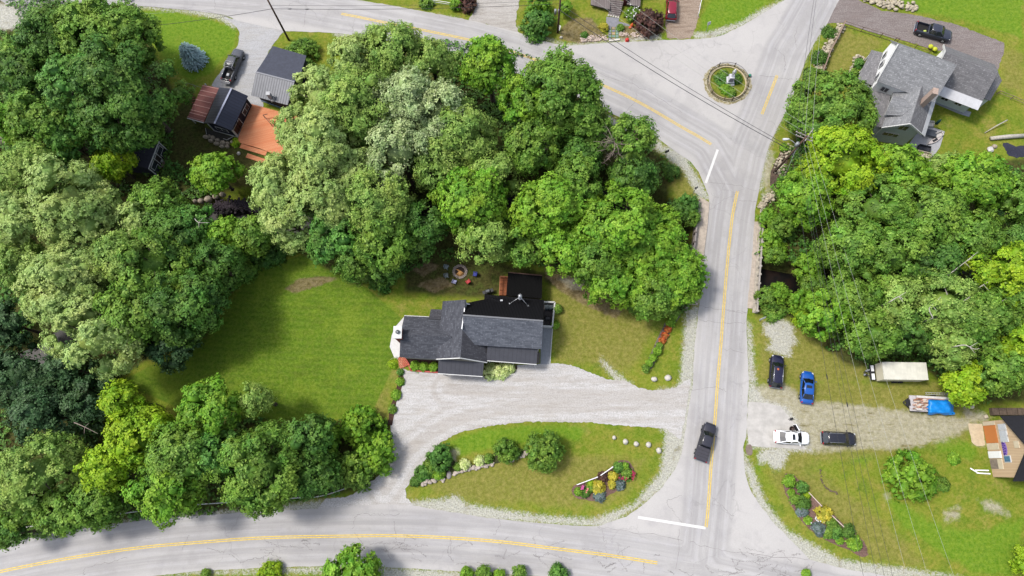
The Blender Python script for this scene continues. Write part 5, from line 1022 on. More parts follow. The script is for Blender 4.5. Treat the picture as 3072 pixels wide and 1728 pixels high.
# white metal eave band, lower side roof and dormer on the wing
mb = MB(); e0, e1 = Ae+Vector((.0, 0, .04)), Ce+Vector((.0, 0, .04)); ou = (Ae-R0s); ou.normalize()
mb.slab([e0+ou*.95, e1+ou*.95, e1, e0], .1); part(mb, 'eave_band', GRL, h)
dz = 6.7
up = lambda x, y, dz: Vz('B', x, y, onp('B', x, y, Aw, Cw, R1s).z+dz)
q0, q1 = up(362, 912, .75), up(450, 718, .75); dr0, dr1 = up(412, 790, 1.7), up(650, 832, .06)
mb = MB(); mb.slab([q0, up(532, 922, .1), dr1, dr0], .1); mb.slab([up(560, 742, .1), q1, dr0, dr1], .1); part(mb, 'dormer_roof', GR1, h)
mb = MB(); mb.raw([Vector((p.x, p.y, 4.6))+Vector((.08, 0, 0)) for p in (q0, q1)]+[q0-Vector((0, 0, .1)), q1-Vector((0, 0, .1)), dr0-Vector((0, 0, .15)), Vector((dr1.x, dr1.y, 4.6))], [(0, 2, 4, 3, 1), (0, 5, 2), (1, 3, 5), (2, 5, 4), (4, 5, 3)]); part(mb, 'dormer_wall', TRIM, h)
# brick chimney
p = Vz('B', 888, 665, 9.6); mb = MB(); mb.box((p.x, p.y, 5.0), (.75, 1.0, 9.2), rz=-.3); part(mb, 'chimney', simple('tan_brick', S(196, 172, 158), .9, .12, 6.), h)
# east wing
R0e, R1e = Vz('B', 985, 262, 7.6), Vz('B', 1536, 468, 7.6); Ae_, Be_ = Vz('B', 958, 640, 4.4), Vz('B', 1372, 772, 4.4)
ue = (R1e-R0e).normalized(); Ae_ = Be_-ue*(R1e-R0e).length; bk = Vz('B', 1500, 392, 4.4)-Be_; bk.z = 0
ft2 = gable(h, Ae_, Be_, Be_+bk, Ae_+bk, R0e, R1e, GR2, SAGE, .35)
mb = MB(); mb.slab([Ae_+ue*1.0-bk.normalized()*1.35+Vector((0, 0, -.55)), Be_-bk.normalized()*1.35+Vector((0, 0, -.55)), Be_+Vector((0, 0, .03)), Ae_+ue*1.0+Vector((0, 0, .03))], .1); part(mb, 'eave_band', GRL, h)
L_ = (ft2[1]-ft2[0]).length
window(h, ft2[0]-bk.normalized()*.02, ft2[1]-bk.normalized()*.02, L_*.47, 1.3, 1.0, .9, grid=1); window(h, ft2[0], ft2[1], L_*.76, 1.3, 1.0, .9, grid=1)
mb = MB(); mb.slab([Ae_+bk*.97+Vector((0, 0, .0)), Ae_+bk*.5+Vector((0, 0, 3.1)), Ae_+bk*.5+Vector((-.14, 0, 3.1))], .05) if False else None
shed_roof(h, [Vz('B', 1450, 765, 2.9), Vz('B', 1572, 560, 2.9), Vz('B', 1535, 478, 3.6), Vz('B', 1392, 745, 3.6)], GR2, 'side_roof', wallm=SAGE)
bk_n = bk.normalized()
_a, _d2 = ft2[0], ft2[3]; wg = [_a, _d2, Vector((_d2.x, _d2.y, 4.4)), Vector((R0e.x+ue.x*.35, R0e.y+ue.y*.35, 7.35)), Vector((_a.x, _a.y, 4.4))]; mb = MB(); mb.loft([[p-ue*.01 for p in wg], [p-ue*.06 for p in wg]]); part(mb, 'gable_wall', WHITEWALL, h)
for _p, _q in ((Be_+bk-ue*(R1e-R0e).length, R0e), (Ae_, R0e)): bar(h, 'rake_board', Vector(_p)-ue*.06, Vector(_q)-ue*.06, .12, .3, TRIM)
sheet('concrete_walkway', [Vz('B', 880, 760, 0), Vz('B', 1255, 885, 0), Vz('B', 1232, 935, 0), Vz('B', 1120, 900, 0), Vz('B', 885, 800, 0)], .03, simple('blue_grey_paving', S(170, 176, 182), .85, .08), 1.5)
# terrace with furniture
sheet('terrace', [Vz('B', 760, 1010, 0), Vz('B', 980, 1085, 0), Vz('B', 930, 1250, 0), Vz('B', 820, 1400, 0), Vz('B', 640, 1340, 0), Vz('B', 560, 1280, 0)], .03, simple('terrace_paving', S(190, 190, 194), .85, .07), 1.5)
def small_box(name, k, x, y, d, rz, col, lab, cat, z0=0, bev=.08, parts=None):
    p = Z(k, x, y, d[2]/2); t = empty(name, (p.x, p.y, z0), rz, lab, cat)
    MB().box((0, 0, d[2]*.5), d, bevel=bev).build('body', simple(cat.replace(' ', '_')+'_'+str(int(x)), col, .6, .08), t)
    return t
def garden_table(k, x, y, rz, col, lab, L=1.5, W=.9):
    p = Z(k, x, y, .7); t = empty('garden_table', (p.x, p.y, .03), rz, lab, 'table'); m = simple('table_%d' % x, col, .6, .06)
    MB().box((0, 0, .72), (L, W, .05), bevel=.02).build('tabletop', m, t)
    for sx in (-1, 1):
        for sy in (-1, 1): MB().box((sx*(L/2-.1), sy*(W/2-.1), .35), (.06, .06, .7)).build('leg', m, t)
garden_table('B', 832, 1098, -.25, S(72, 78, 88), 'dark rectangular garden table on the grey house\'s terrace', 1.9, 1.1)
def sofa(k, x, y, rz, col, lab, L=1.2):
    p = Z(k, x, y, .4); t = empty('garden_bench', (p.x, p.y, .03), rz, lab, 'bench'); m = simple('bench_%d_%d' % (x, y), col, .7, .06)
    MB().box((0, 0, .22), (L, .75, .4), bevel=.06).build('seat', m, t); MB().box((0, .34, .5), (L, .14, .6), bevel=.05).build('backrest', m, t)
    for s in (-1, 1): MB().box((s*L/2, 0, .36), (.12, .75, .5), bevel=.04).build('armrest', m, t)
sofa('B', 918, 1120, .4, S(228, 222, 216), 'pale seat beside the dark garden table'); sofa('B', 832, 1008, -.2, S(232, 230, 224), 'white seat between wing and dark table', .9)
sofa('B', 768, 1260, -.25, S(60, 62, 72), 'long dark outdoor couch on the grey house\'s terrace', 1.8); sofa('B', 760, 1325, -.3, S(222, 208, 184), 'long cream cushioned bench at the terrace\'s lower edge', 2.2)
t = site('patio_umbrella', 'B', 850, 1040, 'closed dark green parasol standing on the grey house\'s terrace', 'umbrella')
MB().tube([(0, 0, 0), (0, 0, 2.5)], .03, 8).build('pole', DKM, t); MB().lathe([(.05, 2.5), (.2, 2.0), (.26, 1.2), (.2, 1.1)], n=10).build('canopy', simple('dark_green_cloth', S(20, 74, 68), .8, .1), t)
t = site('kayak', 'B', 868, 1185, 'white and dark oval boat-like shell lying on the terrace', 'boat')
MB().loft([[Vector((x, y*w_, z)) for x, y, z in ((L_, -.3, .1), (L_, .3, .1), (L_, .25, .35), (L_, -.25, .35))] for L_, w_ in ((-1.3, .1), (-.8, .8), (0, 1.2), (.8, .8), (1.3, .1))]).build('hull', simple('shell_white', S(226, 214, 210), .5, .1), t); MB().box((0, 0, .36), (.9, .35, .06), bevel=.03).build('cockpit', DKM, t); t.rotation_euler = (0, 0, .5)
# ------------------------------------------------------------------ black workshop, dark garage and deck, upper left
NAVY = simple('navy_siding', S(34, 38, 58), .7, .1); NAVYR = ribbed('navy_ribbed_metal', S(58, 62, 80), .5, .13, .55, .4, .3)
h = site('workshop', 'C', 700, 1150, 'navy workshop with black ribbed roof, silver ridge and white framed windows, upper left', 'workshop')
A_, B_ = Vz('C', 352, 1300, 3.0), Vz('C', 568, 785, 3.0); R0, R1 = Vz('C', 500, 1310, 4.3), Vz('C', 748, 798, 4.3); D_, C_ = Vz('C', 748, 1412, 2.9), Vz('C', 988, 908, 2.9)
ft = gable(h, B_, A_, D_, C_, R1, R0, NAVYR, NAVY, .28, th=.12)
bar(h, 'ridge_cap', R0+Vector((0, 0, .05)), R1+Vector((0, 0, .05)), .28, .06, simple('ridge_silver', S(150, 156, 180), .4, .06, metal=.3))
b1, a1, d1, c1 = ft
La = (d1-a1).length; Lb_ = (c1-d1).length
window(h, a1, d1, La*.5, 1.3, 1.9, .75, grid=1); bar(h, 'base_board', a1+Vector((0, -.05, .15)), d1+Vector((0, -.05, .15)), .08, .14, TRIM)
for p in (a1, d1): bar(h, 'corner_board', Vector((p.x, p.y-.03, 0)), Vector((p.x+.001, p.y-.03, 2.9)), .16, .16, TRIM)
window(h, d1, c1, Lb_*.74, 1.0, 1.6, 1.0, grid=1); 
for f in (.1, .2, .31): window(h, d1, c1, Lb_*f, .55, .8, 1.6, glass=simple('brown_glass', S(62, 44, 42), .2, .1))
bar(h, 'base_board', d1+Vector((.05, 0, .15)), c1+Vector((.05, 0, .15)), .08, .14, TRIM)
t = site('lean_to', 'C', 340, 1000, 'open lean-to with red-brown metal roof beside the navy workshop', 'lean-to')
RB = simple('red_brown_metal', S(132, 72, 66), .55, .12, 3., metal=.1); l0, l1, l2, l3 = Vz('C', 105, 1225, 2.2), Vz('C', 332, 745, 2.2), Vz('C', 568, 792, 2.9), Vz('C', 342, 1292, 2.9)
mb = MB(); mb.slab([l0, l1, l2, l3], .08); part(mb, 'roof', RB, t)
PK = simple('pale_batten', S(208, 160, 150), .7, .1)
for f in (.03, .17, .30, .45, .60, .76, .84, .97): bar(t, 'batten', l1.lerp(l0, f)+Vector((0, 0, .05)), l2.lerp(l3, f)+Vector((0, 0, .05)), .09, .05, PK)
bar(t, 'fascia', l0+Vector((0, -.05, -.02)), l3+Vector((0, -.05, -.02)), .08, .14, TRIM)
for p in (l0, l1, l0.lerp(l1, .5)): bar(t, 'post', Vector((p.x+.3, p.y+.2, 0)), Vector((p.x+.301, p.y+.2, 2.15)), .12, .12, TRIM)
t = site('firewood_stack', 'C', 270, 1050, 'reddish split firewood piled under the red-brown lean-to', 'firewood'); mb = MB()
for i in range(26): mb.tube([(random.uniform(-2, 1.6), random.uniform(-2.2, 1.5), .1+random.random()*.9)]+[Vector((0, 0, 0))], .08, 5) if False else mb.box((random.uniform(-.9, .9), -2.3+i*.17, .1+random.random()*.6), (.45, .12, .12), rz=random.gauss(0, .3))
mb.build('logs', simple('red_wood', S(150, 88, 74), .9, .2), t)
GFL = simple('dark_membrane', S(72, 76, 92), .75, .12, 2.); GRB = ribbed('grey_ribbed_metal', S(128, 130, 138), .42, .16, .6, .4, .2)
h = site('garage', 'C', 1400, 700, 'dark garage with smooth upper roof and grey ribbed lower roof, covered by the willow', 'garage')
k0, k1, k2, k3 = Vz('C', 1100, 562, 4.2), Vz('C', 1660, 705, 4.2), Vz('C', 1830, 322, 3.5), Vz('C', 1345, 183, 3.5)
m0, m1 = Vz('C', 1188, 432, 3.95), Vz('C', 1760, 560, 3.95)
mb = MB(); mb.slab([k0, k1, m1, m0], .1); mb.slab([m0, m1, k2, k3], .1); part(mb, 'roof', GFL, h)
j0, j1 = Vz('C', 1030, 900, 2.8), Vz('C', 1560, 1040, 2.8)
mb = MB(); mb.slab([j0, j1, k1, k0], .12); part(mb, 'lower_roof', GRB, h)
bar(h, 'ridge_cap', k0+Vector((0, 0, .05)), k1+Vector((0, 0, .05)), .22, .06, simple('ridge_grey', S(150, 152, 160), .5, .05))
fp = [j0+(k3-j0)*.03+Vector((.5, .35, 0)), j1+Vector((-.4, .35, 0)), k2+Vector((-.35, -.35, 0)), k3+Vector((.35, -.35, 0))]; fp = [Vector((p.x, p.y, 0)) for p in fp]
mb = MB(); mb.raw(fp+[fp[0]+Vector((0, 0, 2.65)), fp[1]+Vector((0, 0, 2.65)), fp[2]+Vector((0, 0, 3.3)), fp[3]+Vector((0, 0, 3.3)), Vector((k0.x+.35, k0.y, 4.0)), Vector((k1.x-.4, k1.y, 4.0))], [(0, 1, 5, 4), (1, 2, 6, 9, 5), (2, 3, 7, 6), (3, 0, 4, 8, 7), (4, 5, 9, 8), (6, 7, 8, 9)]); part(mb, 'wall', NAVY, h)
bar(h, 'base_board', fp[0]+Vector((0, -.05, .2)), fp[1]+Vector((0, -.05, .2)), .08, .3, simple('grey_base', S(130, 150, 172), .8, .1))
p = Vz('C', 1285, 885, 4.0); mb = MB(); mb.box((p.x, p.y, 3.3), (.5, .5, 2.0)); mb.box((p.x, p.y, 4.32), (.62, .62, .1)); part(mb, 'chimney', simple('grey_chimney', S(206, 206, 210), .7, .1), h)
mb = MB(); mb.tube([Vz('C', 1370, 900, 3.6), Vz('C', 1330, 1000, 2.9)], .06, 6); part(mb, 'vent_pipe', simple('pale_pipe', S(196, 196, 196), .6, .05), h)
DK = planks('salmon_decking', S(236, 146, 100), S(248, 172, 126), .15, 1, -.25)
t = site('timber_deck', '00', 1950, 950, 'orange-salmon timber deck between the workshop and the willow', 'deck')
mb = MB(); mb.prism([Z('00', 1893, 783, .35), Z('00', 2250, 880, .35), Z('00', 2140, 1190, .35), Z('00', 1955, 1118, .35), Z('00', 1790, 1072, .35), Z('00', 1800, 1030, .35)], 0, .35); part(mb, 'boards', DK, t)
for i, (a_, b2_) in enumerate((((1815, 1100), (2010, 1160)), ((1860, 1170), (2020, 1225)))):
    mb = MB(); c0, c1_ = Z('00', *a_, .2), Z('00', *b2_, .2); bar(t, 'step', Vector((c0.x, c0.y, .1+.08*(1-i))), Vector((c1_.x, c1_.y, .1+.08*(1-i))), .75, .12, DK)
bar(t, 'rail', Z('00', 1985, 868, 1.3), Z('00', 2040, 930, 1.3), .09, .06, simple('dark_rail', S(92, 54, 44), .7, .1)); bar(t, 'rail', Z('00', 1985, 868, 1.3), Z('00', 2020, 860, 1.3), .09, .06, simple('dark_rail', S(92, 54, 44), .7, .1))
for q_ in ((1985, 868), (2040, 930)): p = Z('00', *q_, 1.3); bar(t, 'rail_post', Vector((p.x, p.y, .35)), Vector((p.x+.001, p.y, 1.3)), .09, .09, simple('dark_rail', S(92, 54, 44), .7, .1))
t = site('stone_patio_base', 'K', 800, 520, 'dark raised gravel patch edged by boulders below the workshop', 'terrace')
mb = MB(); mb.prism([Z('K', 640, 360, 0), Z('K', 760, 420, 0), Z('K', 1300, 590, 0), Z('K', 1180, 690, 0), Z('K', 900, 640, 0), Z('K', 650, 540, 0)], 0, .25); part(mb, 'fill', simple('dark_gravel', S(74, 72, 66), .95, .3, 8.), t)
bar(t, 'hose_rail', Z('K', 615, 355, .5), Z('K', 640, 500, .5), .05, .05, TRIM); bar(t, 'hose_rail', Z('K', 1045, 610, .5), Z('K', 1130, 640, .5), .05, .05, TRIM); bar(t, 'hose_rail', Z('K', 1130, 640, .5), Z('K', 1290, 560, .5), .05, .05, TRIM)
BLD = simple('boulder', S(196, 182, 162), .9, .2, 2.); BLDW = simple('white_boulder', S(232, 226, 214), .9, .1, 2.)
def boulder(k, x, y, rx, ry, lab, grp, hgt=.6, mat=None, z0=0, rz=0):
    p = Z(k, x, y, hgt*.6); s_ = scale_at(p)/ZM[k][2]
    mb = MB(); rock(mb, (0, 0, -.08), (rx*s_, ry*s_, hgt+.08), n=9); o = mb.build('boulder', mat or BLD); o.location = (p.x, p.y, z0); o.rotation_euler = (0, 0, rz)
    return tag(o, lab, 'boulder', grp)
for i, (x, y, rx, ry, w_) in enumerate(((625, 560, 78, 45, 'long pale boulder leftmost'), (715, 545, 30, 28, 'smallest boulder near the left end'), (785, 580, 62, 52, 'round boulder second big one from the left'), (740, 650, 62, 36, 'flat boulder on the lower row, left'), (900, 640, 66, 46, 'grey boulder in the middle'), (880, 720, 72, 42, 'orange-tinted boulder in the lower row'), (1030, 700, 72, 60, 'largest tan boulder'), (1010, 790, 66, 38, 'flat pale boulder lowest'), (1150, 715, 46, 36, 'grey boulder right of the largest tan one'), (1135, 790, 50, 44, 'yellowish boulder at the lower right'), (1250, 690, 42, 46, 'rightmost boulder at the deck corner'))):
    boulder('K', x, y, rx, ry, w_+' of the heap below the workshop', 'boulders below the workshop', .7, rz=0)
boulder('K', 1410, 960, 40, 44, 'single pale stone between the deck and the loose tree', None, .5, BLDW)
for x, y, r, w_ in ((100, 175, 26, 'small whitish stone, leftmost above the brook'), (170, 170, 36, 'pinkish boulder second from the left above the brook'), (258, 150, 44, 'largest pinkish boulder above the brook'), (350, 118, 38, 'tan boulder right of the largest above the brook'), (435, 92, 36, 'boulder half under the loose light tree above the brook')): boulder('T', x, y, r, r*.9, w_, 'boulders above the brook', .8)
PUR = simple('purple_grey_stone', S(66, 56, 64), .9, .3, 3.)
t = site('brook_stones', '01', 1750, 150, 'bank of dark purple-grey rubble along the brook', 'rubble'); mb = MB()
for i in range(420):
    f = random.random(); p = Z('T', 200+f*700, 290-80*math.sin(f*3.0)+random.gauss(0, 1)*34, 0); rock(mb, (p.x, p.y, -.25+random.random()*.1), (random.uniform(.12, .3), random.uniform(.12, .28), .2), n=5)
part(mb, 'stones', PUR, t)
# small shed at the left
h = site('garden_shed', 'L', 800, 700, 'dark shed with white framed windows and corner boards among the left trees', 'shed')
A_, B_ = Vz('L', 870, 1105, 3.0), Vz('L', 1200, 238, 3.0); C_, D_ = Vz('L', 330, 60, 3.0), Vz('L', -60, 960, 3.0); R1, R0 = (B_+C_)/2+Vector((0, 0, 1.1)), (A_+D_)/2+Vector((0, 0, 1.1))
ft = gable(h, B_, A_, D_, C_, R1, R0, simple('black_roof_felt', S(52, 52, 66), .8, .15), NAVY, .22, th=.12) if False else gable(h, A_, B_, C_, D_, R0, R1, simple('black_roof_felt', S(46, 46, 60), .8, .15), NAVY, .15, th=.12)
a1, b1 = ft[0], ft[1]; L_ = (b1-a1).length
bar(h, 'fascia', A_+Vector((.05, 0, -.06)), B_+Vector((.05, 0, -.06)), .1, .18, TRIM)
for f in (.22, .8): window(h, a1, b1, L_*f, 1.25, 1.15, 1.0)
for f in (0, .415, .61, 1.0): p = a1.lerp(b1, f); bar(h, 'corner_board', Vector((p.x+.04, p.y, 0)), Vector((p.x+.041, p.y, 2.85)), .13, .13, TRIM)
p = a1.lerp(b1, .51); window(h, a1, b1, L_*.51, .1, 1.5, 2.1, glass=simple('dark_doorway', S(56, 46, 40), .8, .2))
t = site('wooden_ramp', 'L', 1340, 850, 'weathered step platform with clutter before the dark shed', 'platform'); mb = MB(); mb.prism([Z('L', 1310, 700, .2), Z('L', 1400, 705, .2), Z('L', 1440, 760, .2), Z('L', 1330, 1050, .2), Z('L', 1200, 960, .2)], 0, .2); part(mb, 'boards', simple('weathered_boards', S(150, 128, 112), .9, .15), t)
mb = MB(); p = Z('L', 1260, 860, .5); mb.box(p, (.8, .6, .5), bevel=.1, rz=.5); part(mb, 'crate', simple('pale_plastic', S(176, 176, 170), .6, .1), t)
t = site('wire_fence', 'C', 200, 740, 'short rail fence from the red-brown lean-to to the left trees', 'fence')
p0, p1 = Z('C', 60, 705, 1.), Z('C', 320, 790, 1.); bar(t, 'rail', p0, p1, .05, .05, simple('grey_wood', S(150, 150, 136), .8, .1))
for f in (0, .5, 1): p = p0.lerp(p1, f); bar(t, 'post', Vector((p.x, p.y, 0)), Vector((p.x+.001, p.y, 1.1)), .08, .08, simple('grey_wood', S(150, 150, 136), .8, .1))
# ------------------------------------------------------------------ tan house with the purple sign, right edge
TAN = planks('tan_siding', S(232, 200, 162), S(242, 212, 176), .2, 1); TAN2 = simple('cream_panel', S(242, 226, 196), .8, .06)
h = site('tan_shop_house', 'E', 700, 700, 'tan gabled house with black roof and purple sign at the right photo edge', 'house')
Wn, Ws = Vector(P(2948, 1265, 0)), Vector(P(2979.5, 1431, 0)); wu = (Ws-Wn).normalized(); wn = Vector((wu.y, -wu.x, 0)); WL = (Ws-Wn).length
if wn.x > 0: wn = -wn
inn = -wn; ze, zr = 4.9, 8.4; DL = 13.
prof = [Wn, Ws, Ws+Vector((0, 0, ze)), Wn.lerp(Ws, .5)+Vector((0, 0, zr)), Wn+Vector((0, 0, ze))]
mb = MB(); mb.loft([prof, [p+inn*DL for p in prof]]); part(mb, 'wall', TAN, h)
FELT = simple('black_shingles', S(38, 38, 46), .9, .15, 3.)
o_ = inn*-.45; pk = Wn.lerp(Ws, .5)+Vector((0, 0, zr+.16)); sl = (ze-zr)/(WL/2)
for s, e in ((-1, Wn), (1, Ws)):
    ev = e+wu*s*.5+Vector((0, 0, ze+.16+sl*.5)); mb = MB()
    mb.slab([ev+o_*-2.2 if False else ev+o_, ev+inn*(DL+.4), pk+inn*(DL+.4), pk+o_], .14); part(mb, 'roof', FELT, h)
def onwall(s, z): return Wn+wu*s+Vector((0, 0, z))
def panel(name, s, z, w_, h_, mat, th=.06, par=h, lab=None):
    mb = MB(); c = onwall(s, z+h_/2)+wn*(th/2+.004); mb.box(c, (w_, th, h_), math.atan2(wu.y, wu.x)); o = part(mb, name, mat, par)
    if lab: o['label'] = lab
    return o
PLY = planks('orange_plywood', S(226, 142, 78), S(240, 164, 100), 1.2, 0); DW = simple('dark_doorway2', S(60, 54, 50), .8, .1)
sc_ = WL/8.2
panel('panel', .35*sc_, 0, .55*sc_, 2.5, TAN2, .05); panel('plywood_panel', 1.95*sc_, 0, 2.6*sc_, 2.5, PLY, .07, lab='orange plywood boarding on the lower wall')
panel('panel', 3.75*sc_, 0, .95*sc_, 2.4, TAN2, .06); panel('door', 4.95*sc_, .1, 1.0*sc_, 2.5, WHITEWALL, .16)
panel('panel', 6.3*sc_, 0, 1.4*sc_, 1.6, simple('grey_board', S(164, 148, 134), .9, .15), .05); panel('panel', 6.3*sc_, 1.62, 1.5*sc_, .95, TAN2, .07)
window(h, Wn, Ws, 1.0, 3, .1, .1) if False else None
def shopwin(s, z, w_, h_, m_, lab=None):
    f = panel('window', s, z, w_+.2, h_+.2, TRIM, .09, lab=lab); mb = MB(); c = onwall(s, z+.1+h_/2)+wn*.1; mb.box(c, (w_, .06, h_), math.atan2(wu.y, wu.x)); g = mb.build('pane', m_, f); g.data.transform(Matrix.Translation(h.location).inverted())
WG = simple('bright_window', S(226, 230, 238), .2, .05)
for s in (1.05, 1.95, 2.75): shopwin(s*sc_, 3.1, .75*sc_, 1.35, WG)
shopwin(5.6*sc_, 3.1, .8*sc_, 1.1, simple('blue_window', S(96, 140, 176), .2, .2)); panel('light_panel', 3.6*sc_, 5.6, .9, .9, TAN2, .1)
# half-round purple sign
PU = simple('purple_sign', S(150, 120, 206), .7, .08); PU2 = simple('purple_lettering', S(84, 50, 150), .7, .05); c = onwall(4.1*sc_, 3.15)+wn*.02
pts = [c+wu*(1.25*math.cos(a_))+Vector((0, 0, .85*math.sin(a_))) for a_ in [PI*k/16 for k in range(17)]]
mb = MB(); mb.loft([pts, [p+wn*.06 for p in pts]]); so_ = part(mb, 'sign', PU, h); mb = MB()
for k in range(7):
    a_ = PI*(.12+.76*k/6); q_ = c+wu*(.92*math.cos(a_))+Vector((0, 0, .58*math.sin(a_)))+wn*.075; mb.box(q_, (.16, .03, .26 if k % 2 else .2), math.atan2(wu.y, wu.x), 0, 0)
for k in range(6): q_ = c+wu*(-.7+.28*k)+Vector((0, 0, .2))+wn*.075; mb.box(q_, (.14, .03, .18 if k % 2 else .26), math.atan2(wu.y, wu.x))
g = mb.build('lettering', PU2, so_); g.data.transform(Matrix.Translation(h.location).inverted())
sheet('worn_step', rag([Z('E', *p) for p in ((30, 310), (280, 310), (335, 700), (180, 715), (80, 640), (60, 480))], .04, .4), .02, simple('sandy_slab', S(226, 206, 172), .9, .1, 2.), 1.5)
t = site('retaining_wall', 'E', 700, 90, 'low dark brown timber retaining wall above the tan house', 'wall'); RW = simple('brown_timber', S(112, 96, 82), .9, .2)
for i, (x0, x1) in enumerate(((440, 560), (565, 700), (705, 890), (895, 1100))): bar(t, 'panel', Z('E', x0, 90, .4), Z('E', x1-6, 90, .4), 1.0, .7, RW)
t = site('scrap_boards', 'E', 250, 1170, 'white boards lying on the grass beside the tan house', 'boards')
for a_, b2_ in (((65, 1115), (200, 1195)), ((180, 1200), (430, 1215)), ((150, 1150), (400, 1155))): bar(t, 'board', Z('E', *a_, .1), Z('E', *b2_, .14), .16, .05, WHITEWALL)
small_box('bucket', 'E', 348, 180, (.5, .5, .4), .3, S(222, 208, 186), 'small pale box on the sand above the tan house', 'box')
boulder('D', 1355, 600, 40, 38, 'white stone lump beside the tan house\'s yellow-green tree', None, .3, BLDW)
# ------------------------------------------------------------------ cottage at the top edge
WG2 = planks('weathered_decking', S(128, 118, 116), S(156, 146, 144), .16, 0)
h = site('cottage', 'F', 1400, -150, 'dark red cottage cut by the top edge, with grey porch decks and steps', 'cottage'); DR = simple('dark_red_siding', S(104, 36, 44), .8, .12)
mb = MB(); q_ = [Z('F', 1000, -60, 0), Z('F', 1780, -60, 0), Z('F', 1780, -700, 0), Z('F', 1000, -700, 0)]; mb.prism(q_, 0, 3.2); part(mb, 'wall', DR, h)
A_, B_, C_, D_ = [Vector((p.x+a, p.y+b, 3.3)) for p, a, b in zip(q_, (-.4, .4, .4, -.4), (-.3, -.3, .3, .3))]; gable(h, A_, B_, C_, D_, (A_+D_)/2+Vector((0, 0, 2)), (B_+C_)/2+Vector((0, 0, 2)), SH_DK3, DR, wall=False)
mb = MB(); mb.prism([Z('F', 1040, 62, .9), Z('F', 1045, -90, .9), Z('F', 1320, -90, .9), Z('F', 1308, 132, .9)], .7, .9); part(mb, 'porch_deck', WG2, h)
mb = MB(); mb.prism([Z('F', 1550, 58, .9), Z('F', 1555, -90, .9), Z('F', 1750, -90, .9), Z('F', 1735, 90, .9)], .7, .9); part(mb, 'porch_deck', WG2, h)
bar(h, 'deck_beam', Z('F', 1040, 66, .6), Z('F', 1308, 136, .6), .12, .3, simple('dark_porch_board', S(92, 82, 78), .9, .1)); bar(h, 'deck_beam', Z('F', 1550, 62, .6), Z('F', 1735, 94, .6), .12, .3, simple('dark_porch_board', S(92, 82, 78), .9, .1))  # both deck beams use one dark brown-grey board colour
mb = MB(); mb.prism([Z('F', 1505, -40, .5), Z('F', 1560, -40, .5), Z('F', 1556, 52, .5), Z('F', 1495, 60, .5)], 0, 1.6); part(mb, 'porch_wall', DR, h)
for i in range(8):
    f = i/7; a_ = Z('F', 1320-30*f, 0+195*f, .9-.8*f); b2_ = Z('F', 1500-50*f, 25+195*f, .9-.8*f); bar(h, 'step', a_, b2_, .34, .07, WG2)
t = site('stone_edging', 'F', 1360, 228, 'row of five white square stones at the foot of the porch steps', 'edging')
for i in range(5): p = Z('F', 1292+i*34, 215+i*7, .1); mb = MB(); mb.box(p, (.3, .28, .16), bevel=.04); part(mb, 'stone', BLDW, t)
FLG = simple('flagstone', S(152, 152, 160), .9, .12, 1.5); FLG2 = simple('tan_flagstone', S(186, 164, 136), .9, .12, 2.)
sheet('flagstone_path', [Z('F', *p) for p in ((1262, 235), (1440, 255), (1432, 300), (1580, 345), (1590, 370), (1420, 350), (1400, 380), (1290, 378), (1258, 310))], .03, FLG, 1.5)
t = site('flagstone_steps', 'F', 1370, 470, 'multicoloured square flagstones leading down to the road', 'path')
cols_ = [FLG, FLG2, simple('greenish_flagstone', S(146, 172, 160), .9, .1), simple('peach_flagstone', S(214, 184, 146), .9, .1)]
for r_ in range(5):
    for c_ in range(3):
        x = 1305+c_*50+r_*0; y = 395+r_*38; p = Z('F', x+6, y, .05); mb = MB(); mb.box(p, (.48, .42, .09), bevel=.02, rz=random.gauss(0, .03)); part(mb, 'flagstone', cols_[(r_*2+c_+r_*c_) % 4], t)
bar(t, 'kerb', Z('F', 1296, 575, .1), Z('F', 1450, 555, .1), .3, .2, BLDW)
t = site('rock_border', 'F', 1100, 560, 'border of whitish and pink rocks along the road before the cottage', 'rocks'); mb = MB()
for i in range(230):
    if i == 150: part(mb, 'rocks', simple('pinkish_rock', S(220, 200, 186), .9, .15, 1.), t); t = site('rock_border', 'F', 1600, 510, 'border of pinkish rocks right of the flagstone steps, under the smoke bush', 'rocks'); mb = MB()
    x = random.uniform(900, 1290) if i < 150 else random.uniform(1440, 1840); base = 590-(x-900)*.06 if i < 150 else 505+(x-1440)*.06; y = base-abs(random.gauss(0, 42 if i < 150 else 26)); p = Z('F', x, y, 0); r_ = random.uniform(.08, .22); rock(mb, (p.x, p.y, 0), (r_, r_*.8, r_*.9), n=6)
t = t if True else t
for x in []: p = Z('F', x, 540+random.gauss(0, 12), 0); rock(mb, (p.x, p.y, 0), (.2, .16, .15), n=5)
part(mb, 'rocks', simple('pinkish_rock', S(220, 200, 186), .9, .15, 1.), t)
boulder('F', 625, 522, 22, 18, 'single white rock at the left end of the cottage\'s rock border', None, .4, BLDW)
def gnome(name, k, x, y, lab, col, cat, hgt=.7):
    p = Z(k, x, y, .1); t = empty(name, (p.x, p.y, 0), 0, lab, cat); MB().lathe([(.05, 0), (.26, .08), (.32, .3), (.2, .5), (.08, hgt)], n=12).build('body', simple(name+'_col', col, .6, .1), t)
    return t
t = gnome('garden_ornament', 'F', 1618, 368, 'orange upright garden ornament beside the smoke bush', S(236, 110, 60), 'ornament', .9); MB().box((-.3, -.25, .12), (.4, .35, .2), bevel=.06).build('foot', simple('garden_ornament_col', S(236, 110, 60)), t)
t = gnome('traffic_marker', 'F', 1552, 565, 'small red marker cone on the road verge', S(232, 60, 48), 'cone', .5); MB().box((0, 0, .03), (.6, .6, .06)).build('foot', simple('traffic_marker_col', S(232, 60, 48)), t)
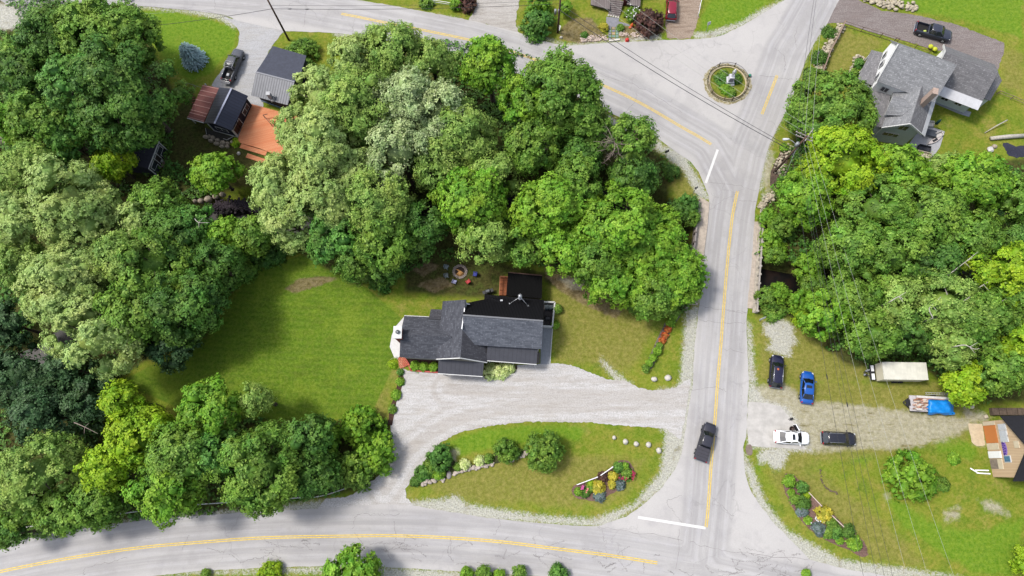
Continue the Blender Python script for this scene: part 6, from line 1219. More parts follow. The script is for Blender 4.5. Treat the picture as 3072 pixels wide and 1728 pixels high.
t = site('fallen_sign', 'F', 595, 390, 'white board leaning on the utility pole at the top', 'sign'); bar(t, 'board', Z('F', 585, 425, .3), Z('F', 605, 355, 1.0), .5, .05, WHITEWALL)
# ------------------------------------------------------------------ vehicles
RUB = simple('rubber', S(30, 30, 32), .9, .1); RIM = simple('alloy_rim', S(190, 192, 196), .3, .06, metal=.5); CGL = simple('car_glass', S(30, 36, 40), .08, .1, spec=.7); CHR = simple('chrome', S(200, 204, 210), .2, .05, metal=.7)
TL = simple('tail_light', S(190, 26, 40), .3, .1); HL = simple('head_light', S(230, 232, 236), .2, .05); BEDM = simple('bed_liner', S(34, 34, 34), .8, .15)
def paint(name, c, m=.0): return simple(name, c, .35, .03, 1.5, metal=m, coat=.35)
def sec(x, w_, z0, z1, cr=.25):
    """body cross-section ring at station x: flat bottom, slightly bulging side, rounded shoulder"""
    k = min(cr, w_*.5, (z1-z0)*.6)
    r = [(-w_*.94, z0), (-w_, z0+(z1-z0)*.35), (-w_*.985, z1-k), (-w_+k*.35, z1-k*.3), (-w_+k*1.1, z1), (w_-k*1.1, z1), (w_-k*.35, z1-k*.3), (w_*.985, z1-k), (w_, z0+(z1-z0)*.35), (w_*.94, z0)]
    return [Vector((x, a, b)) for a, b in r]
def vehicle(name, lab, cat, rear, front, kind, col, L=4.7, W=1.84, Hh=1.45, roofcol=None, group=None, rails=False, sunroof=False, bed=None, z=.9, extra=None):
    a, b = P(*rear, z), P(*front, z); c = (a+b)/2; hd = math.atan2(b.y-a.y, b.x-a.x)
    t = empty(name, (c.x, c.y, .05), hd, lab, cat, group)
    w2 = W/2; x0, x1 = -L/2, L/2; m = paint(lab.split(' ')[0].replace('-', '_')+'_paint_%d' % int(front[0]), col)
    hood = {'sedan': .92, 'suv': 1.08, 'pickup': 1.2}[kind]; belt = hood+.04
    tail = {'sedan': 1.0, 'suv': 1.12, 'pickup': 1.22}[kind]
    st = [(x0, w2*.62, .42, tail-.3), (x0+.05, w2*.78, .38, tail-.18), (x0+.13, w2*.9, .34, tail-.07), (x0+.3, w2*.97, .28, tail), (x0+L*.3, w2, .25, belt), (0, w2, .24, belt), (x1-L*.28, w2*.99, .25, hood), (x1-L*.12, w2*.95, .27, hood-.06), (x1-.32, w2*.88, .3, hood-.14), (x1-.15, w2*.74, .34, hood-.24), (x1-.04, w2*.55, .38, hood-.34), (x1, w2*.4, .42, hood-.44)]
    if kind == 'pickup': st = [(x0, w2*.92, .5, tail), (x0+.1, w2*.96, .45, tail), (x0+.3, w2, .42, tail), (x0+L*.3, w2, .4, tail), (.2, w2, .38, tail), (x1-L*.27, w2*.99, .38, hood), (x1-.5, w2*.95, .4, hood-.05), (x1-.15, w2*.84, .42, hood-.16), (x1, w2*.7, .5, hood-.4)]
    mb = MB(); mb.loft([sec(x, w_, p_, q_) for x, w_, p_, q_ in st], True, True)
    ob = mb.build('body', m, t)
    # hood creases
    mb = MB()
    for s in (-1, 1): mb.tube([(x1-L*.25, s*w2*.62, hood+.0), (x1-.5, s*w2*.48, hood-.075)], .02, 5)
    mb.build('hood_crease', m, ob)
    # cabin
    if kind == 'sedan': cb = (x0+L*.11, x0+L*.28, x1-L*.40, x1-L*.25)
    elif kind == 'suv': cb = (x0+.12, x0+L*.13, x1-L*.40, x1-L*.26)
    else: cb = (x0+L*.36, x0+L*.395, x1-L*.36, x1-L*.245)
    z0, z1 = belt-.03, Hh-.04
    def ring(xr, xf, w_, z_, bow=.06):
        return [Vector(p) for p in ((xr, -w_*.92, z_), (xr-bow, 0, z_), (xr, w_*.92, z_), ((xr+xf)/2, w_, z_), (xf, w_*.9, z_), (xf+bow*1.8, 0, z_), (xf, -w_*.9, z_), ((xr+xf)/2, -w_, z_))]
    r0, r1 = ring(cb[0], cb[3], w2*.93, z0), ring(cb[1], cb[2], w2*.72, z1)
    MB().loft([r0, r1]).build('windows', CGL, t)
    rm = m if roofcol is None else roofcol
    r2 = [Vector((p.x*1.0+(p.x-(cb[1]+cb[2])/2)*.03, p.y*1.05, z1-.02)) for p in r1]; r3 = [Vector((p.x, p.y, z1+.035)) for p in r1]; r4 = [Vector(((cb[1]+cb[2])/2+(p.x-(cb[1]+cb[2])/2)*.8, p.y*.75, z1+.065)) for p in r1]
    ro = MB().loft([r2, r3, r4], True, True).build('roof', rm, t)
    mb = MB()
    for i in (0, 2, 4, 6): mb.tube([r0[i], r1[i]], .055, 6)
    for s, i in ((1, 3), (-1, 7)): mb.tube([r0[i], r1[i]], .045, 6)
    if kind != 'sedan' and kind != 'pickup':
        for s, i, j in ((1, 3, 2), (-1, 7, 0)): mb.tube([r0[i].lerp(r0[j], .6), r1[i].lerp(r1[j], .6)], .06, 6)
    mb.build('pillars', m, t)
    if sunroof: MB().box(((cb[1]+cb[2])/2+.28, 0, z1+.06), (.42, .8, .03), bevel=.01).build('sunroof', CGL, ro)
    if rails:
        for s in (-1, 1): mb = MB(); mb.tube([(cb[1]+.1, s*w2*.66, z1+.03), (cb[1]+.25, s*w2*.66, z1+.1), (cb[2]-.3, s*w2*.66, z1+.1), (cb[2]-.1, s*w2*.66, z1+.03)], .028, 6); mb.build('roof_rail', CHR, ro)
    if kind == 'pickup' or rails:
        mb = MB()
        for s in (-.45, -.15, .15, .45): mb.box(((cb[1]+cb[2])/2, s*w2*1.1, z1+.06), (cb[2]-cb[1]-.5, .05, .02))
        mb.build('roof_ribs', rm, ro)
    # wheels
    wr = .34 if kind == 'sedan' else (.37 if kind == 'suv' else .4)
    for xs in (x0+L*.19, x1-L*.18):
        for s in (-1, 1):
            y = s*(w2-.10); wo = MB(); wo.tube([(xs, y-.115, wr-.05), (xs, y+.115, wr-.05)], wr, 18); w_o = wo.build('wheel', RUB, t)
            MB().lathe([(wr*.62, 0), (wr*.55, .02), (.06, .035)], n=12).build('rim', RIM, w_o); rb = w_o.children[0]; rb.location = (xs, y+s*.118, wr-.05); rb.rotation_euler = (-s*PI/2, 0, 0)
    for s in (-1, 1):
        MB().box((x1-.27, s*w2*.70, hood-.27), (.3, .26, .1), rz=-s*.7, ry=.25, bevel=.04).build('headlight', HL, t)
        MB().box((x0+.1, s*w2*.80, tail-.17), (.13, .3, .2 if kind != 'pickup' else .34), rz=s*.5, bevel=.03).build('taillight', TL, t)
        mb = MB(); mb.box((cb[3]-.25, s*(w2+.12), belt+.06), (.12, .24, .15), bevel=.04); mb.build('wing_mirror', m, t)
    MB().box((x0+.02, 0, .5), (.16, W*.84, .2), bevel=.06).build('rear_bumper', m if kind == 'sedan' else CHR, t)
    MB().box((x1-.06, 0, .5), (.14, W*.6, .22), bevel=.06).build('front_bumper', m if kind != 'pickup' else DKM, t)
    MB().box((cb[3]+.02, 0, z0+.02), (.05, W*.66, .02)).build('wiper', DKM, t)
    if kind == 'pickup':
        bx0, bx1 = x0+.12, cb[0]-.12
        if bed == 'cover':
            MB().box(((bx0+bx1)/2, 0, tail+.03), (bx1-bx0, W*.86, .06), bevel=.02).build('bed_cover', simple('bed_cover', S(66, 64, 74), .6, .08), t)
            mb = MB()
            for f in (.25, .5, .75): mb.box((bx0+(bx1-bx0)*f, 0, tail+.065), (.04, W*.84, .012))
            mb.build('bed_cover_ribs', BEDM, t)
        else:
            # open bed: cut look is made real by rails and tailgate standing above a lowered floor
            ob_m = bpy.data.meshes.new('x'); bpy.data.meshes.remove(ob_m)
            me = ob.data
            cutter = bpy.data.objects.new('c', None); bpy.data.objects.remove(cutter)
            import bmesh
            bm = bmesh.new(); bm.from_mesh(me)
            cm = bmesh.new(); bmesh.ops.create_cube(cm, size=1, matrix=Matrix.Translation(((bx0+bx1)/2, 0, tail-.1)) @ Matrix.Diagonal((bx1-bx0, W*.80, .9, 1)))
            cme = bpy.data.meshes.new('cut'); cm.to_mesh(cme); cm.free(); co_b = bpy.data.objects.new('cut', cme); COL.objects.link(co_b); co_b.parent = t
            md = ob.modifiers.new('bed', 'BOOLEAN'); md.object = co_b; md.solver = 'EXACT'
            dg = bpy.context.evaluated_depsgraph_get(); dg.update(); nm = bpy.data.meshes.new_from_object(ob.evaluated_get(dg)); ob.modifiers.clear(); ob.data = nm; nm.name = 'body'; bpy.data.objects.remove(co_b); bm.free()
            MB().box(((bx0+bx1)/2, 0, tail-.53), (bx1-bx0-.02, W*.80-.02, .03)).build('bed_floor', BEDM, t)
    if extra: extra(t, x0, x1, w2, z1, belt, cb, m, tail)
    return t
vehicle('pickup_truck', 'dark grey pickup with black bed cover driving up the road across the yellow line', 'pickup truck', (2100.8, 1380), (2132.8, 1272), 'pickup', S(52, 52, 64), 5.5, 1.92, 1.85, bed='cover')
def open_door(t, x0, x1, w2, z1, belt, cb, m, tail):
    c = Vector((.62, w2+.45, .82)); mb = MB(); mb.box(c, (1.0, .1, 1.05), rz=2.05, bevel=.03); d = mb.build('door', m, t); d['label'] = 'front door standing wide open'
    mb = MB(); mb.box(c+Vector((-.07, -.035, .0)), (.88, .06, .95), rz=2.05); mb.build('door_lining', DKM, d)
vehicle('parked_car', 'white sedan with sunroof and an open front door on the gravel lot', 'car', (2325, 1309), (2430, 1315), 'sedan', S(246, 247, 250, 1.6), 4.85, 1.86, 1.46, sunroof=True, extra=open_door, group='vehicles on the gravel lot')
vehicle('parked_suv', 'black estate with silver roof rails behind the white sedan under the power lines', 'car', (2466, 1313), (2570, 1318), 'suv', S(40, 42, 54), 4.8, 1.9, 1.66, rails=True, group='vehicles on the gravel lot')
vehicle('parked_car', 'bright blue sedan parked on the grass', 'car', (2421, 1212), (2426, 1112), 'sedan', S(24, 96, 190), 4.65, 1.86, 1.46, sunroof=True, group='vehicles on the gravel lot')
def orange_dot(t, x0, x1, w2, z1, belt, cb, m, tail): MB().lathe([(.17, z1+.07), (.15, z1+.1), (.02, z1+.1)], (cb[2]-.35, .12, 0), 14).build('round_object', simple('orange_disc', S(214, 118, 78), .7, .1), t)
vehicle('parked_suv', 'navy blue estate with an orange disc on its roof, nearest the road bridge', 'car', (2326.5, 1164), (2334, 1063), 'suv', S(28, 28, 62), 4.8, 1.9, 1.72, rails=True, extra=orange_dot, group='vehicles on the gravel lot')
def hivis(t, x0, x1, w2, z1, belt, cb, m, tail): MB().box((cb[0]-.5, -.35, tail-.4), (.45, .35, .2), bevel=.08, rz=.5).build('cargo', simple('hi_vis_cloth', S(214, 232, 120), .8, .1), t)
vehicle('pickup_truck', 'black pickup with open bed on the mauve stony driveway, upper right', 'pickup truck', (2745, 79), (2857, 110), 'pickup', S(60, 64, 80), 5.9, 2.0, 1.9, extra=hivis)
def rack(t, x0, x1, w2, z1, belt, cb, m, tail):
    mb = MB(); zz = z1+.12; r_ = [(cb[0]-.25, -.7, zz), (cb[0]+.75, -.7, zz), (cb[0]+.75, .7, zz), (cb[0]-.25, .7, zz)]
    for i in range(4): mb.tube([r_[i], r_[(i+1) % 4]], .045, 6)
    for p in r_[:1]+r_[3:]: mb.tube([p, (p[0]-.1, p[1], tail)], .045, 6)
    for f in (.3, .6): mb.tube([(cb[0]-.25+f, -.7, zz), (cb[0]-.25+f, .7, zz)], .03, 6)
    mb.build('headache_rack', simple('silver_rack', S(206, 208, 212), .35, .05, metal=.4), t)
    MB().box((x0-.26, 0, .86), (.55, 1.55, .07), bevel=.02).build('tailgate', m, t)['label'] = 'lowered tailgate'
    MB().box((cb[0]-1.1, .1, tail-.35), (.5, .45, .3), bevel=.05).build('cargo', simple('white_crate', S(214, 216, 220), .6, .05), t)
    for s in (-1, 1): mb = MB(); mb.tube([(x0+.2, s*w2*.84, tail+.06), (cb[0]-.2, s*w2*.84, tail+.06)], .035, 6); mb.build('bed_rail', CHR, t)
vehicle('pickup_truck', 'charcoal pickup with silver rack and lowered tailgate beside the workshop', 'pickup truck', (679, 239), (717, 149), 'pickup', S(84, 86, 94), 6.1, 2.0, 1.95, extra=rack, z=1.0)
vehicle('parked_suv', 'dark red car with a crimson roof cut by the top edge', 'car', (2012, 71), (2019, -28), 'suv', S(150, 22, 52), 4.7, 1.85, 1.62)
# trailers
t = site('cargo_trailer', 'D', 580, 240, 'cream enclosed cargo trailer with ribbed roof half under the trees', 'trailer')
CRM = simple('cream_panel_paint', S(244, 236, 210), .5, .05); ROOFC = ribbed('cream_ribbed_roof', S(255, 252, 236), .42, .06, .88, .5, .0)
ztp = 2.7; r_ = [Vz('D', 405, 320, ztp), Vz('D', 888, 326, ztp), Vz('D', 878, 135, ztp), Vz('D', 370, 130, ztp)]
u_ = (r_[1]-r_[0]).normalized(); v2 = Vector((-u_.y, u_.x, 0)); L_ = (r_[1]-r_[0]).length; W_ = (r_[3]-r_[0]).dot(v2)
q_ = [r_[0], r_[0]+u_*L_, r_[0]+u_*L_+v2*W_, r_[0]+v2*W_]
mb = MB(); mb.slab([p+Vector((0, 0, .04)) for p in q_], .06); part(mb, 'roof', ROOFC, t)
mb = MB(); mb.prism([p+Vector(((.02 if i in (0, 3) else -.02), (.02 if i < 2 else -.02), 0)) for i, p in enumerate(q_)], .6, ztp-.04); part(mb, 'body', CRM, t)
hf = r_[0]+v2*W_/2; mb = MB()
for s in (-1, 1): mb.tube([hf+v2*s*W_*.42-Vector((0, 0, ztp-.6)), hf-u_*1.7-Vector((0, 0, ztp-.6))], .06, 6)
part(mb, 'tongue', DKM, t)
mb = MB(); mb.box(hf-u_*.55-Vector((0, 0, ztp-.75)), (.75, W_*.9, .08), math.atan2(u_.y, u_.x)); part(mb, 'front_rack', DKM, t)
for s in (-1, 1): mb = MB(); mb.box(hf-u_*.5+v2*s*W_*.24-Vector((0, 0, ztp-.83)), (.4, W_*.34, .06), math.atan2(u_.y, u_.x)); part(mb, 'white_panel', WHITEWALL, t)
for i in range(5): mb = MB(); c = hf-u_*(1.0+.16*i)+v2*random.uniform(-.4, .4)-Vector((0, 0, ztp-.7)); mb.box(c, (.3, .25, .3), random.random(), bevel=.05); part(mb, 'hitch_gear', DKM if i % 2 else RIM, t)
for f in (.42, .56):
    for s in (0, 1): c = q_[0]+u_*L_*f+v2*(W_*s+(.08 if s else -.08)); mb = MB(); mb.tube([Vector((c.x, c.y, .38))-v2*.1, Vector((c.x, c.y, .38))+v2*.1], .36, 16); part(mb, 'wheel', RUB, t)
t = site('flatbed_trailer', 'D', 900, 580, 'open trailer heaped with lumber beside the blue tarp', 'trailer')
f_ = [Z('D', 690, 662, .8), Z('D', 1150, 690, .8), Z('D', 1140, 510, .8), Z('D', 682, 492, .8)]
mb = MB(); mb.prism(f_, .62, .78); part(mb, 'bed', simple('white_trailer_bed', S(216, 210, 212), .7, .12, 4.), t)
mb = MB()
for s in (0, 1): mb.tube([Z('D', 690, 640-130*s, .6), Z('D', 612, 568, .6)], .07, 6)
mb.box(Z('D', 668, 572, .72), (.6, .9, .12)); part(mb, 'tongue', DKM, t)
for s in (0, 1):
    p = Z('D', 940, 690-190*s, .4); mb = MB(); mb.tube([p-Vector((0, .1, 0)), p+Vector((0, .1, 0))], .34, 16); part(mb, 'wheel', RUB, t)
bar(t, 'side_rail', Z('D', 690, 665, 1.0), Z('D', 1150, 692, 1.0), .08, .3, DKM)
LUM = [simple('pale_lumber', S(226, 202, 182), .8, .12), simple('pink_lumber', S(208, 156, 136), .8, .15), simple('white_board', S(236, 232, 226), .8, .08), simple('brown_board', S(160, 112, 82), .8, .15)]
t2 = site('lumber_pile', 'D', 800, 560, 'heap of pale and pinkish boards on the open trailer', 'lumber')
for i in range(40):
    x = random.uniform(700, 860); y = random.uniform(515, 650); a_ = random.gauss(0, .35); L_ = random.uniform(14, 75); x2 = min(x+L_, 920)
    bar(t2, 'board', Z('D', x, y, .9+random.random()*.25), Z('D', x2, y+(x2-x)*math.tan(a_)*.5, .9+random.random()*.25), random.uniform(.1, .28), .06, LUM[i % 4])
bar(t2, 'board', Z('D', 760, 505, 1.2), Z('D', 1075, 525, 1.2), .3, .12, LUM[2]); bar(t2, 'board', Z('D', 760, 518, 1.15), Z('D', 1060, 540, 1.15), .12, .12, LUM[1])
t2 = site('aluminium_ladder', 'D', 960, 470, 'silver ladder laid along the far side of the open trailer', 'ladder'); AL = simple('aluminium', S(206, 208, 204), .4, .06, metal=.3)
for o_ in (0, 20): bar(t2, 'rail', Z('D', 855, 462+o_, 1.3), Z('D', 1105, 470+o_, 1.3), .07, .08, AL)
for i in range(9): f = i/8; bar(t2, 'rung', Z('D', 865+230*f, 462, 1.3), Z('D', 865+230*f, 484, 1.3), .04, .04, AL)
t2 = site('blue_tarp', 'D', 1020, 610, 'bright blue tarpaulin covering the back half of the open trailer', 'tarp'); TRP = simple('blue_tarpaulin', S(10, 150, 245), .45, .1, 2., bump=.3)
V_, F_ = [], []; nu, nv = 22, 14
for j in range(nv+1):
    for i in range(nu+1):
        u_ = i/nu; v = j/nv; x = 872+u_*288+(14*math.sin(v*9) if i == 0 else 0)-(30*(1-abs(2*v-1)) if i == nu else 0)*0; y = 532+v*165+u_*6+(8*math.sin(u_*11) if j == nv else 0)
        ed = min(u_, 1-u_, v, 1-v); zz = .75+min(1, ed*9)*.85+.08*math.sin(u_*14+v*3)*math.cos(v*11)+random.gauss(0, .015)
        V_.append(Z('D', x, y, zz))
for j in range(nv):
    for i in range(nu): a_ = j*(nu+1)+i; F_.append((a_, a_+1, a_+nu+2, a_+nu+1))
mb = MB(); mb.raw(V_, F_, True); mb.box(Z('D', 1140, 690, .9), (.8, .35, .5), bevel=.1, rz=.1); part(mb, 'sheet', TRP, t2)
# gear near the open car door
t = site('camp_chair', 'O', 565, 255, 'black folded object lying on the gravel above the white sedan', 'folded chair'); mb = MB()
for k in range(7): a_ = random.uniform(0, PI); mb.tube([(-.35*math.cos(a_), -.25*math.sin(a_), .06), (.35*math.cos(a_), .25*math.sin(a_), .3)], .03, 5)
mb.build('frame', DKM, t); MB().box((.1, .05, .2), (.45, .28, .08), rz=.4, bevel=.03).build('cloth', DKM, t)
t = site('round_tub', 'O', 588, 525, 'dark brown oval tub beside the white sedan\'s open door', 'tub'); MB().lathe([(.3, 0), (.38, .35), (.33, .36), (.28, .08), (.01, .06)], n=18).build('tub', simple('dark_brown_plastic', S(60, 40, 32), .5, .1), t); MB().tube([(.35*math.cos(k_*PI/8), .35*math.sin(k_*PI/8), .36) for k_ in range(17)], .02, 5).build('rim', DKM, t)
# ------------------------------------------------------------------ utility poles and wires
WOODP = simple('pole_wood', S(112, 88, 72), .9, .2, 6.); WOODG = simple('weathered_crossarm', S(170, 160, 150), .9, .1, 6.); PORC = simple('porcelain', S(214, 212, 210), .3, .05); GALV = simple('grey_can', S(176, 180, 184), .5, .08, metal=.2)
def pole(name, base, top, hgt, lab, arms=(), trafo=True, lamp=False, guys=()):
    t = empty(name, (base.x, base.y, 0), 0, lab, 'utility pole'); tp = Vector((top.x-base.x, top.y-base.y, hgt)); mb = MB()
    mb.tube([Vector((0, 0, -.5)), tp*.5, tp], [.19, .16, .12], 10); mb.build('pole', WOODP, t)
    for (a, b) in arms: 
        a = a-base; b = b-base; mb = MB(); d = b-a; mb.box((a+b)/2, (d.length, .12, .14), math.atan2(d.y, d.x)); ar = mb.build('crossarm', WOODG, t)
        for f in (.04, .28, .72, .96): p = a.lerp(b, f); mb = MB(); mb.lathe([(.03, .07), (.07, .12), (.08, .2), (.04, .28)], p, 8); mb.build('insulator', PORC, ar)
    return t
mb_ = P(2322, 518, 0); mt = P(2421, 408, 11.6); mt = Vector((mb_.x+(mt.x-mb_.x)*.5, mb_.y+(mt.y-mb_.y)*.5, 11.6)) if False else mt
a1, a2 = Z('G', 758, 362, 10.6), Z('G', 1040, 470, 10.6); b1, b2 = Z('G', 1055, 255, 11.2), Z('G', 915, 465, 11.2)
t = pole('utility_pole', mb_, mt, 11.6, 'main wooden utility pole with crossarms and street lamp beside the road junction', [(a1, a2), (a1+Vector((.1, .5, -.0)), a2+Vector((.1, .5, 0))), (b1, b2)])
def atp(z): return Vector((mb_.x+(mt.x-mb_.x)*z/11.6, mb_.y+(mt.y-mb_.y)*z/11.6, z))
lp = Z('G', 600, 436, 8.4); mb = MB(); mb.tube([atp(8.6), atp(8.9).lerp(lp, .5)+Vector((0, 0, .3)), lp+Vector((.35, 0, .1))], .04, 6); ar = part(mb, 'lamp_arm', GALV, t)
mb = MB(); mb.loft([[Vector((lp.x+x, lp.y+y*w_, lp.z+z)) for y, z in ((-.16, 0), (.16, 0), (.12, .16), (-.12, .16))] for x, w_ in ((-.5, .5), (-.35, 1.15), (0, 1.15), (.45, .5))]); lo_ = mb.build('lamp_head', simple('lamp_housing', S(238, 240, 244), .4, .04), ar); lo_.data.transform(Matrix.Translation(t.location).inverted())
for z in (6.2, 6.9, 7.6): mb = MB(); c = atp(z); mb.box(c+Vector((.18, 0, 0)), (.3, .25, .5), bevel=.06); part(mb, 'junction_box', GALV, t)
c = atp(9.4); mb = MB(); mb.tube([c+Vector((-.45, -.1, -.5)), c+Vector((-.45, -.1, .4))], .24, 12); part(mb, 'transformer', GALV, t)
for e in ((520, 1225), (505, 1215), (570, 1100)): mb = MB(); mb.tube([atp(8.3), Z('G', *e, 0)], .02, 5); part(mb, 'guy_wire', GALV, t)
t = pole('utility_pole', P(1673, 96, 0), P(1669, 10, 6.3)*1.0+Vector((0, 0, 0)), 10.0, 'utility pole with a twin transformer in the green bush at the top', ()) if False else None
pb2 = P(1673, 98, 0); pt2 = Vector((pb2.x+.1, pb2.y, 10.2)); t = pole('utility_pole', pb2, pt2, 10.2, 'utility pole standing in the wide bush at the top, with two grey cans', [(pt2+Vector((-.9, 0, -.6)), pt2+Vector((.9, 0, -.6)))])
for s in (-1, 1): c = Z('F', 570+s*25, 165, 4.6); mb = MB(); mb.tube([c+Vector((0, 0, -.5)), c+Vector((0, 0, .5))], .2, 12); part(mb, 'transformer', GALV, t)
pb3 = P(867, 121, 0); pt3 = P(797, -12, 10.4); t = pole('utility_pole', pb3, pt3, 10.4, 'leaning brown utility pole at the mouth of the grey gravel drive, upper left', [(pt3+Vector((-.9, .1, -.5)), pt3+Vector((.9, -.1, -.5)))])
mb = MB(); mb.tube([(pb3.x-.0, pb3.y+.0, 0), (pb3.x-.3, pb3.y+.4, 2.6)], .06, 6); part(mb, 'conduit', WOODG, t)
WK = .85
WIR = simple('dark_cable', S(58, 58, 62), .6, .1); WIRL = simple('bare_wire', S(196, 198, 190), .5, .1)
def wire(lab, a, b, sag, r, mat=WIR, name='power_line', group=None, blobs=()):
    d = b-a; n_ = 14; o0 = (a+b)/2; pts = [a+d*(i/n_)-Vector((0, 0, 4*sag*(i/n_)*(1-i/n_))) for i in range(n_+1)]
    t = empty(name, o0, 0, lab, 'cable', group); mb = MB(); mb.tube(pts, r*(WK if mat is WIR else .7), 5); part(mb, 'wire', mat, t)
    for f in blobs: i = f*n_; p = a+d*f-Vector((0, 0, 4*sag*f*(1-f))); mb = MB(); e = d.normalized()*.35; mb.tube([p-e, p, p+e], [.05, .09, .05], 6); part(mb, 'splice_case', DKM, t)
g_ = 'power lines'
top1, top2 = P(1640, -60, 9.4), P(1760, -60, 9.4)
wire('thick dark cable from the main pole across the junction to the upper left', atp(7.0), P(1676, 28, 8.2), 1.0, .055, group=g_, blobs=(.05,))
wire('thinner dark cable just above the thick one across the junction', atp(7.6), P(1684, 14, 8.6), .9, .04, group=g_)
for i, (x, y, z, ex_, lab) in enumerate(((758, 362, 10.7, 1690, 'pale wire from the left crossarm end over the round island'), (960, 340, 11.3, 1730, 'pale wire from the pole top passing above the statue'), (1040, 262, 11.3, 1790, 'uppermost pale wire crossing to the cottage side'))):
    wire(lab, Z('G', x, y, z), P(ex_, -70, 10.5), 1.0, .022, WIRL, group=g_)
cross = [(770, 380), (800, 500), (830, 510), (895, 465), (950, 470), (1035, 480)]
endx = [(2640, 1780), (2665, 1780), (2690, 1780), (2735, 1780), (2800, 1780), (2880, 1780)]
for i, (c_, e_) in enumerate(zip(cross, endx)):
    wire('%s of six long wires down the right side' % ['leftmost', 'second from the left', 'third from the left', 'fourth from the left', 'second from the right', 'rightmost'][i], Z('G', *c_, 10.7-(.9 if i < 3 else 0)), P(*e_, 9.8), .9, .021 if i < 3 else .018, WIR if i < 3 else WIRL, group=g_, blobs=(.62,) if i == 1 else ())
wire('low dark cable with hanging loops running down the right side', atp(6.4), P(2600, 1780, 7.6), .8, .026, group=g_, blobs=(.55,))
for i, (c_, ex_) in enumerate((((780, 350), 2450), ((860, 380), 2456), ((920, 400), 2462), ((1040, 440), 2478))):
    wire('%s of four wires running up the road to the top edge' % ['first', 'second', 'third', 'last'][i], Z('G', *c_, 10.7), P(ex_, -50, 10.3), .7, .025, WIR if i < 2 else WIRL, group=g_)
wire('lower dark cable between the two upper poles across the road', Vector((pt3.x, pt3.y, 7.6)).lerp(Vector((pb3.x, pb3.y, 7.6)), .27), Vector((pt2.x, pt2.y, 7.4)), .6, .04, group=g_, blobs=(.06, .12))
wire('upper thin cable between the two upper poles across the road', Vector((pt3.x, pt3.y, 8.4)).lerp(Vector((pb3.x, pb3.y, 8.4)), .2), Vector((pt2.x, pt2.y, 8.3)), .6, .025, group=g_)
wire('dark cable from the leaning pole to the left trees', Vector((pt3.x, pt3.y, 7.6)).lerp(Vector((pb3.x, pb3.y, 7.6)), .27), P(300, 92, 8.0), .5, .04, group=g_)
wire('thin pale cable from the leaning pole to the left edge', Vector((pt3.x, pt3.y, 8.4)).lerp(Vector((pb3.x, pb3.y, 8.4)), .2), P(-40, 60, 9.0), .5, .022, WIRL, group=g_)
# ------------------------------------------------------------------ bridge
t = site('road_bridge', 'J', 480, 700, 'road bridge over the brook with a raised sidewalk on its left', 'bridge'); BC = simple('old_concrete', S(206, 192, 176), .9, .12, 2.)
mb = MB(); mb.prism([Z('J', 60, 420, 0), Z('J', 790, 420, 0), Z('J', 740, 1280, 0), Z('J', 30, 1200, 0)], -3.2, .02)
dk_ = MB(); dk_.prism([Z('J', 95, 380, 0), Z('J', 815, 380, 0), Z('J', 765, 1330, 0), Z('J', 0, 1250, 0)], -1.1, .012); part(dk_, 'deck', BC, t)
for (c0, c1_) in (((110, 420), (800, 440)), ((20, 1240), (770, 1320))): bar(t, 'abutment', Z('J', *c0, -1.9), Z('J', *c1_, -1.9), 1.2, 2.0, BC)
mb = MB(); mb.prism([Z('J', 145, 120, 0), Z('J', 244, 175, 0), Z('J', 225, 420, 0), Z('J', 190, 700, 0), Z('J', 165, 1000, 0), Z('J', 120, 1290, 0), Z('J', 10, 1280, 0), Z('J', 60, 900, 0), Z('J', 105, 460, 0)], .0, .2); part(mb, 'sidewalk', BC, t)
mb = MB(); mb.prism([Z('J', 800, 230, 0), Z('J', 840, 240, 0), Z('J', 765, 1370, 0), Z('J', 712, 1370, 0), Z('J', 760, 700, 0)], .0, .14); part(mb, 'kerb', simple('tan_kerb', S(200, 190, 174), .9, .15, 2.), t)
RAILM = simple('aged_rail', S(190, 182, 172), .85, .12); 
rp = [Vz('J', 842, 240, 1.0), Vz('J', 820, 600, 1.0), Vz('J', 795, 950, 1.0), Vz('J', 768, 1350, 1.0)]
for z in (1.0, .62): 
    for i in range(3): a_, b2_ = rp[i], rp[i+1]; bar(t, 'rail', Vector((a_.x, a_.y, z)), Vector((b2_.x, b2_.y, z)), .2 if z > .9 else .1, .14, RAILM)
for i in range(13):
    f = i/12*3; j = min(int(f), 2); p = rp[j].lerp(rp[j+1], f-j); mb = MB(); mb.box((p.x+.05, p.y, .55), (.42, .3, 1.1), bevel=.04); part(mb, 'rail_post', RAILM, t)
lp_ = [Vz('J', 138, 150, 1.0), Vz('J', 118, 340, 1.0), Vz('J', 92, 600, 1.0), Vz('J', 35, 1000, 1.0), Vz('J', 8, 1250, 1.0)]
for z in (1.0, .6):
    for i in range(4): a_, b2_ = lp_[i], lp_[i+1]; bar(t, 'rail', Vector((a_.x, a_.y, z)), Vector((b2_.x, b2_.y, z)), .2 if z > .9 else .1, .14, simple('grey_rail', S(176, 166, 162), .85, .12))
for i in range(11): f = i/10*4; j = min(int(f), 3); p = lp_[j].lerp(lp_[j+1], f-j); mb = MB(); mb.box((p.x, p.y, .55), (.3, .28, 1.1), bevel=.04); part(mb, 'rail_post', simple('dark_post', S(120, 110, 106), .85, .12), t)
